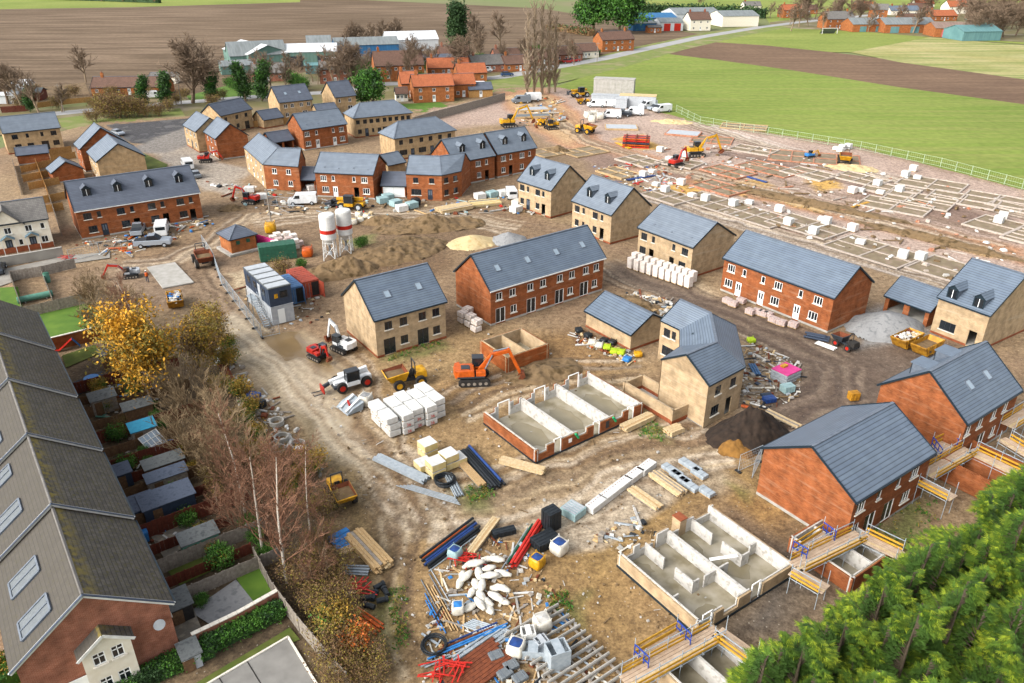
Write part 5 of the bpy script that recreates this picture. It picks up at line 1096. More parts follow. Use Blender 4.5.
# ================================================================ machines and vehicles
def wheel(root, x, y, r, w, rim='grey_panel', M=None, name='wheel'):
    k = ('wheel', round(r, 2), round(w, 2), rim)
    if k not in WIN:
        a = MB(); a.tube((0, -w/2, 0), (0, w/2, 0), r, 'rubber', 16); b = MB(); b.tube((0, -w/2-.015, 0), (0, w/2+.015, 0), r*.55, rim, 12); WIN[k] = (a.mesh('tyre'), b.mesh('rim'))
    o = obj(name, WIN[k][0], root); o.location = (x, y, r); obj('rim', WIN[k][1], o); return o
def excavator(label, px, py, rz, s, body, boomc, reach=6.0, up=3.2, drop=.5, stickm=None, cab='dark_frame', cat='excavator', slew=0, loc=None):
    """tracked digger; local +x is where the boom points"""
    t = thing('excavator', label, cat, loc or at(px, py), rz, scale=1)
    for y in (-1, 1):
        m = MB(); L = 3.6*s; h = .8*s; pr = [(-L/2+.3*s, 0), (L/2-.3*s, 0), (L/2, .3*s), (L/2, .5*s), (L/2-.3*s, h), (-L/2+.3*s, h), (-L/2, .5*s), (-L/2, .3*s)]
        y0 = y*1.1*s-.3*s; m.prism([(a, y0, b) for a, b in pr], (0, .6*s, 0), 'rubber')
        for j in range(5): m.tube(((j-2)*.65*s, y0-.02*s, .38*s), ((j-2)*.65*s, y0+.62*s, .38*s), .2*s, 'timber_grey', 8)
        m.build('track', t)
    c = MB(); c.box(0, 0, .35*s, 2.2*s, 1.7*s, .6*s, 'rubber'); c.build('chassis', t)
    b = MB(); b.box(-.35*s, 0, .98*s, 3.1*s, 2.5*s, .25*s, 'dark_frame'); b.box(-.9*s, -.25*s, 1.22*s, 1.9*s, 2.0*s, .75*s, body, taper=.95); b.box(.75*s, -.85*s, 1.22*s, 1.1*s, .75*s, .55*s, body)
    b.build('body', t, bevel=.05*s)
    w = MB(); w.prism([(-1.55*s, -1.25*s, 1.0*s), (-2.15*s, -1.0*s, 1.0*s), (-2.3*s, 0, 1.0*s), (-2.15*s, 1.0*s, 1.0*s), (-1.55*s, 1.25*s, 1.0*s)], (0, 0, .95*s), body); w.build('counterweight', t, bevel=.06*s)
    e = MB(); e.box(-1.0*s, -.3*s, 1.96*s, .9*s, .9*s, .1*s, 'dark_frame'); e.tube((-.5*s, -.8*s, 1.9*s), (-.5*s, -.8*s, 2.4*s), .06*s, 'dark_frame', 8); e.build('exhaust', t)
    cb = MB(); x0, x1, y0, y1 = -.15*s, 1.15*s, .3*s, 1.25*s
    for x in (x0, x1-.08*s):
        for y in (y0, y1-.08*s): cb.box(x+.04*s, y+.04*s, 1.2*s, .09*s, .09*s, 1.55*s, cab)
    cb.box((x0+x1)/2, (y0+y1)/2, 1.22*s, x1-x0, y1-y0, .45*s, body); cb.box((x0+x1)/2, (y0+y1)/2, 2.7*s, x1-x0+.05*s, y1-y0+.05*s, .1*s, cab); co = cb.build('cab', t)
    g = MB(); g.box((x0+x1)/2, (y0+y1)/2, 1.68*s, x1-x0-.06*s, y1-y0-.06*s, 1.02*s, 'glass'); g.build('window', co)
    m = MB(); P = [Vector((.7*s, -.1*s, 1.5*s)), Vector((.7*s+reach*s*.33, -.1*s, (1.5+up*.85)*s)), Vector((.7*s+reach*s*.72, -.1*s, (1.5+up)*s))]
    m.bar(P[0], P[1], .36*s, .5*s, boomc); m.bar(P[1]-(P[1]-P[0]).normalized()*.15*s, P[2], .34*s, .45*s, boomc); m.build('boom', t, bevel=.03*s)
    r = MB(); r.tube((1.1*s, .15*s, 1.3*s), P[1]+Vector((-.1*s, .2*s, 0)), .09*s, 'steel', 8); r.tube((1.1*s, -.35*s, 1.3*s), P[1]+Vector((-.1*s, -.3*s, 0)), .09*s, 'steel', 8); r.tube(P[1]+Vector((0, 0, .35*s)), P[2]+Vector((.1*s, 0, .4*s)), .08*s, 'steel', 8); r.build('hydraulic_ram', t)
    Q = Vector((.7*s+reach*s, -.1*s, (drop+.9)*s)); st = MB(); st.bar(P[2]+(P[2]-Q).normalized()*.4*s, Q, .28*s, .36*s, stickm or boomc); st.build('stick', t, bevel=.02*s)
    k = MB(); bw = .9*s; prof = [(0, .25), (.45, .1), (.55, -.35), (.2, -.75), (-.4, -.8), (-.35, -.7), (.1, -.62), (.38, -.3), (.3, 0), (0, .05)]
    k.prism([(Q.x+a*s, Q.y-bw/2, Q.z+b*s) for a, b in prof], (0, bw, 0), 'rust')
    for sy in (-1, 1): k.prism([(Q.x+a*s, Q.y+sy*bw/2-.03*s, Q.z+b*s) for a, b in [(0, .2), (.45, .1), (.55, -.35), (.2, -.75), (-.38, -.78), (-.1, -.3)]], (0, .06*s, 0), 'rust')
    k.build('bucket', t); return t
excavator('orange tracked excavator with raised boom digging beside the red garage shell', 474, 381, ang((474, 383), (519, 381)), 1.0, 'orange_paint', 'orange_paint', reach=4.6, up=2.3, drop=0)
excavator('small red mini digger parked by the puddle', 319, 358, R(-40), .66, 'red_paint', 'red_paint', reach=2.4, up=1.6, drop=.3)
excavator('white and black midi excavator with folded boom at the buff house corner', 344, 350, R(140), .78, 'white_van', 'white_van', reach=3.2, up=2.6, drop=.2)
excavator('red mini digger half hidden behind the bare trees', 131, 277, R(200), .62, 'grey_panel', 'red_paint', reach=5.2, up=2.0, drop=.2)
excavator('red mini digger with boom stretched along the older street', 251, 203, R(165), .8, 'red_paint', 'red_paint', reach=4.2, up=2.2, drop=0)
excavator('red mini digger beside the red gabled house', 206, 162, R(10), .75, 'red_paint', 'red_paint', reach=4.2, up=1.7, drop=.4)
excavator('red mini digger among the new foundations', 676, 166, R(40), .85, 'red_paint', 'red_paint', reach=3.6, up=2.8, drop=.6)
excavator('yellow excavator with arched boom among the new foundations', 695, 156, R(10), 1.15, 'yellow_paint', 'yellow_paint', reach=4.8, up=2.6, drop=.3)
excavator('yellow excavator at work before the pale site tanks', 509, 127, R(15), 1.15, 'yellow_paint', 'yellow_paint', reach=5.2, up=3.2, drop=.6)
excavator('yellow excavator parked on brown clay near the car park', 551, 129, R(200), .95, 'yellow_paint', 'yellow_paint', reach=3.6, up=1.4, drop=.4)
excavator('small yellow digger at the entrance to the brick foundations', 810, 158, R(20), .6, 'blue_bright', 'yellow_paint', reach=3.4, up=1.2, drop=.3)
def telehandler(label, px, py, rz, body, boom, rim, s=1.0, lift=0, cab='green_container'):
    t = thing('telehandler', label, 'telehandler', at(px, py), rz, scale=s)
    c = MB(); c.box(0, 0, .65, 4.4, 1.3, .6, body); c.box(.2, -.75, .75, 2.0, .8, .75, body); c.box(2.0, 0, .6, .7, 1.9, .35, 'dark_frame'); c.build('chassis', t, bevel=.05)
    cb = MB()
    for x in (-.55, .85):
        for y in (.35, 1.2): cb.box(x, y, 1.1, .1, .1, 1.35, 'dark_frame')
    cb.box(.15, .78, .75, 1.5, .95, .5, body); cb.box(.15, .78, 2.42, 1.55, 1.0, .1, 'dark_frame'); co = cb.build('cab', t)
    g = MB(); g.box(.15, .78, 1.26, 1.42, .85, 1.15, 'glass'); g.build('window', co)
    b = MB(); z1 = 1.0+lift; b.bar((-2.0, -.2, 1.75), (2.5, -.2, z1+.1), .42, .5, boom); b.bar((2.2, -.2, z1+.13), (3.3, -.2, z1-.25), .32, .38, 'dark_frame'); b.build('boom', t, bevel=.03)
    h = MB(); h.box(3.35, -.2, z1-.85, .12, 1.3, .8, 'red_paint' if rim == 'red_paint' else 'dark_frame')
    for y in (-.6, .2): h.bar((3.4, y, z1-.85), (4.5, y, z1-.85), .12, .06, 'dark_frame')
    h.build('fork_carriage', t)
    for x in (-1.45, 1.45):
        for y in (-.95, .95): wheel(t, x, y, .62, .42, rim)
    return t
telehandler('white and red telehandler parked before the white block stack', 352, 386, R(212), 'white_van', 'white_van', 'red_paint', 1.0)
telehandler('yellow telehandler with long boom before the red semi', 352, 209, R(172), 'yellow_paint', 'yellow_paint', 'grey_panel', 1.15, .5)
telehandler('yellow telehandler beside the pale tank wall near the field', 580, 97, R(205), 'yellow_paint', 'yellow_paint', 'grey_panel', 1.3, .6)
def dumper(label, px, py, rz, s=1.0, skip='yellow_paint', body='yellow_paint', tip=0, rim='yellow_paint', load='soil'):
    t = thing('dumper', label, 'dumper', at(px, py), rz, scale=s); c = MB(); c.box(-.3, 0, .5, 3.2, .8, .35, 'dark_frame'); c.build('chassis', t)
    b = MB(); b.box(-1.35, 0, .75, 1.2, 1.5, .75, body, taper=.9); b.build('engine_cover', t, bevel=.08)
    q = MB(); T = Matrix.Translation((1.0, 0, .8)) @ Matrix.Rotation(R(-tip), 4, 'Y'); w0, w1 = .75, 1.0
    o = [(-.7, -w0, 0), (.75, -w0, .05), (.75, w0, .05), (-.7, w0, 0), (-1.0, -w1, 1.0), (1.25, -w1, .75), (1.25, w1, .75), (-1.0, w1, 1.0)]; i_ = [(x*.93, y*.93, z+.06) for x, y, z in o]
    q.add(o, [(3, 2, 1, 0), (0, 1, 5, 4), (1, 2, 6, 5), (2, 3, 7, 6), (3, 0, 4, 7)], skip, T); q.add(i_, [(0, 1, 2, 3), (4, 5, 1, 0), (5, 6, 2, 1), (6, 7, 3, 2), (7, 4, 0, 3)], 'rust', T); q.add(o[4:]+i_[4:], [(0, 1, 5, 4), (1, 2, 6, 5), (2, 3, 7, 6), (3, 0, 4, 7)], skip, T); q.build('skip', t)
    if load: l_ = MB(); l_.add([(x*.84, y*.84, .6) for x, y, z in o[4:]]+[(0, 0, .72)], [(0, 1, 4), (1, 2, 4), (2, 3, 4), (3, 0, 4)], load, T); l_.build('load', t)
    s_ = MB(); s_.box(-.45, 0, .85, .5, .5, .3, 'rubber'); s_.box(-.7, 0, 1.1, .12, .5, .5, 'rubber'); s_.build('seat', t)
    r = MB()
    for y in (-.55, .55): r.bar((-.75, y, 1.2), (-.75, y, 2.5), .09, .09, 'dark_frame')
    r.bar((-.75, -.55, 2.5), (-.75, .55, 2.5), .09, .09, 'dark_frame'); r.build('roll_bar', t)
    for x in (-1.15, 1.05):
        for y in (-.95, .95): wheel(t, x, y, .55, .42, rim)
    return t
dumper('yellow site dumper with empty skip before the buff house', 407, 384, R(205), 1.15)
dumper('yellow dumper seen front on beside the scrub', 341, 499, R(-60), .95)
dumper('muddy brown dumper with tipped skip on the narrow track', 204, 264, R(-60), 1.25, 'rust', 'rust', 0, 'timber_grey')
dumper('yellow dumper with flashing light on clay road', 585, 133, R(-35), 1.35); dumper('yellow dumper heading towards the yellow excavators', 546, 126, R(150), 1.1)
dumper('yellow dumper parked by the field fence with white sacks', 844, 163, R(250), 1.35); dumper('small yellow dumper close to the clay road bend', 583, 104, R(190), 1.0)
dumper('black quad tractor with yellow lamps parked on gravel', 845, 347, R(120), .8, 'dark_frame', 'rubber', 0, 'red_paint', None)
def vehicle(kind, label, px, py, rz, paint, s=1.0, group=None, loc=None):
    t = thing({'van': 'van', 'car': 'parked_car', 'pickup': 'pickup_truck', 'lorry': 'lorry'}[kind], label, {'van': 'van', 'car': 'car', 'pickup': 'pickup', 'lorry': 'lorry'}[kind], loc or at(px, py), rz, group, s)
    key = (kind, paint, 'veh')
    if key not in WIN:
        b = MB(); g = MB(); l_ = MB(); hw = .88
        def side(prof, m, w, mb): mb.prism([(x, -w, z) for x, z in prof], (0, 2*w, 0), m)
        if kind == 'van':
            side([(-2.5, .35), (2.4, .35), (2.5, .6), (2.42, 1.0), (1.75, 1.2), (1.1, 1.95), (-2.45, 1.98), (-2.5, 1.5)], paint, hw, b)
            g.prism([(1.72, -.76, 1.25), (1.16, -.76, 1.88), (1.16, .76, 1.88), (1.72, .76, 1.25)], (.05, 0, .035), 'glass')
            for y in (-hw-.012, hw-.012): g.prism([(.35, y, 1.2), (1.45, y, 1.22), (1.0, y, 1.78), (.35, y, 1.78)], (0, .024, 0), 'glass')
            g.prism([(-2.52, -.7, 1.25), (-2.52, .7, 1.25), (-2.5, .7, 1.75), (-2.5, -.7, 1.75)], (.03, 0, 0), 'glass'); wx = (-1.6, 1.6)
        elif kind == 'pickup':
            side([(-2.5, .4), (2.5, .4), (2.55, .8), (2.4, 1.05), (1.2, 1.12), (-2.5, 1.12)], paint, hw, b)
            b.add([(-2.4, -hw+.06, 1.14), (-.75, -hw+.06, 1.14), (-.75, hw-.06, 1.14), (-2.4, hw-.06, 1.14)], [(0, 1, 2, 3)], 'dark_frame')
            b.add([(-.7, -.82, 1.1), (1.15, -.82, 1.1), (1.15, .82, 1.1), (-.7, .82, 1.1), (-.55, -.68, 1.75), (.4, -.68, 1.75), (.4, .68, 1.75), (-.55, .68, 1.75)], [(4, 5, 6, 7)], paint)
            g.add([(-.7, -.82, 1.12), (1.15, -.82, 1.12), (1.15, .82, 1.12), (-.7, .82, 1.12), (-.55, -.69, 1.74), (.4, -.69, 1.74), (.4, .69, 1.74), (-.55, .69, 1.74)], [(0, 1, 5, 4), (1, 2, 6, 5), (2, 3, 7, 6), (3, 0, 4, 7)], 'glass'); wx = (-1.55, 1.6)
        elif kind == 'lorry':
            b.box(2.6, 0, .5, 1.6, 2.2, 2.0, paint); b.box(-.8, 0, .7, 5.2, 2.2, .3, 'dark_frame'); b.box(-.8, 0, 1.0, 5.2, 2.3, .7, 'grey_panel'); g.box(3.42, 0, 1.5, .04, 1.9, .8, 'glass'); g.box(2.7, 0, 1.5, .9, 2.24, .7, 'glass'); wx = (-2.2, 2.4); hw = 1.05
        else:
            side([(-2.1, .32), (2.1, .32), (2.15, .6), (2.0, .85), (1.1, .98), (-1.9, 1.0), (-2.12, .8)], paint, hw, b)
            b.add([(-1.3, -.62, 1.46), (.35, -.62, 1.46), (.35, .62, 1.46), (-1.3, .62, 1.46)], [(0, 1, 2, 3)], paint)
            g.add([(-1.85, -.82, .98), (1.15, -.82, .98), (1.15, .82, .98), (-1.85, .82, .98), (-1.3, -.63, 1.45), (.35, -.63, 1.45), (.35, .63, 1.45), (-1.3, .63, 1.45)], [(0, 1, 5, 4), (1, 2, 6, 5), (2, 3, 7, 6), (3, 0, 4, 7)], 'glass'); wx = (-1.3, 1.35)
        WIN[key] = (b.mesh('body'), g.mesh('windows'), wx, hw)
    bm, gm, wx, hw = WIN[key]; bo = obj('body', bm, t, bevel=.05); obj('windows', gm, t)
    for x in wx:
        for y in (-hw+.06, hw-.06): wheel(t, x, y, .34 if kind != 'lorry' else .48, .24)
    return t
vehicle('van', 'white panel van parked before the red semi', 303, 204, R(188), 'white_van', 1.1); vehicle('car', 'dark car beside the yellow telehandler', 337, 206, R(175), 'dark_car')
vehicle('pickup', 'silver pickup parked across the older street', 154, 246, R(12), 'silver_car', 1.15); vehicle('pickup', 'silver pickup standing behind the crosswise silver pickup', 139, 233, R(105), 'silver_car', 1.05); vehicle('van', 'white van nose in to the four dormered terrace', 163, 233, R(108), 'white_van', 1.1)
vehicle('van', 'white van half hidden behind the end of dormered terrace', 188, 168, R(120), 'white_van', 1.1); vehicle('car', 'grey car behind the end of dormered terrace', 196, 177, R(120), 'grey_car'); vehicle('car', 'silver car at the tarmac edge beside the red gable', 118, 135, R(-35), 'silver_car')
vehicle('car', 'dark car passing along the village street', 101, 107, R(5), 'dark_car', 1.1); vehicle('car', 'dark parked car below the cream cottages', -1, 272, R(115), 'dark_car')
for (px, py, rz, k, c), lb in zip([(596, 107, 178, 'van', 'white_van'), (608, 107, 170, 'van', 'white_van'), (622, 116, 165, 'pickup', 'dark_car'), (634, 115, 168, 'van', 'white_van'), (641, 106, 215, 'car', 'grey_car'), (648, 108, 210, 'van', 'white_van'), (655, 110, 208, 'car', 'silver_car'), (662, 112, 205, 'van', 'white_van'), (611, 118, 175, 'van', 'white_van')],
        ['white van nearest the pale tank wall', 'white van close behind the first by the tank wall', 'dark blue pickup in the site car park', 'white van beside the dark pickup', 'grey car at the container end of the car park', 'white van in the rank by the field fence', 'silver car in the rank by the field fence', 'last white van in the rank by field fence', 'white van in front of the white bags']): vehicle(k, lb, px, py, R(rz), c, 1.15, 'vehicles in the site car park')
vehicle('van', 'white van at the village end of site near poplars', 531, 101, R(190), 'white_van', 1.3); vehicle('van', 'dark van beside poplars at the site entrance', 521, 103, R(190), 'grey_car', 1.2)
vehicle('van', 'small white truck beside the dormered buff semi', 511, 197, R(100), 'white_van', 1.0)
def skip(label, px, py, rz, m, load, s=1.0):
    t = thing('skip', label, 'skip', at(px, py), rz, scale=s); q = MB(); o = [(-1.1, -.8, .1), (1.1, -.8, .1), (1.1, .8, .1), (-1.1, .8, .1), (-1.9, -.9, 1.25), (1.9, -.9, 1.25), (1.9, .9, 1.25), (-1.9, .9, 1.25)]; i_ = [(x*.95, y*.92, z+.05) for x, y, z in o]
    q.add(o, [(3, 2, 1, 0), (0, 1, 5, 4), (1, 2, 6, 5), (2, 3, 7, 6), (3, 0, 4, 7)], m); q.add(i_, [(0, 1, 2, 3), (4, 5, 1, 0), (5, 6, 2, 1), (6, 7, 3, 2), (7, 4, 0, 3)], m); q.add(o[4:]+i_[4:], [(0, 1, 5, 4), (1, 2, 6, 5), (2, 3, 7, 6), (3, 0, 4, 7)], m); q.build('body', t)
    r = MB()
    for y in (-.93, .93):
        for x in (-1.0, 0, 1.0): r.bar((x, y*.9, .15), (x*1.4, y, 1.22), .08, .08, m)
        r.tube((-.9, y, .7), (-.9, y*1.08, .7), .09, 'dark_frame', 8); r.tube((.9, y, .7), (.9, y*1.08, .7), .09, 'dark_frame', 8)
    r.build('ribs', t)
    l_ = MB(); rr = random.Random(px)
    l_.add([(-1.6, -.8, .8), (1.6, -.8, .8), (1.6, .8, .8), (-1.6, .8, .8)], [(0, 1, 2, 3)], 'soil')
    if load:
        for j in range(45): l_.box(rr.uniform(-1.5, 1.5), rr.uniform(-.7, .7), .8+rr.uniform(0, .35), rr.uniform(.2, .7), rr.uniform(.15, .4), rr.uniform(.05, .2), rr.choice(load), rr.uniform(0, 3), Matrix.Identity(4))
    l_.build('waste', t); return t
skip('orange yellow skip heaped with white waste beside concrete pad', 176, 305, R(115), 'skip_yellow', ['wrap_white', 'bag_white', 'blue_bright', 'pale_block'], 1.1)
skip('yellow skip full of white waste beside the gravel mound', 905, 345, R(35), 'skip_yellow', ['wrap_white', 'bag_white', 'timber_pale', 'rust'], 1.15)
skip('yellow skip nearly empty beside the two flat dormers', 925, 352, R(35), 'skip_yellow', None, 1.15)
# ---------------------------------------------------------------- compound
def container(name, label, px, py, rz, L, W, h, m, z=0, ribs=True, doors=None, loc=None, cat='container', top=None):
    t = thing(name, label, cat, loc or at(px, py, z), rz); b = MB(); b.box(L/2, W/2, .1, L, W, h-.1, m)
    if ribs:
        n = int(L/.55)
        for j in range(n):
            for y in (-.025, W+.025): b.box((j+.5)*L/n, y, .2, .22, .05, h-.35, m)
        for j in range(int(W/.5)):
            b.box(L+.025, (j+.5)*W/int(W/.5), .2, .05, .2, h-.35, m)
    b.build('body', t)
    r = MB(); r.box(L/2, W/2, h, L+.02, W+.02, .06, top or m)
    for j in range(int(L/.7)): r.box((j+.5)*.7+.1, W/2, h+.06, .3, W-.2, .03, top or m)
    r.build('roof', t)
    if doors:
        for y, a in ((0, doors[0]), (W, doors[1])):
            d = MB(); sg = 1 if y == 0 else -1; d.box(0, sg*W/4, .15, .06, W/2-.04, h-.25, m)
            for q in (.3, .7): d.box(-.05, sg*W/2*q, .2, .04, .05, h-.4, 'steel')
            o = d.build('door', t); o.matrix_local = Matrix.Translation((-.05, y, 0)) @ Matrix.Rotation(R(a), 4, 'Z')
        k = MB(); k.box(-.005, W/2, .25, .02, W-.2, h-.45, 'rubber'); k.build('opening', t)  # dark sheet on the solid body, standing in for the shaded inside
    return t
b0 = Vector((-31.2, 91.6, 0)); az = R(126)
def cabin(label, z, m, win=True):
    t = thing('site_cabin', label, 'site cabin', b0+Vector((0, 0, z)), az); L, W, h = 9.4, 3.0, 2.55; W = -W   # long side to the west
    b = MB(); b.box(L/2, W/2, .05, L, 3.0, h-.1, m)
    for j in range(9): b.box((j+.5)*L/9, .015, .1, .08, .03, h-.25, m); b.box((j+.5)*L/9, W-.015, .1, .08, .03, h-.25, m)
    b.build('body', t); r = MB(); r.box(L/2, W/2, h-.05, L+.1, 3.1, .1, 'felt_grey' if z else 'grey_panel')
    if z:
        for j in range(5): r.box(.9+j*1.9, W/2, h+.05, 1.45, 2.9, .05, 'grey_panel')
    r.build('roof', t)
    if win:
        for x, y, rz in ((-.02, -1.9, 1), (2.0, .02, 0), (5.2, .02, 0), (7.6, .02, 0)):
            w = MB(); s = (.05, 1.1) if rz else (1.1, .05); w.box(x, y, 1.0, *s, 1.0, 'dark_frame'); wo = w.build('window', t); p = MB(); p.box(x+(-.02 if rz else 0), y+(0 if rz else .02), 1.07, s[0]*.85 if not rz else .05, s[1]*.85 if rz else .05, .86, 'glass'); p.build('pane', wo)
    if z:
        d = MB(); d.box(3.6, .03, .1, .9, .05, 2.0, 'grey_panel'); d.build('door', t); n = MB(); n.box(-.03, -.9, 1.1, .03, .45, .6, 'yellow_paint'); n.build('notice', t)
    else:
        d = MB(); d.box(-.02, -1.3, .1, .05, .9, 2.0, 'white_door'); d.build('door', t)
    return t
cabin('pale grey lower site cabin carrying the navy one', 0, 'grey_panel', False); cabin('navy site cabin with striped roof stacked on the grey cabin', 2.6, 'navy')
def stairs():
    t = thing('stair', 'steel outside staircase climbing to the navy upper cabin', 'stairs', b0, az); s = MB(); n = 13
    for j in range(n): s.box(.2+j*.28, .75, .2*(j+1)-.06, .27, .8, .05, 'galv')
    s.build('treads', t); r = MB()
    for y in (.36, 1.14): r.bar((.05, y, .1), (3.9, y, 2.6), .06, .2, 'steel'); r.bar((.05, y, 1.1), (3.9, y, 3.6), .05, .05, 'galv')
    for j in range(0, n, 3):
        for y in (.36, 1.14): r.box(.2+j*.28, y, .2*(j+1), .04, .04, 1.0, 'galv')
    r.build('handrail', t); l_ = MB(); l_.box(4.8, .75, 2.55, 1.9, .9, .06, 'galv')
    for x in (3.95, 5.7): l_.box(x, 1.15, 0, .08, .08, 3.6, 'steel')
    l_.build('landing', t)
stairs()
container('shipping_container', 'blue shipping container with doors ajar', 0, 0, R(126), 5.2, 2.3, 2.5, 'blue_container', doors=(75, -12), loc=at(305, 302))
container('shipping_container', 'rust red shipping container with open door', 0, 0, R(126), 6.0, 2.4, 2.5, 'red_container', doors=(100, -8), loc=at(320.5, 295.5)) 
container('storage_container', 'dark green sheeted container beside the pallet stacks', 261, 263, R(22), 5.6, 2.4, 2.4, 'green_container', ribs=False, cat='container')
hut = house('substation', 'square red brick substation with pyramid slate roof and green vents', -44.8, 117.2, 42, 4.4, 4.4, 2.7, 4.2, 'orange_brick', hip=2.2, rm='slate_dark', cat='substation', plinth=True)
for u in (1.3, 3.0): v = MB(); v.box(u, .07, 1.6, .6, .06, .6, 'green_container'); v.build('vent', hut)
bsm = MB(); bsm.box(2.2, 2.2, 0, 5.4, 5.4, .35, 'concrete'); bsm.build('base', hut)
def silo(label, px, py):
    t = thing('silo', label, 'silo', at(px, py), scale=.94); b = MB(); b.lathe([(.25, 2.5), (1.25, 3.7), (1.3, 3.75), (1.3, 7.6), (1.2, 7.85), (.3, 8.1)], 'white_paint', 24); b.build('drum', t, smooth=False)
    r = MB(); r.lathe([(1.305, 4.7), (1.315, 4.7), (1.315, 5.35), (1.305, 5.35)], 'red_paint', 24); r.build('red_band', t); m = MB()
    for k in range(5): a = 3.6+k*.2; m.box(1.315*math.cos(a), 1.315*math.sin(a), 5.9, .03, .16, .35, 'red_paint', a, None)
    for k in range(4):
        a = k*math.pi/2+math.pi/4; l_ = MB(); l_.tube((1.15*math.cos(a), 1.15*math.sin(a), 3.9), (1.35*math.cos(a), 1.35*math.sin(a), 0), .09, 'white_paint', 8); l_.build('leg', t)
    k_ = MB()
    for k in range(4):
        a, c = k*math.pi/2+math.pi/4, (k+1)*math.pi/2+math.pi/4
        for z0, z1 in ((.3, 2.6), (2.6, .3)): k_.tube((1.32*math.cos(a), 1.32*math.sin(a), z0), (1.32*math.cos(c), 1.32*math.sin(c), z1), .045, 'white_paint', 6)
        k_.tube((1.2*math.cos(a), 1.2*math.sin(a), 3.0), (1.2*math.cos(c), 1.2*math.sin(c), 3.0), .05, 'white_paint', 6)
    k_.build('bracing', t); p = MB(); p.tube((0, 0, 2.6), (0, 0, 1.2), .18, 'steel', 10); p.box(0, 0, .8, .6, .6, .5, 'grey_panel'); p.build('outlet', t)
silo('white mortar silo with red band on lattice legs, nearer the green container', 331, 259); silo('white mortar silo with red band on lattice legs, further from green container', 347, 254)
def heras(label, pts, group=None):
    P = [at(*p) for p in pts]; o = P[0].copy(); t = thing('mesh_fence', label, 'fence', o, 0, group)
    for a, b in zip(P, P[1:]):
        a, b = a-o, b-o; n = max(1, round((b-a).length/3.4)); k = None
        for j in range(n):
            s, e = a.lerp(b, j/n+.005), a.lerp(b, (j+1)/n-.005); k = MB()
            for z in (.12, 1.95): k.tube(s+Vector((0, 0, z)), e+Vector((0, 0, z)), .028, 'galv', 6)
            for p in (s, e): k.tube(p, p+Vector((0, 0, 2.0)), .028, 'galv', 6)
            for f in range(1, 12): q = s.lerp(e, f/12); k.tube(q+Vector((0, 0, .12)), q+Vector((0, 0, 1.95)), .008, 'galv', 3, cap=False)
            for z in (.5, .9, 1.3, 1.6): k.tube(s+Vector((0, 0, z)), e+Vector((0, 0, z)), .008, 'galv', 3, cap=False)
            k.build('panel', t); f_ = MB(); f_.box(s.x, s.y, 0, .7, .25, .14, 'rubber', math.atan2((b-a).y, (b-a).x)+1.57); f_.build('foot', t)
    return t
heras('wire mesh site fence round the cabin compound', [(203, 246), (214, 262), (222, 285), (262, 338), (280, 334)])
heras('wire mesh panel by the black soil heap', [(738, 472), (760, 462), (752, 478)]); heras('mesh fence with hoarding panels before the cottages lane', [(70, 262), (100, 254), (122, 250)])
heras('wire mesh fence beside the grey scaffolded wall near red semi', [(265, 205), (290, 208), (312, 200)])
def field_fence(label, pts, hh, m, sp, group=None):
    P = [at(*p) for p in pts]; o = P[0].copy(); t = thing('field_fence', label, 'fence', o)
    for a, b in zip(P, P[1:]):
        a, b = a-o, b-o; n = max(1, round((b-a).length/sp))
        for j in range(n):
            q = a.lerp(b, j/n); p = MB(); p.box(0, 0, 0, .12, .12, hh, m); o2 = p.build('post', t); o2.location = q
        r = MB()
        for z in (hh*.95, hh*.5, hh*.1): r.bar(a+Vector((0, 0, z)), b+Vector((0, 0, z)), .05, .06, m)
        mid = int((b-a).length/.5)
        for j in range(mid): q = a.lerp(b, j/mid); r.tube(q+Vector((0, 0, .1)), q+Vector((0, 0, hh*.95)), .012, m, 3, cap=False)
        r.build('mesh', t)
mat('pale_green', 'b9c9a8', 'a9bb98', 2)
field_fence('pale green mesh fence between the building site and the green crop', [(676, 112), (700, 124), (860, 150), (940, 167), (1040, 194)], 2.1, 'pale_green', 4.2)
brickwall('boundary_wall', 'long weathered timber grey wall curving beside the green lawn', [(413, 126), (432, 120), (455, 114), (480, 107), (505, 100)], 2.2, 'timber_grey', 'timber_grey', .15)
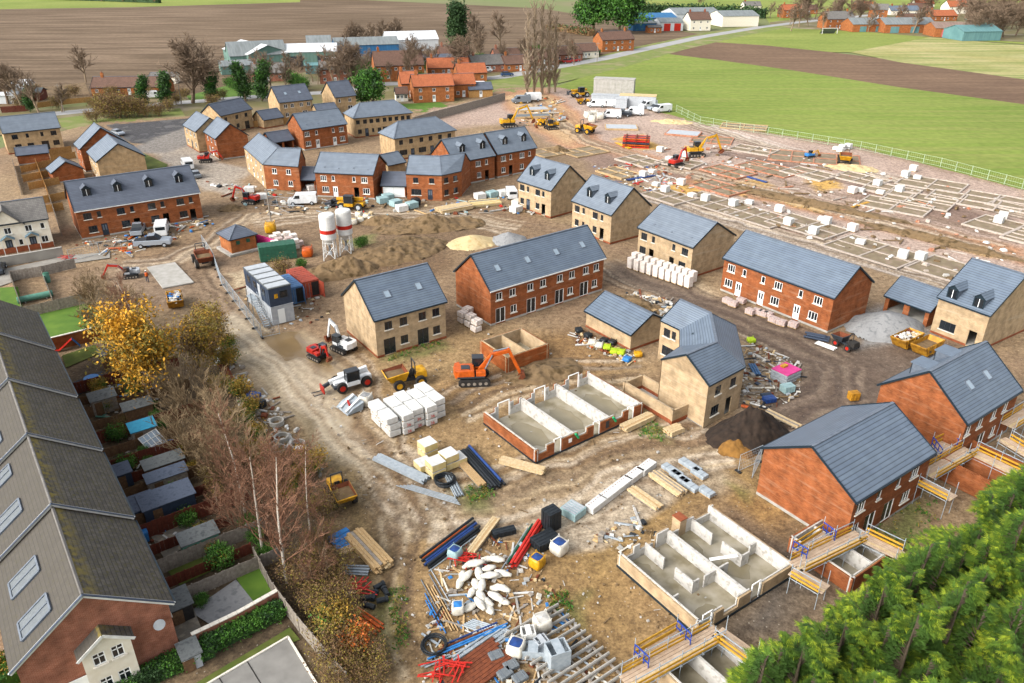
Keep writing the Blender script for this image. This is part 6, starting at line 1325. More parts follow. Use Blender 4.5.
# people at work
def person(label, px, py, rz, top, legs, hat=None, z=0, pose=0):
    o = at(px, py, z); V = [(0, 0, .95), (0, 0, 1.2), (.02, 0, 1.45), (.04, 0, 1.55), (.06, 0, 1.68), (0, .1, .9), (.05, .11, .5), (.02, .12, .06), (0, -.1, .9), (-.05, -.11, .5), (-.1, -.12, .06), (0, .2, 1.42), (.05, .26, 1.14), (.2, .22, .95), (0, -.2, 1.42), (.05, -.26, 1.14), (.2, -.22, .95), (.16, .12, .03), (.06, -.12, .03), (.065, 0, 1.76)]
    E_ = [(0, 1), (1, 2), (2, 3), (3, 4), (4, 19), (0, 5), (5, 6), (6, 7), (7, 17), (0, 8), (8, 9), (9, 10), (10, 18), (2, 11), (11, 12), (12, 13), (2, 14), (14, 15), (15, 16)]
    rad = [.15, .15, .16, .065, .1, .1, .075, .055, .1, .075, .055, .075, .055, .04, .075, .055, .04, .05, .05, .07]
    me = D.meshes.new('person'); me.from_pydata(V, E_, []); ob = D.objects.new('person', me); COL.objects.link(ob); sk = ob.modifiers.new('skin', 'SKIN')
    for i, r in enumerate(rad): me.skin_vertices[0].data[i].radius = (r, r)
    me.skin_vertices[0].data[0].use_root = True; ss = ob.modifiers.new('sub', 'SUBSURF'); ss.levels = 1; ss.render_levels = 1; me.materials.append(MATS[legs]); ob.location = o; ob.rotation_euler = (0, 0, rz); tag(ob, label, 'person')
    j = MB(); j.lathe([(.19, .92), (.2, 1.1), (.23, 1.38), (.17, 1.5), (.08, 1.53)], top, 10); jo = j.build('jacket', ob, smooth=True); jo.scale = (.85, 1.1, 1)
    h = MB(); h.lathe([(.125, 1.73), (.12, 1.8), (.08, 1.85), (.02, 1.87)], hat or 'white_paint', 10, x=.06); h.build('hard_hat', ob, smooth=True)
person('worker in orange jacket and white helmet beside the concrete pad', 148, 282, 2.0, 'orange_paint', 'navy')
person('worker in red jacket at the foot of cabin stairs', 253, 302, .5, 'red_paint', 'dark_car')
# ================================================================ stacks, bundles and heaps
def vpx(px, py): p = at(px, py); return p
def pack(root_or_none, x, y, z, w, d, h, m, rz, label, group, cat='pallet pack', name='pallet_pack', straps=True, top=None, share={}):
    k = (round(w, 2), round(d, 2), round(h, 2), m, top, straps)
    if k not in share:
        b = MB(); b.box(0, 0, .1, w, d, h-.1, m)
        if top: b.box(0, 0, h, w+.01, d+.01, .02, top)
        q = MB()
        for s in (-.4, 0, .4): q.box(0, s*d, 0, w, .1, .1, 'timber')
        s_ = MB()
        for f in (-.25, .25): s_.box(f*w, 0, .09, .03, d+.02, h-.07, 'steel')
        share[k] = (b.mesh('pack'), q.mesh('pallet'), s_.mesh('straps'))
    a, b, c = share[k]; t = thing(name, label, cat, (x, y, z), rz, group); o = obj('wrapped_load', a, t, bevel=.05); obj('pallet', b, t)
    if straps: obj('straps', c, t)
    return t
def text(parent, s, size, m, M, name='spray_mark'):
    cu = D.curves.new(name, 'FONT'); cu.body = s; cu.size = size; cu.extrude = .004; cu.align_x = 'CENTER'; cu.materials.append(MATS[m]); q = D.objects.new('tmp', cu); COL.objects.link(q); me = D.meshes.new_from_object(q.evaluated_get(bpy.context.evaluated_depsgraph_get())); D.objects.remove(q); o = obj(name, me, parent); o.matrix_local = M; return o
# white block stack beside the telehandler
rz = R(36); U = Vector((math.cos(rz), math.sin(rz), 0)); V = Vector((-math.sin(rz), math.cos(rz), 0)); o = Vector((-12.2, 65.5, 0))
for i in range(5):
    for j in range(2):
        for k in range(3):
            p = o+U*(i*1.36+.65+(-.25 if k == 2 else 0)*(i == 0))+V*(j*2.2+1.1+(.3 if i == 4 else 0)-.35*(i % 2)); t = pack(None, p.x, p.y, k*.78, 1.24, 2.1, .77, 'wrap_white', rz+R((i*7+j*5+k*3) % 5-2), 'white wrapped pack in the big block stack with red figures', 'white wrapped block packs in the big stack', straps=False)
            if j == 0 and k < 2 and i in (1, 2, 3): text(t, '36', .5, 'red_plastic', Matrix.Translation((0, -1.085, .2)) @ Matrix.Rotation(math.pi/2, 4, 'X'))
for px, py, z, in ((424, 468, 0), (436, 474, 0), (436, 474, .8), (449, 466, 0), (449, 466, .8), (428, 455, 0), (428, 455, .8), (457, 463, 0)):
    p = at(px, py); pack(None, p.x, p.y, z, 1.45, 1.45, .78, 'ceiling_board', rz+R((px*3) % 9-4), 'yellow sided board pack with white top beside the white stack', 'yellow sided board packs', top='wrap_white', straps=False)
def pipes(name, label, p, q, items, group=None, cat='pipes', z=0):
    """items: (offset across, height, radius, material, start trim, end trim)"""
    a = at(*p); b = at(*q); d = b-a; L = d.length; rzz = math.atan2(d.y, d.x); t = thing(name, label, cat, a, rzz, group); 
    for off, h, r, m, s, e in items:
        k = MB(); k.tube((s, off, h+r), (L-e, off*1.05, h+r), r, m, 10, cap=False); k.tube((s+.03, off, h+r), (L-e-.03, off*1.05, h+r), r*.8, 'rubber', 10); k.build('pipe', t)
    return t
rr = random.Random(5)
pipes('pipe_bundle', 'bundle of long black pipes beside the red brick shell', (465, 452), (498, 489), [(-.6, 0, .13, 'black_plastic', 0, .2), (-.33, 0, .13, 'black_plastic', .2, 0), (-.06, 0, .13, 'black_plastic', .1, .3), (.2, 0, .13, 'black_plastic', -.2, 0), (.48, 0, .13, 'black_plastic', -.4, .3), (.76, 0, .13, 'black_plastic', -.5, .1), (-.46, .24, .13, 'black_plastic', .1, .1), (-.19, .24, .13, 'black_plastic', 0, 0), (.62, .24, .13, 'blue_plastic', -.3, .5)])
pipes('pipe_bundle', 'loose sheaf of pale grey plastic pipes near yellow board packs', (447, 474), (459, 497), [(i*.12-.3, (i % 2)*.1, .06, 'galv', i % 3*.1, 0) for i in range(7)])
pipes('pipe_bundle', 'strapped bundle of grey conduit below the white stack', (376, 458), (427, 482), [(i*.13-.45, j*.12, .065, 'galv', (i*3+j) % 4*.05, (i+j) % 3*.08) for i in range(8) for j in range(3)])
pipes('pipe_bundle', 'long thin pale tubes lying on the ground by wheel tracks', (398, 484), (462, 503), [(i*.16-.3, 0, .045, 'galv', i*.3, i*.2) for i in range(5)])
pipes('pipe_bundle', 'black and blue pipes laid slanting by the white sandbags', (424, 566), (476, 527), [(-.55, 0, .12, 'black_plastic', 0, .2), (-.3, 0, .12, 'black_plastic', .1, 0), (-.05, 0, .12, 'blue_plastic', 0, .4), (.2, 0, .12, 'blue_plastic', .4, -.3), (.45, 0, .1, 'black_plastic', .2, -.4), (.66, 0, .06, 'orange_paint', .5, .5), (.85, 0, .12, 'black_plastic', .4, -.6), (-.42, .22, .12, 'black_plastic', 0, 0), (-.75, 0, .05, 'galv', -.2, .8)])
pipes('pipe_bundle', 'bright red plastic ducts leaning on the black crates', (511, 568), (540, 522), [(-.35, .05, .12, 'red_plastic', 0, .2), (-.1, .05, .12, 'red_plastic', -.2, 0), (.15, .05, .12, 'red_plastic', .1, .1), (-.22, .27, .12, 'red_plastic', .2, .3), (.03, .27, .12, 'red_plastic', 0, .2), (.45, 0, .09, 'green_container', .3, .6), (.62, 0, .05, 'galv', -.6, 1.2)])
pipes('pipe_bundle', 'fan of grey blue roofing lengths at the lower pile', (464, 622), (508, 636), [(i*.16-.4, 0, .07, 'galv', i*.1, 0) for i in range(6)])
pipes('pipe_bundle', 'long grey blue lengths stacked beside the concrete beams', (455, 668), (512, 628), [(i*.17-.5, (i % 2)*.1, .075, 'galv', (i % 3)*.3, (i % 4)*.3) for i in range(8)])
pipes('pipe_bundle', 'bright blue water pipes across the lower pile', (427, 660), (508, 626), [(-.1, .12, .07, 'blue_bright', 0, .2), (.08, .12, .07, 'blue_bright', .4, 0), (.3, .1, .06, 'rust', 1, 1), (-.35, 0, .06, 'galv', -.6, 2), (-.55, 0, .06, 'galv', -.4, 2.4), (.55, .05, .07, 'blue_plastic', 1.6, .6)])
pipes('pipe_bundle', 'thin steel and timber poles left of the sandbags', (427, 578), (456, 630), [(-.5, 0, .04, 'steel', 0, 1), (-.3, 0, .05, 'timber', .6, 0), (-.1, 0, .05, 'timber', 1.2, 0), (.1, 0, .05, 'timber', 1.0, -.2), (.3, 0, .04, 'steel', -.3, 1.5), (.6, 0, .04, 'galv', -.9, 1.4), (-.75, 0, .05, 'blue_bright', 1.5, 0), (-.95, 0, .05, 'blue_bright', 2.2, .4)])
pipes('pipe_bundle', 'orange drain pipes beside the scrub', (349, 610), (381, 632), [(i*.17-.4, (i % 2)*.12, .08, 'orange_paint', (i % 3)*.2, (i % 2)*.2) for i in range(6)])
pipes('pipe_bundle', 'grey ribbed tubes stacked beside the scrub', (339, 571), (369, 572), [(i*.16-.35, (i % 2)*.1, .075, 'galv', (i % 3)*.1, 0) for i in range(6)])
pipes('pipe_bundle', 'dark blue plastic pipes beside the red terrace of three', (804, 336), (829, 341), [(i*.28-.4, (i % 2)*.2, .15, 'navy', (i % 3)*.3, (i % 2)*.5) for i in range(5)])
pipes('gutter_bundle', 'white gutter lengths before the dark blue pipes', (816, 343), (835, 350), [(i*.2-.3, 0, .08, 'white_paint', 0, (i % 2)*.2) for i in range(5)])
pipes('pipe_bundle', 'yellow gas pipes on clay beside red racks', (616, 143), (630, 149), [(i*.25-.3, 0, .11, 'yellow_paint', i*.1, 0) for i in range(4)])
pipes('pipe_bundle', 'yellow gas pipe length on the far clay strip', (850, 209), (869, 203), [(i*.2, 0, .12, 'yellow_paint', 0, 0) for i in range(3)]); pipes('pipe_bundle', 'blue water pipe length on the clay strip', (742, 176), (766, 183), [(i*.2, 0, .13, 'blue_plastic', 0, 0) for i in range(3)])
pipes('pipe_bundle', 'blue hoses in the yard behind the dormered semis', (628, 181), (656, 176), [(i*.3, 0, .15, 'blue_plastic', 0, .5*i) for i in range(3)])
def coil(label, px, py, r, m, tr=.07):
    t = thing('hose_coil', label, 'coil', at(px, py)); c = MB(); rr = random.Random(px)
    for k in range(5):
        a, b, q = rr.uniform(-.12, .12), rr.uniform(-.12, .12), r*rr.uniform(.75, 1); c.path([(a+q*math.cos(2*math.pi*i/16), b+q*math.sin(2*math.pi*i/16), .08+.1*k) for i in range(17)], tr, m, 6)
    c.build('hose', t)
coil('coil of black hose at the lower pile', 434, 647, 1.0, 'black_plastic', .06); coil('coil of black hose lying over grey conduit', 445, 482, 1.0, 'black_plastic', .09)
def planks(name, label, p, q, wide, layers, m, rows=None, off=0, cat='timber stack', jitter=.25, group=None, bearers=True):
    a = at(*p); b = at(*q); d = b-a; L = d.length; t = thing(name, label, cat, a, math.atan2(d.y, d.x), group); rr = random.Random(int(p[0]*7+p[1])); rows = rows or max(1, int(wide/.2)); k = MB(); w = wide/rows
    for l in range(layers):
        for j in range(rows): e0, e1 = rr.uniform(0, jitter), rr.uniform(0, jitter); k.box((L+e0-e1)/2, (j+.5)*w-wide/2, .1+l*.11, L-e0-e1, w*.9, .085+.02*rr.random(), m if rr.random() < .7 or m == 'rust' else rr.choice(('timber', 'timber_pale', 'timber_grey')))
    k.build('boards', t)
    if bearers:
        s = MB()
        for f in (.15, .5, .85): s.box(L*f, 0, 0, .12, wide+.1, .1, 'timber_grey')
        s.build('bearers', t)
    return t
planks('timber_stack', 'pair of cream timber beams lying before the red shell', (500, 462), (545, 474), .9, 4, 'timber_pale', 5); planks('timber_stack', 'wide short stack of boards beside black pipes', (460, 463), (483, 488), .8, 3, 'timber', 4)
planks('timber_stack', 'pale boards at the side of the red shell', (622, 432), (652, 418), 1.1, 5, 'timber_pale', 5); planks('timber_stack', 'long boards beside the white concrete beams', (630, 490), (660, 511), 1.0, 3, 'timber_pale', 5)
planks('timber_stack', 'longest stack of roof timbers beside grey lintels', (652, 475), (683, 497), 1.1, 4, 'timber_pale', 6); planks('timber_stack', 'pale boards slanting beside the black and blue pipes', (470, 556), (497, 520), .75, 3, 'timber_pale', 4)
planks('timber_stack', 'roof boards lying beside the black soil heap', (765, 412), (800, 429), .9, 2, 'timber_pale', 3); planks('scaffold_boards', 'scaffold boards and pallets stacked beside blue sheets', (352, 535), (386, 572), 1.7, 5, 'timber', 6, jitter=.6)
planks('timber_stack', 'brown timbers at the bottom edge of the pile', (450, 690), (505, 650), 2.6, 2, 'rust', 9, jitter=.5); planks('timber_stack', 'small stack of pallets by the faceted corner house', (666, 436), (681, 430), 1.2, 5, 'timber_pale', 4)
planks('timber_stack', 'short pale boards stacked on bearers beside the bent red house', (438, 213), (470, 207), 3.0, 6, 'timber_pale', 8); planks('timber_stack', 'cream boards in front of the dormered red house', (470, 206), (500, 203), 3.0, 5, 'ceiling_board', 8)
planks('panel_stack', 'bright blue plastic sheets beside scaffold boards', (333, 548), (355, 536), 2.4, 2, 'blue_bright', 4, cat='sheets'); planks('timber_stack', 'thin timber lengths over the blue sheets', (337, 556), (363, 545), .7, 2, 'timber', 3)
for k, (px, py) in enumerate(((596, 507), (609, 497), (622, 487), (634, 478), (646, 470))):
    t = thing('concrete_beam', 'white concrete beam in the line beside the roof timbers', 'beam', at(px, py), ang((590, 512), (655, 462)), 'white concrete beams in a line'); b = MB(); b.box(0, 0, 0, 2.1, .95, .62, 'wrap_white'); b.build('beam', t, bevel=.03); h = MB(); 
    for j in range(6): h.tube((-.8+j*.32, .2, .6), (-.8+j*.32, .2, .64), .05, 'rust', 6)
    h.build('lifting_socket', t)
t = thing('pallet_pack', 'glassy blue wrapped crate at the end of the white beams', 'crate', at(573, 514), ang((590, 512), (655, 462))); b = MB(); b.box(0, 0, 0, 1.6, 1.7, .75, 'teal_sheet'); b.build('crate', t, bevel=.03); b = MB()
for j in range(5): b.box(-.6+.3*j, 0, .75, .18, 1.5, .05, 'grey_panel')
b.build('panes', t)
for px, py, L in ((672, 473, 2.2), (680, 480, 2.2), (688, 487, 2.2), (690, 468, 2.4), (699, 476, 1.6), (706, 494, 1.5)):
    p = at(px, py); pack(None, p.x, p.y, 0, L, .8, .5, 'galv', R(-54), 'low grey strapped lintel pack near roof timbers', 'grey lintel packs')
def crate(label, px, py, w, d, h, m, rzz, z=0, group=None):
    t = thing('crate', label, 'crate', at(px, py)+Vector((0, 0, z)), rzz, group); b = MB(); b.box(0, 0, 0, w, d, h, m); b.build('box', t, bevel=.03); r = MB()
    for x in range(int(w/.35)): r.box(-w/2+.2+x*.35, -d/2-.02, .05, .06, .04, h-.1, m); r.box(-w/2+.2+x*.35, d/2+.02, .05, .06, .04, h-.1, m)
    for y in range(int(d/.35)): r.box(-w/2-.02, -d/2+.2+y*.35, .05, .04, .06, h-.1, m); r.box(0, -d/2+.2+y*.35, h, w-.1, .08, .03, m)
    r.build('ribs', t)
crate('tall black stack of ribbed soakaway crates', 551, 527, 1.3, 1.2, 1.9, 'black_plastic', R(36)); crate('long low black soakaway crates beside the tall stack', 545, 544, 2.2, 1.4, .8, 'black_plastic', R(36)); crate('short black plastic trough behind red ducts', 504, 534, 2.0, .7, .5, 'black_plastic', R(20))
def bag(label, px, py, s=1.0, m='bag_white', fill='sand', group=None, name='bulk_bag', hgt=.9, loc=None, rzz=None):
    t = thing(name, label, 'bulk bag', loc if loc is not None else at(px, py), rzz if rzz is not None else (px*1.7) % 1.5, group, s); key = ('bag', m, fill, hgt)
    if key not in WIN:
        b = MB(); n = 16
        def ring(r, z): return [(r*math.copysign(abs(math.cos(a))**.4, math.cos(a)), r*math.copysign(abs(math.sin(a))**.4, math.sin(a)), z) for a in [2*math.pi*i/n for i in range(n)]]
        rs = [(.42, 0), (.5, .12), (.54, .45*hgt), (.5, .8*hgt), (.46, hgt), (.36, hgt*1.0)]; vs = [v for r, z in rs for v in ring(r, z)]
        fs = [(k*n+i, k*n+(i+1) % n, (k+1)*n+(i+1) % n, (k+1)*n+i) for k in range(len(rs)-1) for i in range(n)]; b.add(vs, fs+[tuple(range(n-1, -1, -1))], m)
        c = MB(); v2 = ring(.37, hgt*.98)+[(0, 0, hgt*1.08)]; c.add(v2, [(i, (i+1) % n, n) for i in range(n)], fill); l_ = MB()
        for sx, sy in ((1, 1), (1, -1), (-1, 1), (-1, -1)): l_.path([(sx*.36, sy*.44, hgt), (sx*.42, sy*.42, hgt+.16), (sx*.44, sy*.34, hgt)], .02, m, 4)
        WIN[key] = (b.mesh('sack', True), c.mesh('contents'), l_.mesh('loops'))
    a, c, l_ = WIN[key]; obj('sack', a, t); obj('contents', c, t); obj('loops', l_, t); return t
# the heap of white sandbags
SB = None
def sandbag():
    b = MB(); n, mseg = 10, 7; vs = []
    for k in range(mseg):
        f = k/(mseg-1); x = (f-.5)*1.6; r = .34*(math.sin(math.pi*min(max(f, .06), .94)))**.4
        for i in range(n): a = 2*math.pi*i/n; vs.append((x, r*math.cos(a)*1.1+.02*math.sin(5*x+i), max(0, .27+r*.8*math.sin(a)+.03*math.sin(7*x+2*i))))
    fs = [(k*n+i, k*n+(i+1) % n, (k+1)*n+(i+1) % n, (k+1)*n+i) for k in range(mseg-1) for i in range(n)]+[tuple(range(n-1, -1, -1)), tuple(range((mseg-1)*n, mseg*n))]; b.add(vs, fs, 'bag_white'); return b.mesh('sandbag', True)
sbm = sandbag()
for k, (px, py, a, z) in enumerate([(488, 561, 5, 0), (497, 562, 170, .1), (470, 566, 40, 0), (463, 578, 95, 0), (467, 580, 60, .25), (479, 577, 100, .15), (489, 572, 20, .2), (496, 577, 5, 0), (503, 576, 160, .1), (476, 587, 110, .1), (482, 590, 85, .3), (490, 580, 10, .3), (472, 594, 70, 0), (481, 600, 110, .2), (486, 604, 140, .1), (497, 590, 0, 0), (503, 592, 150, .2), (496, 600, 145, .15), (503, 603, 150, 0), (470, 609, 35, 0), (480, 608, 120, .25), (489, 611, 120, 0), (460, 585, 80, .05), (476, 568, 20, .3)]):
    p = at(px, py); o_ = obj('sandbag', sbm, None, 'long white sandbag in the sprawling heap beside the black crates', 'sandbag', 'white sandbags in the heap'); o_.location = (p.x, p.y, z); o_.rotation_euler = (0, 0, R(a)); o_.scale = (.7+.1*(k % 3), .8+.1*(k % 2), .78)
bag('yellow bulk bag of blue fittings beside red ducts', 537, 566, 1.1, 'yellow_paint', 'blue_plastic'); bag('white bulk bag with blue contents beside the black crates', 559, 552, 1.25, 'bag_white', 'blue_plastic'); bag('white bulk bag with blue contents in the lower pile', 516, 653, 1.2, 'bag_white', 'blue_plastic'); bag('clear bag of blue fittings by slanting pipes', 455, 557, 1.0, 'teal_sheet', 'blue_plastic')
bag('small white bag on the ground below the sandbags', 458, 612, .9, 'bag_white', 'blue_bright'); bag('white rubble bag at the end of the concrete beams', 542, 628, 1.2, 'bag_white', 'pale_block')
# row of tall wrapped packs before the plain buff semi
for k in range(10):
    for r_ in range(2):
        f = k/9; px, py = 631+(688-631)*f+r_*4, 268+(287-268)*f-r_*5
        p = at(px, py); pack(None, p.x, p.y, 0, .95, .95, 1.75, 'brick_wrap', R(-53+(k*5) % 7-3), 'tall wrapped brick pack in the row before the plain buff semi', 'tall wrapped brick packs in a row', straps=False)
for k, (px, py) in enumerate(((727, 303), (733, 306), (741, 303), (750, 314), (757, 314), (763, 316), (768, 317), (773, 322), (781, 325), (793, 327))):
    p = at(px, py); pack(None, p.x, p.y, 0, 1.2, .9, .75, 'brick_pack', R(-53+(k*11) % 15), 'low grey brick pack dotted along the front of the terrace of three', 'low brick packs before the terrace of three')
for k, (px, py, z) in enumerate(((463, 322, 0), (470, 326, 0), (476, 331, 0), (463, 322, .8), (471, 325, .8), (477, 330, .8), (468, 318, 0), (468, 318, .8))):
    p = at(px, py); pack(None, p.x, p.y, z, 1.1, 1.1, .78, 'brick_wrap', R(36+k*2), 'pale brick pack stacked at the gable of the long red terrace', 'pale brick packs at the gable')
for k in range(4):
    for j in range(4):
        p = at(270+k*6+j*4, 248-j*3+k*2.2)
        for z in range(2 if (k+j) % 3 else 1): pack(None, p.x, p.y, z*.85, 1.15, 1.0, .82, 'brick_wrap' if (k*3+j) % 4 else 'brick_pack', R(25+(k*7+j) % 9), 'wrapped pallet stacked behind the green container', 'wrapped pallets behind the green container', straps=False)
fence('hoarding', 'bright pink hoarding panels beside the wrapped pallets', [(256, 243), (275, 249)], 1.7, 'pink', post=3)
for px, py, m, lb in ((383, 203, 'teal_sheet', 'pale teal wrapped stack before the white garage doors'), (396, 206, 'teal_sheet', 'teal wrapped stack at the bent red house corner'), (402, 211, 'wrap_white', 'white wrapped stack at bent red house corner'), (388, 200, 'teal_sheet', 'teal wrapped stack against garage door'), (412, 208, 'teal_sheet', 'leaning teal wrapped stack beside a black bin'), (480, 199, 'wrap_white', 'large white sheeted stack before the red house with dormers'), (492, 197, 'teal_sheet', 'teal crate before the red house with dormers'), (503, 196, 'wrap_white', 'white sheeted stack at the end of the timber yard'), (516, 212, 'wrap_white', 'white bags stack before dormered buff semi'), (518, 206, 'bag_white', 'white bag stack at the buff semi corner')):
    p = at(px, py); pack(None, p.x, p.y, 0, 2.0, 1.7, 1.2, m, R(30+px % 20), lb, None, straps=False)
bag('black bin bag tub beside the bent red house', 416, 205, 1.5, 'black_plastic', 'black_soil')
for px, py, lb in ((312, 190, 'white sheeted pile outside the open double garage'), (325, 192, 'second white sheeted pile near the open double garage'), (262, 199, 'white sheeted plasterboard beside the red mini digger'), (250, 192, 'white sheeted stack close to the buff end of the bent house')):
    p = at(px, py); pack(None, p.x, p.y, 0, 1.9, 1.6, 1.1, 'wrap_white', R(px % 40), lb, None, straps=False)
for k, (px, py) in enumerate(((348, 221), (354, 224), (361, 222), (367, 219), (359, 217), (372, 222))): bag('white bulk bag by the silos and soil heap', px, py, 1.1, 'bag_white', 'sand', 'white bulk bags beside the silos')
bag('bright orange bin at the foot of the silos', 308, 256, 1.6, 'orange_paint', 'orange_paint', name='waste_bin')
bag('yellow tarpaulin bundle beside the pallets', 271, 232, 1.8, 'yellow_paint', 'yellow_paint', name='tarpaulin_bundle'); bag('black oil tank drum beside the brick substation', 252, 243, 1.7, 'green_container', 'green_container', name='oil_tank')
for k, (px, py, m) in enumerate(((740, 333, 'yellow_paint'),)): pass
# far site: white wrapped packs on the foundations
FP = [(692, 197), (705, 201), (733, 206), (749, 204), (779, 212), (788, 225), (822, 221), (826, 224), (852, 231), (860, 244), (813, 234), (920, 260), (983, 266), (969, 273), (905, 177), (917, 179), (913, 171), (877, 186), (880, 194), (899, 192), (852, 193), (860, 192), (998, 223), (1002, 219), (836, 150), (842, 150), (660, 152), (669, 160), (686, 157), (902, 258), (656, 186), (665, 192), (681, 185), (840, 152), (848, 149), (643, 177), (652, 173)]
for k, (px, py) in enumerate(FP): p = at(px, py); pack(None, p.x, p.y, 0, 1.5, 1.3, 1.35 if k % 3 else .8, 'wrap_white' if k % 4 else 'brick_wrap', R(-53+(k*13) % 20), 'white wrapped block pack standing on the new foundations', 'white wrapped packs on the new foundations', straps=False)
# foundation outlines
mat('trench_block', 'd2c5b9', 'b8a99b', 3, c3='c6b8aa', rough=.95); mat('foundation_brick', 'b5714f', 'c99a80', 2, rough=.95); mat('plot_fill', 'a18c78', '857160', .7, detail=8, c3='8e8064', rough=.97); mat('sand_block', 'd2b488', 'bfa074', 2, rough=.95)
PK = [0]
def plot(px, py, L, W, rzd, n, m, label, h=.2, slab=None, t_=.3):
    PK[0] += 1; h += PK[0]*.006; t = thing('foundation', label, 'foundation', at(px, py), R(rzd), 'low footings in the churned mud' if 'churned' in label else None); b = MB()
    for y in (0, W): b.box(L/2, y, 0, L+t_, t_, h, m)
    for k in range(n+1): b.box(L*k/n, W/2, 0, t_, W-t_-.01, h-.01, m)
    if n > 1: 
        for k in range(n): b.box(L*(k+.5)/n, W*.5, 0, L/n-t_-.01, t_*.8, h-.02, m)
    b.build('footing', t); s = MB(); s.box(L/2, W/2, 0, L-.3, W-.3, .06+PK[0]*.0045 if not slab else h-.04, slab or 'plot_fill'); s.build('infill', t)
PL = [(675, 199, 13, 8, -53, 2, 'trench_block', 'two plot block footing nearest the plain buff semi'), (716, 212, 12, 8, -53, 2, 'trench_block', 'two plot block footing behind the terrace of three'), (765, 222, 12, 8, -53, 2, 'trench_block', 'block footing with white packs behind the terrace of three'), (822, 246, 13, 9, -53, 2, 'trench_block', 'broad block footing beyond the terrace of three'), (905, 268, 13, 9, -53, 2, 'trench_block', 'block footing near the open double garage'), (955, 281, 12, 8, -53, 2, 'trench_block', 'block footing nearest the small dormered house'),
      (735, 166, 13, 8, -53, 2, 'foundation_brick', 'brick footing beside the yellow arched excavator'), (768, 160, 20, 11, -20, 4, 'foundation_brick', 'large brick footing of four plots by the field fence'), (690, 142, 10, 8, -20, 2, 'foundation_brick', 'pale brick footing with grey slab by the field'), (545, 158, 9, 7, 36, 2, 'sand_block', 'sand coloured block footing beyond the first dormered semi'), (578, 158, 10, 7, 36, 2, 'sand_block', 'sand coloured block footing beside the soil heap'), (720, 128, 12, 7, -20, 2, 'sand_block', 'rubble stone footing at the corner of the field'),
      (856, 205, 12, 8, -40, 2, 'trench_block', 'pale footing across the clay strip beyond the yellow pipe'), (880, 200, 12, 9, -40, 3, 'trench_block', 'pale footing of three plots among wheel ruts'), (895, 184, 12, 9, -40, 2, 'trench_block', 'pale footing with three white packs near the field'), (962, 225, 14, 9, -53, 2, 'trench_block', 'pale footing near the frame edge and clay strip'), (640, 195, 9, 7, -53, 2, 'trench_block', 'small footing close behind the second dormered semi'), (985, 205, 12, 9, -53, 2, 'trench_block', 'rutted footing near frame edge below the field fence')]
for k, (px, py, L, W) in enumerate(((655, 163, 9, 7), (700, 170, 10, 7), (830, 177, 10, 7), (925, 199, 12, 8), (1000, 238, 11, 8), (1005, 294, 12, 8), (728, 150, 10, 7), (690, 186, 10, 7), (780, 172, 10, 7), (860, 190, 10, 7), (615, 160, 9, 7), (596, 172, 8, 6), (960, 200, 11, 8))): PL.append((px, py, L, W, -53 if k % 3 else -40, 2, ('trench_block', 'sand_block', 'foundation_brick')[(k*5) % 3 if k % 2 else 0], 'low new footing in the churned mud between the clay strip and field'))
for a in PL: plot(*a)
plot(606, 130, 8.5, 6, -4, 1, 'sand_block', 'flat grey slab in front of the red racks', .25, 'grey_panel'); plot(665, 135, 8.5, 6, -22, 1, 'foundation_brick', 'flat grey slab edged in brick near the field', .25, 'grey_panel'); plot(520, 112, 9, 5, 12, 1, 'sand_block', 'pale grey slab beside the yellow excavator', .3, 'grey_panel'); plot(511, 119, 12, 4, 12, 1, 'sand_block', 'long pale blue slab behind the yellow excavator', .3, 'glass_blind')
t = thing('concrete_pad', 'square pale concrete pad beside the orange yellow skip', 'slab', at(166, 290), R(36)); b = MB(); q = [at(*p)-at(166, 290) for p in ((147, 268), (175, 263), (194, 283), (163, 289))]; mm = Matrix.Rotation(R(-36), 4, 'Z'); b.prism([mm @ v for v in q][::-1], (0, 0, .16), 'concrete'); b.build('slab', t)
# tank walls and containers in the far compound
def far_box(name, label, px, py, rzd, L, W, h, m, cat, lid=None):
    t = thing(name, label, cat, at(px, py), R(rzd)); b = MB(); b.box(L/2, W/2, 0, L, W, h, m); b.build('body', t); r = MB(); r.box(L/2, W/2, h, L+.2, W+.2, .15, lid or m)
    for k in range(int(L/2)): r.box(1+2*k, -.03, .1, .1, .06, h-.1, m)
    r.build('trim', t)
far_box('block_store', 'tall pale grey block built store by the field', 593, 98, -14, 13, 4.5, 6.0, 'concrete', 'store'); far_box('site_cabin', 'low grey cabin in front of the tall store', 591, 104, -12, 10, 3, 2.7, 'grey_panel', 'site cabin'); far_box('site_cabin', 'grey double cabin in the far compound with sandy roof', 619, 107, -12, 11, 4, 3.4, 'grey_panel', 'site cabin', 'sand'); far_box('site_cabin', 'small grey cabin joined to sandy roofed cabin', 615, 108, -12, 3.5, 3, 2.6, 'grey_panel', 'site cabin')
def rack(label, px, py, rzz):
    t = thing('form_rack', label, 'rack', at(px, py), rzz); b = MB()
    for k in range(5):
        for j in range(6): b.box(0, -2+j*.8, k*.5, 6.5, .25, .25, ('red_plastic', 'orange_paint', 'navy')[(k+j) % 3])
        for x in (-2.5, 0, 2.5): b.box(x, 0, k*.5+.25, .3, 4.6, .22, 'rust')
    b.build('bars', t)
rack('stack of red, orange and navy steel barriers on clay', 636, 146, R(-12))
for k, (px, py) in enumerate(((588, 118), (594, 117), (600, 119), (592, 122))): bag('large white cement bag in the far car park', px, py, 2.0, 'bag_white', 'pale_block', 'white cement bags in the far car park')
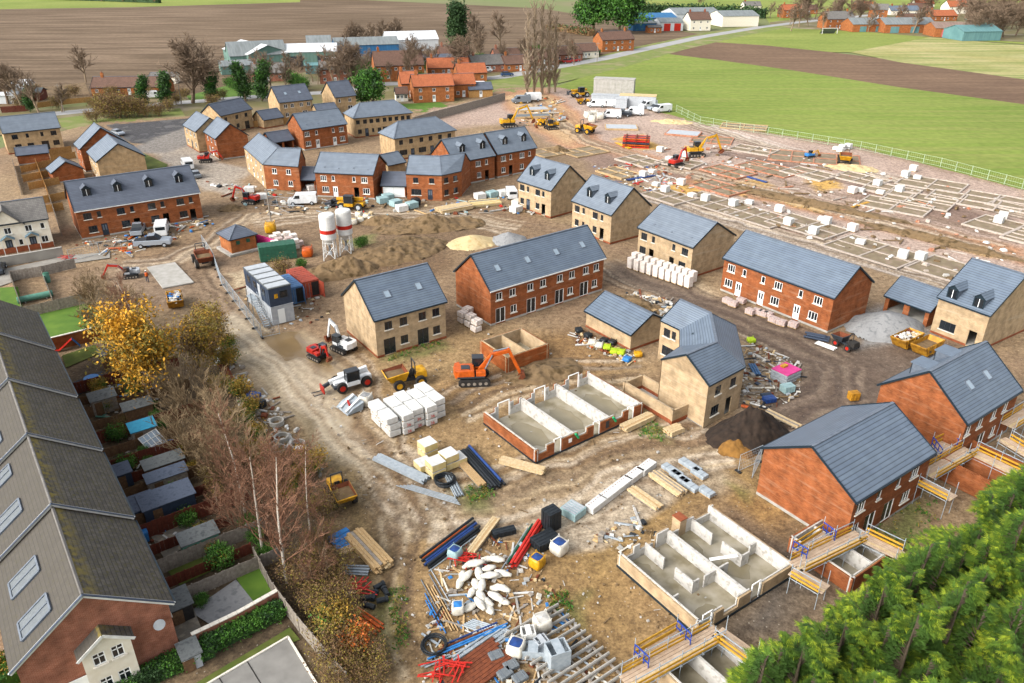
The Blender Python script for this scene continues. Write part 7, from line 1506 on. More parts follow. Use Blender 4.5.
# ---- precast floor beams and clutter at the foot
t = thing('beam_rack', 'row of long grey concrete floor beams laid side by side', 'floor beams', at(540, 618), ang((556, 609), (640, 690))); L = (at(640, 690)-at(556, 609)).length; Wd = (at(520, 640)-at(556, 609)).length
ta = ang((556, 609), (524, 640))-ang((556, 609), (640, 690)); o = at(556, 609)-t.location; o = Matrix.Rotation(-t.rotation_euler[2], 4, 'Z') @ o; sg = 1 if math.sin(ta) > 0 else -1
for k in range(13):
    b = MB(); x = o.x+k*.62; b.box(x, o.y+sg*2.3, .25, .16, 5.0, .18, 'concrete'); b.box(x, o.y+sg*2.3, .43, .08, 5.0, .06, 'concrete'); b.build('floor_beam', t)
b = MB()
for y in (.3, 2.3, 4.3): b.box(o.x+3.8, o.y+sg*y, .1, 8.2, .14, .15, 'timber_grey')
b.build('bearers', t)
def unit(label, px, py, w, d, h, m, rzd, open_=True, z=0):
    t = thing('tank_unit', label, 'tank', at(px, py)+Vector((0, 0, z)), R(rzd)); b = MB(); e = .08
    for x, y, a, c in ((0, -d/2+e/2, w, e), (0, d/2-e/2, w, e), (-w/2+e/2, 0, e, d-2*e), (w/2-e/2, 0, e, d-2*e)): b.box(x, y, 0, a, c, h, m)
    b.box(0, 0, 0, w-2*e, d-2*e, h*.6 if open_ else h-.02, m); b.build('casing', t, bevel=.015); l_ = MB(); l_.box(0, 0, h, w*.4, d+.04, .05, m); l_.build('bar', t)
unit('tall grey open topped meter kiosk in lower pile', 557, 664, 1.5, 1.3, 1.7, 'galv', 20); unit('white open topped kiosk in the lower pile', 528, 641, 1.0, .9, 1.1, 'wrap_white', 10); unit('low grey kiosk lying beside the tall kiosk', 533, 655, 1.8, 1.0, .8, 'galv', -5); unit('small white kiosk leaning on tall kiosk', 541, 648, .9, .8, .9, 'grey_panel', 30)
for k, (px, py) in enumerate(((496, 658), (511, 668), (520, 680), (505, 676))): p = at(px, py); pack(None, p.x, p.y, 0, 1.0, .75, .4, 'glass_blind', R(25+k*4), 'low pale teal bundle of linings in the lower pile', 'pale teal bundles in the lower pile')
def netting(label, px, py, s, m, n=26):
    t = thing('barrier_netting', label, 'barrier', at(px, py)); b = MB(); rr = random.Random(px)
    for k in range(n): x, y, a = rr.uniform(-s, s), rr.uniform(-s*.6, s*.6), rr.uniform(-.5, .5)+(0 if k % 2 else 1.4); b.bar((x-.8*math.cos(a), y-.8*math.sin(a), .12+.02*k), (x+.8*math.cos(a), y+.8*math.sin(a), .1+.02*k), .09, .05, m)
    b.build('bars', t)
netting('crumpled red plastic barriers at the bottom of the pile', 446, 672, 1.2, 'red_plastic', 26); netting('red barrier netting lying on the sandbags', 466, 560, 1.2, 'red_plastic', 16); netting('red pedestrian barriers leaning beside the scrub', 354, 591, 1.3, 'red_plastic', 22); netting('red barriers by the lane end beside cottages', 68, 258, 1.0, 'red_plastic', 8)
for k, (px, py, a) in enumerate(((379, 588, 40), (374, 598, 80), (366, 600, 10), (370, 608, 160), (382, 602, 20), (386, 594, 120))): o_ = thing('drain_fitting', 'short black drain fitting in the cluster beside the scrub', 'pipe fitting', at(px, py), R(a), 'black drain fittings beside the scrub'); b = MB(); b.tube((-.4, 0, .22), (.4, 0, .22), .21, 'black_plastic', 12); b.build('pipe', o_); b = MB(); b.tube((.3, 0, .22), (.48, 0, .22), .26, 'black_plastic', 12); b.build('collar', o_)
def ring(label, px, py, group=None, m='concrete'):
    t = thing('concrete_ring', label, 'concrete ring', at(px, py), 0, group); b = MB(); n = 20; vs = [(r*math.cos(2*math.pi*i/n), r*math.sin(2*math.pi*i/n), z) for r, z in ((.75, 0), (.75, .5), (.62, .5), (.62, 0)) for i in range(n)]; b.add(vs, [(k*n+i, k*n+(i+1) % n, ((k+1) % 4)*n+(i+1) % n, ((k+1) % 4)*n+i) for k in range(4) for i in range(n)], m); b.build('ring', t); c = MB(); c.tube((0, 0, 0), (0, 0, .06), .6, 'soil', 16); c.build('bed', t)
for px, py in ((277, 424), (279, 452), (246, 408), (282, 440), (298, 447)): ring('grey concrete manhole ring in the scrub beside the wet haul road', px, py, 'concrete manhole rings in the scrub')
bag('yellow and white hose reel beside the last manhole ring', 300, 455, 1.0, 'yellow_paint', 'wrap_white', name='hose_reel'); crate('blue plastic crate at the scrub edge by the wet road', 254, 398, 1.4, .9, .6, 'blue_plastic', R(-20)); crate('black plastic tub below the blue crate', 260, 407, 1.1, 1.0, .8, 'black_plastic', R(-20))
planks('formwork_panel', 'rusty orange formwork panels lying along the scrub edge', (222, 365), (236, 392), .9, 3, 'rust', 3, cat='panels'); planks('formwork_panel', 'thin rusty panel upright by the scrub corner', (205, 340), (212, 358), .4, 3, 'rust', 2, cat='panels')
def digger_bucket():
    t = thing('sweeper_attachment', 'grey and white bucket attachment lying before the telehandler', 'attachment', at(350, 408), R(40)); b = MB(); b.prism([(-1, -1.2, 0), (.9, -1.2, 0), (1.1, -1.2, .9), (-.3, -1.2, .5)], (0, 2.4, 0), 'galv'); b.build('hopper', t); c = MB(); c.bar((-1, -.9, .3), (.9, -.6, 1.1), .25, .2, 'white_van'); c.bar((-1, .3, .3), (.9, .6, 1.1), .25, .2, 'white_van'); c.bar((-.3, -.6, .7), (-.1, .2, .9), .2, .15, 'red_paint'); c.build('arms', t)
digger_bucket(); bag('open white bag of grey fittings beside the white stack', 366, 404, 1.3, 'bag_white', 'gravel')
# pink topped insulation boards in the rubble yard
t = thing('board_stack', 'stack of grey sheets topped with bright pink board', 'sheets', at(785, 378), R(36)); b = MB()
for k in range(8): b.box(.05*((k*7) % 3-1), .05*((k*5) % 3-1), k*.14, 2.6, 2.2, .12, 'grey_panel' if k % 2 else 'galv')
b.build('sheets', t); b = MB(); b.box(0, 0, 1.13, 2.6, 2.2, .1, 'pink'); b.build('top_sheet', t); b = MB(); b.box(.2, .5, 1.24, .8, .5, .2, 'yellow_paint'); b.build('yellow_offcut', t)
crate('teal and white fridge sized box before the pink stack', 787, 391, 1.4, 1.0, .8, 'teal_sheet', R(20)); crate('blue plastic tub in rubble yard', 769, 401, 1.3, .9, .5, 'blue_plastic', R(15)); crate('dark blue tub beside blue plastic tub', 766, 396, 1.2, .5, .3, 'navy', R(10)); crate('small yellow compressor beside the plain roofed red house', 853, 399, 1.1, .8, .9, 'skip_yellow', R(10))
pipes('pipe_bundle', 'blue pipe offcuts in the rubble yard', (749, 365), (755, 376), [(i*.3, 0, .13, 'blue_container', 0, 0) for i in range(3)]); pipes('pipe_bundle', 'orange drain length in the rubble yard', (741, 407), (753, 410), [(0, 0, .16, 'orange_paint', 0, 0), (.35, 0, .12, 'rust', 0, .4)])
mat('lime', 'c3de2e', 'a9c61e', 3)
for px, py, m, lb in ((751, 342, 'lime', 'lime green sack in the rubble yard'), (607, 349, 'lime', 'lime green sack along the windowless garage'), (614, 353, 'lime', 'second lime green sack along the windowless garage'), (621, 354, 'lime', 'third lime sack near the windowless garage corner'), (638, 356, 'yellow_paint', 'yellow sack at the windowless garage corner'), (579, 332, 'black_plastic', 'black sack at far end of windowless garage'), (588, 337, 'black_plastic', 'black sack along the windowless garage beside blocks'), (604, 342, 'black_plastic', 'black sack close to garage plinth'), (612, 344, 'black_plastic', 'black sack between lime sacks and plinth'), (592, 344, 'bag_white', 'white sack on the garage path'), (599, 347, 'bag_white', 'second white sack on the garage path'), (627, 361, 'blue_bright', 'bright blue sack nearest the corner of the garage')):
    bag(lb, px, py, .95, m, m, name='rubble_sack', hgt=.55)
for px, py in ((577, 342), (582, 345)): pass
# ---- heaps
def heap(label, px, py, rx, ry, h, m, rzd=0, seed=1, name='soil_heap', cat='heap', rough=.35, n=56):
    t_ = MB(); rng = np.random.default_rng(seed); xs = np.linspace(-1, 1, n); X, Y = np.meshgrid(xs, xs); r = np.hypot(X, Y)
    nz = vnoise(X*rx+50, Y*ry+50, max(rx, ry)*.5, seed, 5)-.5; n2 = vnoise(X*rx+90, Y*ry+20, 1.2, seed+5, 3)-.5
    q = np.clip(1-r*(1+.5*nz), 0, 1); Z = h*(q**.75*(1+rough*nz*2))+n2*.7*min(h, 1)*(rough > .3)+n2*.12*np.clip(q*4, 0, 1)-.12
    vs = [(x*rx, y*ry, max(z, -.15)) for x, y, z in zip(X.ravel(), Y.ravel(), Z.ravel())]; fs = [(j*n+i, j*n+i+1, (j+1)*n+i+1, (j+1)*n+i) for j in range(n-1) for i in range(n-1) if min(r[j, i], r[j+1, i+1], r[j+1, i], r[j, i+1]) < 1]
    t_.add(vs, fs, m); return t_.build(name, label=label, cat=cat, loc=at(px, py), rz=R(rzd), smooth=True)
heap('black soil heap between the corner house and the plain roofed red house', 748, 436, 4.6, 3.2, 2.9, 'black_soil', 20, 3, rough=.8, n=80); heap('ochre brown soil heap before the black one', 737, 449, 2.0, 1.7, 1.4, 'brown_soil', 0, 4, rough=.45)
heap('pale sand heap behind the long red terrace', 472, 243, 4.4, 3.4, 1.5, 'sand', 30, 5, name='sand_heap', rough=.2); heap('grey gravel heap behind the sand heap', 508, 240, 3.2, 3.0, 1.5, 'gravel', 30, 6, name='gravel_heap', rough=.2)
heap('smooth grey gravel mound before the open double garage', 886, 328, 5.6, 4.4, 2.4, 'gravel', 20, 7, name='gravel_heap', rough=.12)
heap('broad brown soil mound behind the buff house', 395, 252, 9.5, 5.5, 2.1, 'soil', 40, 8, rough=.9, n=90); heap('long brown soil bank between silos and timber yard', 432, 226, 11, 4.0, 1.9, 'soil', 15, 9, rough=.9, n=90); heap('brown soil bank beside the red shipping container', 340, 272, 6.5, 3.2, 2.4, 'soil', 25, 10, rough=.8, n=80); heap('tan soil heap along the older street', 385, 222, 5, 2.6, 1.5, 'soil', 0, 12)
heap('small dark soil heap by the sand coloured footings', 558, 151, 3.2, 2.4, 1.4, 'soil', 0, 13); heap('ochre sand heap by the field fence dumper', 852, 168, 6, 3.5, .8, 'sand', -20, 14, name='sand_heap'); heap('golden sand spread beside the car park', 672, 122, 6, 3.2, .9, 'sand', -10, 15, name='sand_heap'); heap('low tan mound beside red mini digger', 232, 208, 3, 2.2, .9, 'soil', 10, 16)
heap('rough tan soil heap by the orange excavator', 545, 372, 5.5, 3.0, .9, 'soil', 20, 18); heap('brown spoil bank along the far clay strip', 795, 200, 22, 2.2, 1.0, 'soil', -53+12, 19); heap('brown spoil ridge nearer the clay strip end', 935, 240, 14, 2.0, 1.0, 'soil', -46, 20); heap('low grey soil heap at the terrace of three gable', 700, 245, 2.5, 1.6, .7, 'soil', 0, 21)
heap('rubble heap behind the windowless garage', 640, 305, 4.2, 2.0, 1.0, 'soil', -50, 22)
# ---- scattered litter nobody could count
def litter(name, label, pts, n, mats, smin=.1, smax=.5, seed=1, flat=.5, longp=.2):
    rr = random.Random(seed); P = [at(*p) for p in pts]; xs = [p.x for p in P]; ys = [p.y for p in P]; b = MB(); k = 0; tries = 0
    while k < n and tries < n*20:
        tries += 1; x, y = rr.uniform(min(xs), max(xs)), rr.uniform(min(ys), max(ys)); ins = False
        for a, c in zip(P, P[1:]+P[:1]):
            if (a.y > y) != (c.y > y) and x < (c.x-a.x)*(y-a.y)/(c.y-a.y)+a.x: ins = not ins
        if not ins: continue
        s = rr.uniform(smin, smax); m = rr.choice(mats); 
        T = Matrix.Translation((x, y, 0)) @ Matrix.Rotation(rr.uniform(0, 6.3), 4, 'Z') @ Matrix.Rotation(rr.uniform(-.3, .3), 4, 'X')
        if rr.random() < longp: b.box(0, 0, .02, s*4, s*.35, s*.2, m, 0, T)
        else: b.box(0, 0, 0, s, s*rr.uniform(.4, 1), s*rr.uniform(.15, flat), m, 0, T, rr.uniform(.6, 1))
        k += 1
    return b.build(name, label=label, cat='litter', kind='stuff')
mix = ['soil', 'timber_grey', 'concrete', 'wrap_white', 'timber', 'timber_pale', 'galv', 'pale_block', 'rust', 'black_plastic', 'bag_white', 'timber_grey', 'pale_block']
litter('rubble', 'mixed building waste strewn over the rubble yard', [(745, 340), (800, 362), (800, 400), (745, 415), (738, 380)], 300, mix+['navy', 'timber_grey', 'soil', 'soil', 'wrap_white'], .1, .6, 2, .5, .3)
litter('rubble', 'broken blocks and offcuts behind the windowless garage', [(625, 292), (672, 300), (668, 320), (640, 312)], 110, mix, .15, .9, 3); litter('rubble', 'offcuts around the lower pile', [(455, 540), (520, 540), (620, 683), (430, 683), (425, 600)], 560, mix+['blue_bright', 'rust', 'timber', 'timber', 'galv'], .07, .45, 4, .5, .4)
litter('rubble', 'offcuts and clods along the scrub edge', [(205, 330), (260, 385), (320, 460), (330, 480), (270, 440), (220, 380)], 200, ['pale_block', 'timber_grey', 'concrete', 'wrap_white', 'rust'], .1, .7, 5); litter('rubble', 'waste strewn beside the garage sacks', [(575, 330), (640, 355), (632, 366), (572, 342)], 120, mix+['rust', 'orange_paint'], .1, .6, 6)
litter('rubble', 'stones and clods over the middle of the site', [(300, 400), (480, 330), (640, 360), (720, 450), (600, 560), (400, 560)], 420, ['soil', 'pale_block', 'soil', 'timber_grey', 'concrete'], .06, .28, 7, .7, .05); litter('rubble', 'stones scattered over the lower site', [(390, 560), (560, 500), (720, 470), (700, 683), (390, 683)], 300, ['soil', 'pale_block', 'soil', 'concrete'], .05, .22, 8, .7, .05)
litter('rubble', 'materials strewn before the older houses', [(200, 180), (330, 195), (420, 200), (520, 195), (540, 215), (420, 215), (260, 215)], 260, mix+['blue_bright', 'teal_sheet', 'red_plastic'], .15, 1.0, 9); litter('rubble', 'offcuts and barriers before the four dormered terrace', [(75, 245), (205, 215), (215, 225), (120, 260)], 160, mix+['red_plastic', 'orange_paint', 'blue_bright'], .12, .8, 10)
litter('rubble', 'blocks and offcuts in the yard behind the dormered semis', [(590, 165), (660, 165), (690, 190), (640, 195), (600, 180)], 240, mix+['red_plastic', 'blue_plastic', 'orange_paint', 'wrap_white'], .15, .9, 11); litter('rubble', 'blocks strewn on the far foundations', [(640, 150), (740, 145), (1020, 200), (1020, 300), (760, 225), (660, 190)], 520, ['trench_block', 'pale_block', 'foundation_brick', 'soil', 'wrap_white', 'soil'], .2, 1.0, 12)
litter('rubble', 'clutter round the cabins', [(230, 285), (280, 330), (330, 320), (325, 285), (300, 300)], 90, mix, .1, .6, 13); litter('rubble', 'garden bits and toys behind the old terrace', [(80, 380), (150, 370), (190, 520), (150, 560), (120, 440)], 480, ['soil', 'timber_grey', 'concrete', 'wrap_white', 'timber', 'fence_red', 'sage', 'concrete', 'blue_bright', 'rust', 'timber_grey'], .1, .5, 14); litter('rubble', 'site stores beside the far compound', [(520, 95), (560, 100), (570, 120), (520, 128)], 120, mix+['orange_paint', 'yellow_paint', 'blue_bright'], .3, 1.4, 15); litter('rubble', 'offcuts between the two buff and brick shells and scaffold', [(590, 540), (640, 510), (660, 540), (620, 552)], 60, mix, .1, .6, 16); litter('rubble', 'waste bags leaning at the brick gable foot', [(130, 668), (178, 648), (182, 662), (140, 683)], 60, ['bag_white', 'wrap_white', 'galv', 'bag_white'], .25, .7, 17, 1)
# ================================================================ trees and plants
mat('bark_dark', '4a4030', '5c5040', 4); mat('bark_white', 'e2d9cb', 'b8aa98', 5, stretch=(1, 1, 3)); mat('bark_brown', '6e5a48', '8a7560', 5); mat('bark_beige', 'a08c72', '8a765e', 4)
mat('twig_red', '94694e', '7a5642', 2); mat('twig_beige', 'a18a68', '8c7556', 2); mat('twig_brown', '8f7a64', '7a6552', 2); mat('twig_poplar', 'bda98f', 'a3907a', .3)
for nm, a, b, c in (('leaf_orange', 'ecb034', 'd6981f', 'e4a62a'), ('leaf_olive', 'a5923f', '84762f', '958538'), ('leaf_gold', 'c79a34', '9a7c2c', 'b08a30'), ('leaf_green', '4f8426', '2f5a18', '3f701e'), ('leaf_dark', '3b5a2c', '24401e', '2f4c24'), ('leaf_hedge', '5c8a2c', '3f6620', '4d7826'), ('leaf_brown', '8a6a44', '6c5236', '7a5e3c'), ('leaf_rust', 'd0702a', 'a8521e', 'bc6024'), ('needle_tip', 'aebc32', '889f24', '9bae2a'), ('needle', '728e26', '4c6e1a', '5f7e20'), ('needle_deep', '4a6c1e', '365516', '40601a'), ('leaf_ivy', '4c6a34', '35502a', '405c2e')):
    m = mat(nm, a, b, .9, rough=.75, c3=c, gain=.62); m.node_tree.nodes['Principled BSDF'].inputs['Transmission Weight'].default_value = 0
class Tubes:
    def __init__(s): s.v = []; s.f = []
    def seg(s, p, q, r0, r1, n=3):
        d = q-p
        if d.length < 1e-5: return
        d.normalize(); up = Vector((0, 0, 1)) if abs(d.z) < .9 else Vector((1, 0, 0)); a = d.cross(up).normalized(); b = a.cross(d); k = len(s.v)
        for c, r in ((p, r0), (q, r1)):
            for i in range(n): t = 6.2832*i/n; s.v.append(c+a*(r*math.cos(t))+b*(r*math.sin(t)))
        s.f += [(k+i, k+(i+1) % n, k+n+(i+1) % n, k+n+i) for i in range(n)]
    def mesh(s, name, m): me = D.meshes.new(name); me.from_pydata([tuple(v) for v in s.v], [], s.f); me.materials.append(MATS[m]); me.update(); return me
def grow(seed, h, r0, levels=4, kids=(7, 5, 4, 4), spread=.75, stems=1, lean=.1, first=.3, ratio=.58, twig=.012, upw=.25, narrow=1.0, wob=.12, thick=2):
    """branch skeleton; returns thick tubes, twig tubes and the twig ends"""
    rr = random.Random(seed); A, B, tips = Tubes(), Tubes(), []
    def branch(p, d, L, r, lv):
        n = 5 if lv < 2 else 3; pts = [p]; c = p; dd = d.copy()
        for i in range(n):
            dd = (dd+Vector((rr.uniform(-1, 1), rr.uniform(-1, 1), rr.uniform(-.4, 1)*upw))*(wob if lv == 0 else .22)).normalized(); c = c+dd*(L/n); pts.append(c)
        for i in range(n): (A if lv < thick else B).seg(pts[i], pts[i+1], max(r*(1-i/n*.75), twig*.6), max(r*(1-(i+1)/n*.75), twig*.5), 6 if lv == 0 else 4 if lv == 1 else 3)
        if lv >= levels-1: tips.append(pts[-1]); tips.append(pts[1]); return
        k = kids[min(lv, len(kids)-1)]
        for j in range(k):
            f = first+(1-first)*(j+rr.uniform(.1, .9))/k if lv == 0 else rr.uniform(.25, 1); x = f*n; i = min(int(x), n-1); q = pts[i].lerp(pts[i+1], x-i); ax = (pts[i+1]-pts[i]).normalized()
            an = rr.uniform(0, 6.283); s = Vector((math.cos(an), math.sin(an), 0)); s = (s-ax*s.dot(ax)).normalized(); tl = spread*rr.uniform(.7, 1.25)
            nd = (ax*math.cos(tl)+s*math.sin(tl)+Vector((0, 0, upw*.5))).normalized(); LL = L*ratio*rr.uniform(.7, 1.15)*(1.15-.6*f if lv == 0 else 1)*(narrow if lv == 0 else 1); branch(q, nd, LL, max(r*.5*(1-.5*f), twig), lv+1)
    for s in range(stems):
        a = rr.uniform(0, 6.28); ln = lean if stems == 1 else .38*rr.uniform(.4, 1.3); branch(Vector((.25*math.cos(a), .25*math.sin(a), 0))*(stems > 1), Vector((math.cos(a)*ln, math.sin(a)*ln, 1)).normalized(), h*rr.uniform(.8, 1) if stems > 1 else h, r0, 0)
    return A, B, tips
def leaves(pts, n, size, spreadr, mats, seed, droop=0):
    """small folded leaves scattered round the twig ends"""
    rng = np.random.default_rng(seed); P = np.array([tuple(p) for p in pts]); idx = rng.integers(0, len(P), n); c = P[idx]+rng.normal(0, spreadr, (n, 3)); c[:, 2] = np.maximum(c[:, 2], .05)
    a = rng.normal(0, 1, (n, 3)); a /= np.linalg.norm(a, axis=1)[:, None]; b = np.cross(a, rng.normal(0, 1, (n, 3))); b /= np.linalg.norm(b, axis=1)[:, None]; s = size*rng.uniform(.6, 1.3, (n, 1))
    v = np.stack([c-a*s, c+b*s*.5, c+a*s, c-b*s*.5], 1).reshape(-1, 3); me = D.meshes.new('crown'); me.from_pydata(v.tolist(), [], [(4*i, 4*i+1, 4*i+2, 4*i+3) for i in range(n)])
    for m in mats: me.materials.append(MATS[m])
    clump = (np.sin(P[:, 0]*1.7+seed)+np.sin(P[:, 1]*1.9)+np.sin(P[:, 2]*2.3))[idx]+rng.normal(0, .7, n); me.polygons.foreach_set('material_index', np.digitize(clump, np.quantile(clump, np.linspace(0, 1, len(mats)+1)[1:-1])).astype(np.int32)); me.update(); return me
PROTO = {}
def tree(name, label, px, py, key, scale=1, rz=0, group=None, cat='tree', loc=None, sz=None):
    t = thing(name, label, cat, loc if loc is not None else at(px, py), rz, group); t.scale = sz or (scale,)*3
    a, b, c = PROTO[key]
    if a: obj('trunk', a, t)
    if b: obj('twigs', b, t)
    if c: obj('crown', c, t)
    return t
def proto(key, tm, bm, leaf=None, **kw):
    A, B, tips = grow(**kw); PROTO[key] = (A.mesh('trunk', tm), B.mesh('twigs', bm) if B.v else None, leaves(tips, *leaf[:4], seed=kw['seed']) if leaf else None)
proto('birch1', 'bark_white', 'twig_red', seed=3, h=12, r0=.14, thick=1, levels=4, kids=(27, 8, 6), spread=.75, first=.15, ratio=.36, twig=.02, upw=.4, lean=.03, wob=.05)
proto('birch2', 'bark_white', 'twig_red', seed=9, h=11, r0=.12, thick=1, levels=4, kids=(25, 8, 6), spread=.8, first=.12, ratio=.38, twig=.02, upw=.35, lean=.06, wob=.06)
proto('brush', 'twig_beige', 'twig_beige', seed=5, h=4.2, r0=.06, levels=4, kids=(7, 5, 4), spread=.55, first=.2, ratio=.55, twig=.02, upw=.3, stems=9)
proto('brush2', 'bark_beige', 'twig_red', seed=8, h=4.6, r0=.06, levels=4, kids=(6, 5, 4), spread=.6, first=.2, ratio=.5, twig=.018, upw=.3, stems=7)
proto('orange', 'bark_brown', 'twig_brown', (10500, .15, .45, ['leaf_orange', 'leaf_gold', 'leaf_orange', 'leaf_olive']), seed=12, h=6.6, r0=.2, levels=4, kids=(13, 7, 5), spread=.9, first=.2, ratio=.56, twig=.02)
proto('olive', 'bark_brown', 'twig_beige', (5000, .12, .4, ['leaf_olive', 'leaf_gold', 'leaf_brown']), seed=14, h=4.6, r0=.1, levels=4, kids=(8, 6, 4), spread=.8, first=.15, ratio=.55, twig=.018, stems=3)
proto('bramble', 'twig_brown', 'twig_brown', (2600, .07, .3, ['leaf_brown', 'leaf_olive', 'leaf_brown']), seed=17, h=1.6, r0=.03, levels=3, kids=(6, 6), spread=.8, first=.1, ratio=.7, twig=.012, stems=9)
proto('goldbush', 'twig_brown', 'twig_beige', (2400, .1, .28, ['leaf_gold', 'leaf_olive', 'leaf_green']), seed=19, h=1.7, r0=.03, levels=3, kids=(6, 5), spread=.7, first=.1, ratio=.6, twig=.012, stems=8)
proto('rustbush', 'twig_brown', 'twig_brown', (1800, .11, .25, ['leaf_rust', 'leaf_gold', 'leaf_rust']), seed=20, h=1.6, r0=.03, levels=3, kids=(6, 5), spread=.6, first=.1, ratio=.6, twig=.012, stems=7)
proto('greenbush', 'twig_brown', 'twig_brown', (2600, .11, .26, ['leaf_hedge', 'leaf_green', 'leaf_dark']), seed=21, h=1.5, r0=.03, levels=3, kids=(6, 5), spread=.7, first=.1, ratio=.6, twig=.012, stems=8)
proto('bigbare', 'bark_brown', 'twig_brown', seed=23, h=13, r0=.55, levels=5, kids=(15, 9, 6, 4), spread=.85, first=.15, ratio=.58, twig=.075, upw=.3)
proto('bare', 'bark_beige', 'twig_brown', seed=25, h=9, r0=.3, levels=4, kids=(16, 9, 7), spread=.65, first=.2, ratio=.5, twig=.05, upw=.35)
proto('poplar', 'bark_beige', 'twig_poplar', seed=27, h=27, r0=.5, levels=4, kids=(90, 10, 5), spread=.45, first=.04, ratio=.19, twig=.085, upw=.5, lean=.01, wob=.015)
proto('oak', 'bark_brown', 'twig_brown', (14000, .36, .8, ['leaf_dark', 'leaf_green', 'leaf_green', 'leaf_hedge']), seed=29, h=8, r0=.4, levels=4, kids=(12, 6, 4), spread=.95, first=.15, ratio=.62, twig=.03)
proto('cypress', 'bark_brown', 'twig_brown', (16000, .5, 1.0, ['leaf_dark', 'leaf_dark', 'leaf_ivy']), seed=31, h=19, r0=.5, levels=3, kids=(60, 6), spread=1.1, first=.05, ratio=.2, twig=.05)
proto('ivy', 'bark_brown', 'twig_brown', (4500, .28, .55, ['leaf_ivy', 'leaf_dark', 'leaf_green']), seed=33, h=8.5, r0=.3, levels=3, kids=(26, 5), spread=.9, first=.1, ratio=.2, twig=.03)
def conifer(seed, h, r):
    """layered boughs that carry flat, drooping, feathery sprays; gaps between the boughs"""
    rng = random.Random(seed); v = []; f = []; mi = []; T = Tubes(); T.seg(Vector((0, 0, 0)), Vector((0, 0, h*.8)), .2, .03, 7)
    lead = [(0, 0, h, 1.0)]+[(r*.42*math.cos(q), r*.42*math.sin(q), h*rng.uniform(.66, .88), .62) for q in (rng.uniform(0, 2), rng.uniform(2, 4), rng.uniform(4, 6.2))]
    for k in range(330):
        lx, ly, lh, ls = lead[0] if k % 2 else lead[1+k % 3]; t = ((k*.618) % 1)**.8; z = lh*(.1+.92*t); a = k*2.4+rng.uniform(-.4, .4); L = ls*r*((1-t)**.75*rng.uniform(.75, 1.2)+.08); dr = rng.uniform(.05, .55)*(1 if t < .85 else 2.5)
        d = Vector((math.cos(a), math.sin(a), 0)); p0 = Vector((lx, ly, z-.2)); n = max(8, int(34*L/r)); side0 = Vector((-d.y, d.x, 0)); T.seg(p0, p0+d*L*.8+Vector((0, 0, dr*L*.7)), .04, .012)
        for j in range(n):
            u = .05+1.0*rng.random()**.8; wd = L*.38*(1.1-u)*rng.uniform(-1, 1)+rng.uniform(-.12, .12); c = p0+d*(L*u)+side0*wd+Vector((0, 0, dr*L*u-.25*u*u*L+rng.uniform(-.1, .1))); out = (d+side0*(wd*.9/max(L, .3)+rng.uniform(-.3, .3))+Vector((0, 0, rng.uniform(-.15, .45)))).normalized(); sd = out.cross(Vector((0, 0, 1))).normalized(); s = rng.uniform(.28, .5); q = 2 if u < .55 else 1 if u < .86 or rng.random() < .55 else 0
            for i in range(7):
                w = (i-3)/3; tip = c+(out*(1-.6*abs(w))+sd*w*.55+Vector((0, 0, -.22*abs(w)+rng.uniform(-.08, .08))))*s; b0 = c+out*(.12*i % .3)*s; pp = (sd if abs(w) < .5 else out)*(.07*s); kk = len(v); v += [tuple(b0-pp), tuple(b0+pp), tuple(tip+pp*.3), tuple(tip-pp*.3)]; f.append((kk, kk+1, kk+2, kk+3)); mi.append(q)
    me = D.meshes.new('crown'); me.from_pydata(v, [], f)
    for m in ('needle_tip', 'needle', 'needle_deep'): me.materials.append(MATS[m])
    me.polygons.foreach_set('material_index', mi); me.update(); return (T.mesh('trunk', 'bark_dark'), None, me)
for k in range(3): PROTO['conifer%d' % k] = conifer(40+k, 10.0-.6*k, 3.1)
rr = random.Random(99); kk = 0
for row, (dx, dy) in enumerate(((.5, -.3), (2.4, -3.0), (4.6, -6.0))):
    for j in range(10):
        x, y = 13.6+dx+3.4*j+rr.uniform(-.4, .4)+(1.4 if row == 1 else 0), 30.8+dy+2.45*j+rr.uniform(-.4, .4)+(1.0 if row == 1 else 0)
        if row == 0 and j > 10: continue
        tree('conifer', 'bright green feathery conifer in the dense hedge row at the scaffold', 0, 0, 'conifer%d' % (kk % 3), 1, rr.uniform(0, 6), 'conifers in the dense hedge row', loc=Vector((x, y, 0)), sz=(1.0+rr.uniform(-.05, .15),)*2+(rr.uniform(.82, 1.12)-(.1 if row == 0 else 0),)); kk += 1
tree('birch_tree', 'white stemmed bare birch rooted at corner of the gravel garden fence', 287, 583, 'birch1', 1.0, .5); tree('birch_tree', 'slender bare birch standing behind the summerhouse', 263, 555, 'birch2', 1.0, 2.0); tree('birch_tree', 'bare birch with reddish twigs beside the bare beige bushes', 245, 512, 'birch1', .85, 3.6); tree('birch_tree', 'small bare birch near the yellow dumper', 310, 530, 'birch2', .72, 4.4); tree('birch_tree', 'bare birch rising beside the orange leaved tree, near the skip', 143, 345, 'birch2', .85, 1.1)
tree('orange_tree', 'tree with thin orange autumn leaves above the back gardens', 152, 402, 'orange', 1.3, .4); tree('olive_tree', 'olive brown half bare tree beside the orange leaved tree', 192, 378, 'olive', 1.25, 1.0); tree('olive_tree', 'olive brown half bare tree at the scrub edge by the rusty panels', 214, 352, 'olive', 1.0, 2.2)
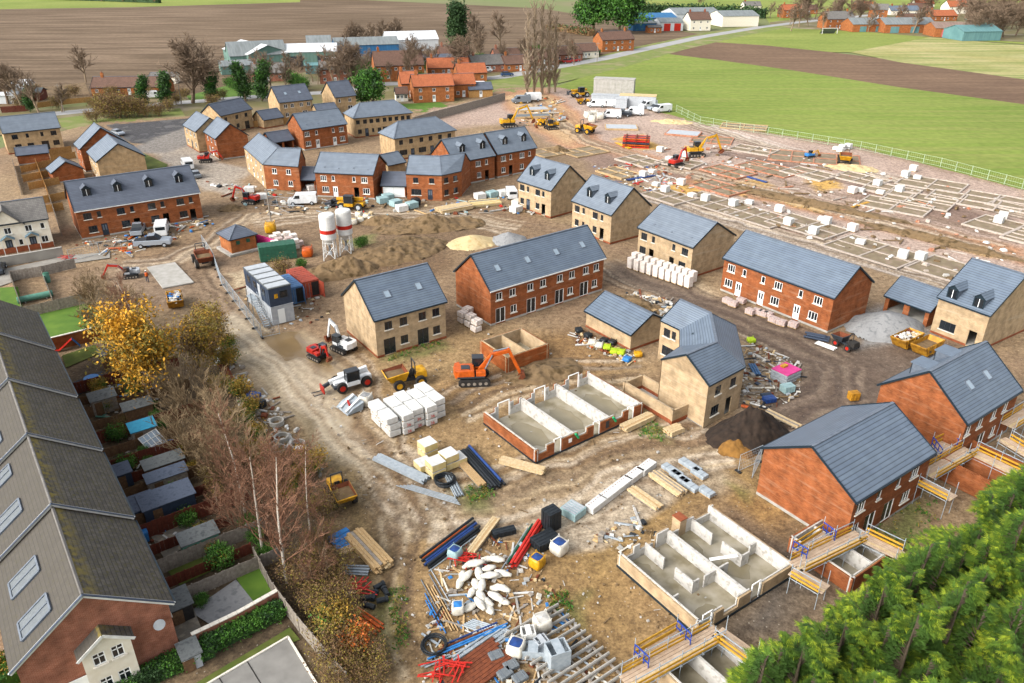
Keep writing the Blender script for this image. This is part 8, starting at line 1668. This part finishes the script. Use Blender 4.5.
for k, (px, py, s, a) in enumerate(((112, 342, 1.25, 0), (98, 312, 1.15, 1), (128, 322, 1.1, 2), (205, 432, 1.3, 3), (222, 468, 1.45, 4), (196, 470, 1.25, 5), (238, 486, 1.2, 6), (186, 405, 1.1, .5))): tree('bare_shrub', 'many stemmed bare beige shrub in the scrub behind the gardens', px, py, 'brush', s, a, 'bare beige shrubs behind the gardens', 'shrub')
for k, (px, py, s, a) in enumerate(((120, 330, 1.1, 0), (262, 505, 1.15, 1), (240, 530, 1.05, 2), (282, 540, 1.1, 3), (306, 560, 1.0, 4), (316, 590, .85, 5), (275, 500, 1.0, 6))): tree('bare_shrub', 'many stemmed bare reddish shrub among the birches', px, py, 'brush2', s, a, 'bare reddish shrubs among the birches', 'shrub')
for k, (px, py) in enumerate(((215, 345), (232, 365), (242, 395), (250, 412), (255, 440), (240, 430), (262, 462), (268, 480), (300, 480), (312, 470), (205, 325), (226, 350), (290, 500), (225, 395), (245, 460))): tree('gold_shrub', 'low golden olive bush in the rough scrub strip', px, py, 'goldbush', .8+.25*((k*7) % 4)/3, k, 'low golden bushes in the scrub strip', 'shrub')
for k, (px, py) in enumerate(((325, 545), (320, 570), (330, 600), (335, 615), (312, 610), (345, 630), (352, 660), (338, 660), (325, 640), (365, 665), (335, 580), (300, 585), (372, 682), (346, 682), (290, 470), (318, 515))): tree('bramble', 'brown bramble thicket clump on the bank beside the pipes', px, py, 'bramble', .9+.3*((k*5) % 4)/3, k, 'bramble clumps on the bank', 'shrub')
tree('rust_shrub', 'orange red leaved shrub at the foot of the bank', 353, 652, 'rustbush', 1.15, 0, None, 'shrub'); tree('gold_shrub', 'yellow green shrub on the bank beside orange pipes', 331, 632, 'goldbush', 1.1, 3, None, 'shrub'); tree('green_shrub', 'small green shrub by the narrow lawn fence', 222, 566, 'greenbush', .9, 1, None, 'shrub'); tree('green_shrub', 'green shrub on cabbage bed beside turquoise shed', 118, 440, 'greenbush', .8, 2, None, 'shrub'); tree('green_shrub', 'round evergreen shrub beside the tipped cold frame', 128, 470, 'greenbush', .75, 2, None, 'shrub')
for k, (u, v) in enumerate([(4+((k*7) % 43)*1.1, 2.5+(k*2.7) % 6.5) for k in range(34)]): tree('garden_shrub', 'small bush among the clutter of the back gardens', 0, 0, ('greenbush', 'goldbush', 'bramble', 'greenbush')[k % 4], .45+.12*(k % 3), k, 'small bushes in the back gardens', 'shrub', loc=Vector((*gp(u, v), .05)))
def hedge(label, pts, w, h, n, mats=('leaf_hedge', 'leaf_green', 'leaf_dark'), size=.1, name='hedge', seed=1):
    P = [at(*p) for p in pts]; o = P[0].copy(); rng = random.Random(seed); c = []
    Ls = [(b-a).length for a, b in zip(P, P[1:])]
    for k in range(max(200, n//6)):
        i = rng.choices(range(len(Ls)), Ls)[0]; q = P[i].lerp(P[i+1], rng.random())-o; d = (P[i+1]-P[i]).normalized(); s = rng.uniform(-1, 1); c.append(q+Vector((-d.y, d.x, 0))*(s*w/2)+Vector((0, 0, h*(1-.25*abs(s)**3)*rng.random()**.4)))
    me = leaves(c, n, size, size*1.2, list(mats), seed); me.name = 'foliage'; t = thing(name, label, 'hedge', o); obj('foliage', me, t); b = MB()
    for a, e in zip(P, P[1:]): b.bar(a-o+Vector((0, 0, h*.42)), e-o+Vector((0, 0, h*.42)), w*.7, h*.8, mats[-1])
    b.build('branches', t)
hedge('clipped green hedge along the brick garden wall', [(205, 652), (245, 632), (282, 614)], 1.5, 1.2, 6500); hedge('green hedge before the brick gable and bay', [(112, 700), (160, 676), (214, 652)], 1.5, 1.2, 6500, seed=4); hedge('yellow green hedge at the corner of the end house', [(-5, 672), (12, 690)], 1.8, 1.6, 2500, ('leaf_gold', 'leaf_hedge', 'leaf_green'), seed=5)
# further trees
tree('bare_tree', 'big rounded bare brown tree on the village street', 193, 103, 'bigbare', 1.12, 0)
for (px, py, k, s, lb) in ((40, 115, 'bare', 1.1, 'pale bare tree by the left hand red shed'), (22, 108, 'bare', 1.2, 'bare tree on the plot edge at the frame side'), (8, 104, 'bigbare', .7, 'dark twiggy bare tree at the edge of frame'), (86, 82, 'bare', 1.1, 'thin bare tree beside long bungalow gable'), (62, 112, 'bare', .7, 'slim bare tree beside the village street'), (355, 88, 'bigbare', .85, 'tall bare tree in front of the red long roofed house'), (413, 78, 'bare', 1.2, 'bare tree beside the orange roofed bungalow'), (208, 102, 'bare', 1.1, 'bare ivy clad tree beside the big rounded tree'), (463, 72, 'bigbare', .8, 'bare brown tree before the grey bungalow'), (480, 55, 'bare', 1.6, 'bare tree in the group beside the tall evergreen'), (500, 50, 'bare', 1.5, 'second bare tree in the group beside the tall evergreen'), (520, 66, 'bare', 1.0, 'small bare tree beside the poplars')): tree('bare_tree', lb, px, py, k, s, px)
for px, py, s, lb in ((143, 108, 1.0, 'ivy green tree before the long bungalow'), (167, 108, 1.15, 'taller ivy green tree before the long bungalow'), (212, 103, 1.0, 'ivy covered trunk beside the big bare tree'), (246, 101, 1.25, 'dark green tree at the lawn beside the street'), (262, 101, 1.3, 'dark green tree behind the rooflight house'), (30, 112, .8, 'small dark evergreen near the red shed')): tree('ivy_tree', lb, px, py, 'ivy', s, px)
tree('evergreen_tree', 'tall dark evergreen standing alone against the ploughed field', 459, 58, 'cypress', 1.1, 0); tree('oak_tree', 'round bright green tree beside the green lawn', 375, 108, 'oak', .98, 0)
for px, py, s in ((527, 96, .92), (534, 95, 1.0), (542, 94, 1.0), (549, 93, .97), (555, 92, .85)): tree('poplar_tree', 'tall narrow bare poplar in the clump at the field corner', px, py, 'poplar', s, px, 'bare poplars at the field corner')
tree('evergreen_tree', 'broad dark evergreen at the blue sheds', 594, 32, 'oak', 2.1, 1); tree('evergreen_tree', 'second broad dark evergreen, nearer the blue sheds', 619, 33, 'oak', 2.3, 2)
for k, (px, py, s) in enumerate(((118, 117, 1.6), (128, 117, 1.4), (110, 118, 1.3), (136, 117, 1.2), (103, 117, 1.0), (146, 117, .9), (95, 122, .8), (160, 116, .9))): tree('bare_shrub', 'dense brown roadside thicket clump by the tarmac', px, py, 'bramble', s*2.0, k, 'roadside thicket by the tarmac', 'shrub')
for k in range(9): tree('bare_tree', 'thin bare tree in the row behind the long blue shed', 345+k*7, 50-k*.7, 'bare', .9+.1*(k % 3), k, 'thin bare trees behind the blue shed')
for k in range(16): tree('bare_tree', 'reddish bare tree in the wood at top of frame', 965+k*4.2, 18+(k*7) % 22, 'bigbare', .9, k, 'bare wood beyond the barns')
for k, (px, py, s) in enumerate(((790, 24, 1.2), (800, 20, 1.3), (808, 26, 1.0), (838, 24, 1.1), (848, 26, 1.0), (858, 22, 1.2), (834, 12, 1.4), (842, 8, 1.6), (780, 20, 1.0), (930, 12, 1.1), (700, 8, 1.2), (910, 8, 1.4), (560, 50, 1.0))): tree('bare_tree', 'bare tree among the distant farm houses', px, py, 'bigbare' if k % 2 else 'bare', s*.8, k, 'bare trees among distant farm houses')
hedge('long dark hedge behind the grey warehouses', [(640, 14), (700, 15), (765, 18)], 6, 6, 5000, ('leaf_dark', 'leaf_ivy', 'leaf_dark'), .9, seed=7); hedge('low field hedge on the far boundary beyond the plough', [(0, -2), (100, 1), (160, 3)], 5, 4, 2500, ('leaf_brown', 'leaf_ivy', 'leaf_dark'), .8, seed=8); hedge('green hedge beside the orange brick house', [(584, 57), (598, 54)], 3, 2, 1500, ('leaf_hedge', 'leaf_green', 'leaf_dark'), .35, seed=9); hedge('brown thicket beside the far village road', [(548, 30), (575, 33), (592, 36)], 6, 3, 1800, ('leaf_brown', 'leaf_ivy', 'leaf_brown'), .6, seed=10)
for k, (px, py) in enumerate(((858, 492), (870, 520), (750, 480), (906, 515))): pass
tree('green_shrub', 'weeds growing on the soil heap before the silos', 362, 248, 'greenbush', .9, 0, None, 'shrub'); tree('green_shrub', 'weeds at the foot of the red container', 302, 268, 'greenbush', .7, 1, None, 'shrub'); tree('bare_shrub', 'dry brown bush between the containers and green store', 284, 276, 'bramble', 1.3, 1, None, 'shrub')
# field stubble tufts are part of the field's own colour; grass blades near the lower site
def tufts(label, pts, n, mats, size, seed):
    rr = random.Random(seed); P = [at(*p) for p in pts]; c = []
    while len(c) < n:
        i = rr.randrange(len(P)-2); a, b, d = P[0], P[i+1], P[i+2]; u, v = rr.random(), rr.random()
        if u+v > 1: u, v = 1-u, 1-v
        c.append(a+(b-a)*u+(d-a)*v+Vector((0, 0, .05)))
    me = leaves(c, n*5, size, .12, mats, seed); me.name = 'grass'; obj('grass', me, None, label, 'grass', kind='stuff')
for k, q in enumerate((((545, 592), (566, 590), (572, 612), (550, 612)), ((465, 488), (492, 485), (496, 498), (470, 504)), ((388, 590), (408, 585), (412, 645), (396, 650)), ((868, 530), (905, 505), (945, 500), (935, 540), (890, 560)), ((645, 420), (668, 428), (662, 442), (638, 436)), ((395, 352), (440, 338), (446, 344), (388, 362)))): tufts('patchy weeds growing on bare earth', q, 90, ['leaf_hedge', 'leaf_olive', 'leaf_green'], .11, k)
# ================================================================ village and farms far off
def vh(label, px, py, phi, L, W, he, hr, wall, rm, n=3, two=False, chim=1, name='village_house', cat='house', door=.5, frame='white_frame', front=None, hip=None):
    lo = 'H'; f = front if front is not None else [((k+.5)/n, lo) for k in range(n) if abs((k+.5)/n-door) > .1]+[(door, 'D')]
    if two and front is None: f += [((k+.5)/n, 'V') for k in range(n)]
    p = at(px, py); t = house(name, label, p.x, p.y, phi, L, W, he, hr, wall, f, rm=rm, plinth=False, floor=False, far=True, cat=cat, frame=frame, hip=hip)
    for k in range(chim): c = MB(); c.box(L*(.12+.72*k), W/2, hr-.5, .8, .8, 1.7, wall if 'brick' in wall else 'plinth_brick'); c.tube((L*(.12+.72*k), W/2, hr+1.2), (L*(.12+.72*k), W/2, hr+1.6), .16, 'plinth_brick', 8); c.build('chimney', t)
    return t
for nm, a, b in (('cladding_green', '6f8f84', '5f8074'), ('cladding_blue', '3a78a8', '2f6896'), ('cladding_white', 'dfe3e4', 'ced3d5'), ('cladding_yellow', 'd5cf8e', 'c4be7c'), ('cladding_teal', '6f9a9a', '5f8a8c'), ('sheet_white', 'e6e9ea', 'd2d6d8'), ('sheet_grey', '8d9494', '7a8080'), ('sheet_rust', '9a8478', '877064')): mat(nm, a, b, .2, stretch=(6, 1, 1))
mat('coral', 'e07a78', 'cc6664', 2)
def barn(label, px, py, phi, L, W, he, hr, wall, roofm, door=None, lights=0, name='barn', cat='barn'):
    t = thing(name, label, cat, at(px, py), R(phi)); b = MB()
    for xx in (0, L): b.poly([(xx, 0, 0), (xx, W, 0), (xx, W, he), (xx, W/2, hr), (xx, 0, he)], wall)
    b.poly([(0, 0, 0), (L, 0, 0), (L, 0, he), (0, 0, he)], wall); b.poly([(0, W, 0), (L, W, 0), (L, W, he), (0, W, he)], wall); b.build('wall', t); r = MB()
    for sg in (-1, 1): r.prism([(-.3, W/2+sg*(W/2+.3), he), (L+.3, W/2+sg*(W/2+.3), he), (L+.3, W/2, hr+.1), (-.3, W/2, hr+.1)][::sg], (0, 0, .12), roofm)
    ro = r.build('roof', t)
    for k in range(lights): q = MB(); q.box(0, 0, .12, 1.4, 2.6, .06, 'sheet_white'); o = q.build('rooflight', ro); o.matrix_local = slope_frame(W, he, hr, L*(k+.5)/lights, .5)
    if door:
        for f, w, h, m in door: q = MB(); q.box(L*f, -.04, 0, w, .1, h, m); q.build('door', t)
    return t
vh('long buff bungalow with brown roof on the field edge', 92, 96, 6, 24, 9, 2.7, 5.4, 'orange_brick', 'brown_tile', 7); vh('teal roofed outbuilding behind the long bungalow', 150, 84, 6, 9, 6, 2.6, 3.6, 'cream_render', 'grey_tile', 2, chim=0, name='outbuilding', cat='outbuilding')
barn('dark grey roofed barn with bright rooflights by the big bare tree', 232, 70, 24, 22, 16, 5, 9.5, 'cladding_green', 'sheet_grey', [(.3, 4, 4, 'dark_frame')], 5); barn('low green shed in front of dark grey barn', 222, 75, 24, 14, 9, 3, 4.5, 'cladding_green', 'sheet_grey')
barn('green clad barn with white gables and dark doors', 290, 66, 130, 26, 17, 5.5, 8.5, 'cladding_green', 'sheet_white', [(.2, 4, 4, 'dark_frame'), (.6, 4, 4, 'dark_frame')]); barn('green clad barn end with open doorway', 283, 67, 12, 22, 14, 5.5, 8.0, 'cladding_green', 'sheet_white', [(.25, 5, 4, 'dark_frame'), (.75, 5, 4, 'dark_frame')]); barn('pale yellow gabled barn beside the green one', 309, 62, 14, 10, 18, 6, 9.5, 'cladding_yellow', 'sheet_grey', [(.6, 4, 4, 'grey_panel')]); barn('low white roofed shed before the yellow barn', 318, 66, 8, 16, 8, 3.2, 4.4, 'cladding_white', 'sheet_white')
barn('long blue ended shed with pale roof by the ploughed field', 336, 58, 16, 28, 15, 5, 7.5, 'cladding_blue', 'sheet_grey', [(.3, 4, 4, 'dark_frame')]); barn('long white roofed shed continuing the blue ended one', 388, 52, 16, 24, 16, 5, 8, 'cladding_white', 'sheet_white'); barn('teal car shelter beside the barns', 306, 74, 10, 10, 6, 3, 3.6, 'cladding_teal', 'cladding_teal')
vh('red brick house with buff gable before the barns', 320, 84, 8, 11, 8, 5, 7.5, 'old_red_brick', 'grey_tile', 3, True); vh('long red brick house with brown roof and rooflights', 376, 82, 16, 18, 11, 5.5, 10, 'orange_brick', 'brown_tile', 6, True); vh('orange roofed white and brick house beside the lawn', 414, 103, 14, 13, 9, 5, 8, 'orange_brick', 'orange_tile', 3, True); vh('orange roofed brick wing next to white and brick house', 452, 98, 14, 8, 8, 4.2, 7, 'orange_brick', 'orange_tile', 2); vh('orange roofed brick end of the lawn house', 402, 98, 14, 6, 11, 4.5, 7.6, 'orange_brick', 'orange_tile', 1); vh('white conservatory on the lawn house', 396, 102, 14, 4, 4, 2.5, 4.2, 'cream_render', 'brown_tile', 3, chim=0, name='conservatory', cat='conservatory')
vh('orange tiled bungalow with white gable', 428, 76, 10, 16, 10, 2.9, 6, 'orange_brick', 'orange_tile', 4); vh('black timber stables beside orange bungalow', 420, 66, 12, 14, 6, 2.8, 4.2, 'dark_frame', 'slate_dark', 3, chim=0, name='stable', cat='stable'); vh('grey roofed bungalow near the boundary bend', 473, 73, 20, 14, 10, 2.9, 6, 'old_red_brick', 'grey_tile', 4); vh('red brown house beside grey roofed bungalow', 496, 68, 18, 11, 9, 4, 7, 'old_red_brick', 'brown_tile', 3); vh('brick bungalow on the road behind poplars', 505, 72, 18, 13, 9, 2.9, 5.8, 'orange_brick', 'brown_tile', 4)
vh('dark timber garage by the boundary wall end', 469, 98, 14, 8, 6, 2.6, 4.4, 'fence_new', 'slate_dark', 1, chim=0, name='garage', cat='garage'); vh('brown roofed bungalow just past the poplars', 556, 62, 24, 13, 9, 2.9, 5.8, 'old_red_brick', 'brown_tile', 4); vh('brown roofed bungalow beside hedge and road', 573, 59, 24, 13, 9, 2.9, 5.8, 'cream_render', 'brown_tile', 4); vh('bright orange brick house alone beside road', 602, 52, 22, 17, 10, 5.2, 8.5, 'orange_brick', 'brown_tile', 4, True, 2)
barn('long bright blue warehouse', 636, 27, 10, 26, 22, 5, 7, 'cladding_blue', 'cladding_blue'); barn('low blue shed in front of blue warehouse', 633, 31, 10, 14, 9, 4, 5, 'cladding_blue', 'sheet_grey'); barn('grey roofed warehouse with several gables', 676, 25, 12, 30, 26, 6, 9, 'cladding_white', 'sheet_grey', None, 4); barn('white gabled warehouse with red stripe', 660, 31, 10, 14, 14, 4.5, 6.5, 'cladding_white', 'sheet_grey', [(.3, 4, 4, 'red_paint'), (.75, 4, 4, 'red_paint')]); barn('cream gabled warehouse nearest the road bend', 722, 27, 12, 24, 20, 6, 8.5, 'cream_render', 'sheet_grey', None, 3)
vh('white ended house with rust roof in front of warehouses', 690, 31, 14, 13, 11, 6, 10, 'cream_render', 'brown_tile', 3, True, 2); vh('small brick office at the warehouse yard', 648, 33, 8, 8, 6, 3, 4, 'orange_brick', 'grey_tile', 2, chim=0, name='office', cat='office')
vh('grey roofed buff house with white gable among farm trees', 826, 29, 10, 18, 11, 5.5, 9.5, 'orange_brick', 'grey_tile', 4, True, 2); vh('orange house half hidden by bare trees', 783, 18, 8, 16, 10, 5, 8.5, 'orange_brick', 'orange_tile', 3, True, 1); vh('red brick house behind the barns', 868, 18, -20, 12, 10, 5.5, 9, 'orange_brick', 'grey_tile', 2, True, 1); vh('blue roofed bungalow behind the barns', 890, 15, 4, 22, 10, 3, 6, 'cream_render', 'slate_blue', 4); vh('brown roofed bungalow at the farm', 932, 21, 8, 18, 12, 3.2, 6.5, 'orange_brick', 'orange_tile', 4); vh('white house with red roof beyond the barns', 948, 14, 10, 16, 10, 5, 9, 'cream_render', 'orange_tile', 3, True)
vh('grey roofed bungalow in the farm row', 910, 12, 4, 18, 9, 3, 6, 'old_red_brick', 'brown_tile', 4, chim=0); vh('white gabled house at the distant wood edge', 960, 12, 30, 12, 10, 5, 9, 'cream_render', 'grey_tile', 3, True)
barn('orange brick barn with grey roof and teal doors', 852, 32, 8, 22, 14, 4, 7, 'orange_brick', 'sheet_grey', [(.3, 4, 3, 'cladding_teal'), (.75, 4, 3, 'cladding_teal')]); barn('long grey roofed barn with buff bays', 884, 33, 4, 30, 16, 4.5, 7.5, 'orange_brick', 'sheet_grey', [(.2, 5, 3.4, 'cladding_teal'), (.6, 5, 3.4, 'cladding_teal')]); barn('grey roofed barn with pink red doors', 934, 37, -4, 22, 16, 4.5, 7, 'orange_brick', 'sheet_rust', [(.3, 6, 3.8, 'coral'), (.75, 6, 3.8, 'coral')])
barn('teal clad barn at the end of farm row', 962, 41, 8, 22, 17, 4.5, 7, 'cladding_teal', 'cladding_teal'); barn('low green roofed shed behind teal barn', 972, 27, 0, 20, 10, 4, 5, 'cladding_green', 'cladding_green')
def goal(label, px, py): t = thing('football_goal', label, 'goal', at(px, py), R(8)); b = MB(); [b.bar(p, q, .25, .25, 'white_paint') for p, q in (((0, 0, 0), (0, 0, 3)), ((9, 0, 0), (9, 0, 3)), ((0, 0, 3), (9, 0, 3)))]; b.build('frame', t); n_ = MB(); n_.add([(0, .1, 2.9), (9, .1, 2.9), (9, 3, 0), (0, 3, 0)], [(0, 1, 2, 3)], 'steel'); n_.build('net', t)
goal('grey netted goal on the meadow beside farm houses', 822, 34)
barn('rounded pale polytunnel at plot edge', 8, 92, 10, 7, 5, 2.0, 3.4, 'sheet_white', 'sheet_white', name='polytunnel', cat='polytunnel'); barn('dark red timber shed on the edge plot', 12, 101, 8, 9, 5, 2.4, 3.4, 'fence_red', 'felt_grey', name='shed', cat='shed'); barn('low white roofed shed beside dark red one', -6, 104, 8, 7, 5, 2.4, 3.0, 'cladding_white', 'sheet_white', name='shed', cat='shed')
fence('roadside_fence', 'orange timber fence along the village street', [(38, 108), (70, 104), (92, 102)], 1.6, 'fence_new', post=4); fence('roadside_fence', 'red brown fence along the edge plot', [(2, 113), (30, 111)], 1.8, 'fence_red', post=4); fence('garden_fence', 'golden timber fence behind the red gabled house', [(237, 128), (262, 127), (290, 124)], 1.8, 'fence_new', post=3)
for px, py, phi, L, w, r, lb in ((440, 62, 14, 13, 'old_red_brick', 'brown_tile', 'brown roofed cottage behind the black stables'), (458, 82, 16, 11, 'orange_brick', 'orange_tile', 'orange bungalow by the bend before boundary wall'), (530, 66, 20, 13, 'old_red_brick', 'brown_tile', 'brown roofed bungalow seen through the poplars'), (345, 74, 10, 10, 'cream_render', 'grey_tile', 'pale cottage between barns and long red house'), (252, 82, 12, 12, 'old_red_brick', 'grey_tile', 'low brick workshop in the barn yard'), (900, 24, 6, 14, 'orange_brick', 'brown_tile', 'brick cottage behind the long barn'), (915, 8, 4, 16, 'cream_render', 'orange_tile', 'pale cottage at the far meadow'), (856, 10, 8, 14, 'orange_brick', 'orange_tile', 'orange cottage at the far meadow'), (800, 14, 8, 14, 'orange_brick', 'brown_tile', 'brick cottage half hidden in bare trees'), (744, 10, 8, 14, 'cream_render', 'grey_tile', 'far pale farmhouse beyond the warehouses'), (984, 24, 8, 15, 'old_red_brick', 'orange_tile', 'cottage at the edge of the bare wood')): vh(lb, px, py, phi, L, 8, 3, 6, w, r, 3)
for k in range(34): tree('bare_tree', 'small bare tree in the village gardens', 240+(k*47) % 350, 92-(k*47) % 350*.1+(k*13) % 16-8, 'bare', .6+.25*(k % 3), k, 'small bare trees in the village gardens')
for k in range(16): tree('green_shrub', 'evergreen garden bush in the village', 230+(k*61) % 360, 94-(k*61) % 360*.1+(k*17) % 14-7, 'greenbush', 1.6+.5*(k % 3), k, 'evergreen bushes in the village', 'shrub')
for k in range(20): tree('bare_tree', 'small bare tree by the far farms', 770+(k*53) % 220, 24+(k*29) % 16-6, 'bare', .9+.2*(k % 3), k, 'small bare trees by the far farms')
for k in range(18): tree('bare_shrub', 'brown bush on the plots by the street', (k*37) % 230, 100+(k*23) % 22-6, 'bramble', 1.6, k, 'brown bushes on the street plots', 'shrub')
sheet('bare_plot', [(0, 92), (85, 82), (92, 100), (40, 106), (0, 110)], 'soil', -.05)
for (px, py, c, k), lb in zip(((266, 77, 'red_car', 'car'), (275, 76, 'red_car', 'car'), (262, 83, 'grey_car', 'car'), (485, 72, 'white_van', 'van'), (467, 74, 'dark_car', 'car'), (568, 63, 'red_car', 'car'), (574, 62, 'red_car', 'car'), (481, 88, 'white_van', 'van'), (507, 76, 'blue_car', 'car'), (154, 98, 'white_van', 'van'), (296, 100, 'red_car', 'car')), ('red car in the barn yard nearest the shelter', 'second red car in the barn yard', 'grey car at the barn yard gate', 'white van at the grey roofed bungalow', 'dark car outside the bungalow', 'red car at the roadside bungalow', 'second red car at the roadside bungalow', 'white van by the boundary bend', 'blue car behind the poplars', 'white van beside ivy trees', 'red car between the buff houses')): vehicle(k, lb, px, py, R(15), c, 1.15)
def pole(label, px, py, h): t = thing('utility_pole', label, 'pole', at(px, py)); b = MB(); b.tube((0, 0, 0), (0, 0, h), .14, 'timber_grey', 8, .1); b.build('post', t); c = MB(); c.box(0, 0, h-.6, 1.8, .12, .12, 'timber_grey'); c.build('crossarm', t)
pole('timber utility pole beside the village street', 64, 112, 8); pole('timber utility pole beside the long bungalow', 182, 106, 8); pole('utility pole on the road by green crop', 597, 62, 8); pole('slender lamp post beside the brick substation', 271, 222, 6)
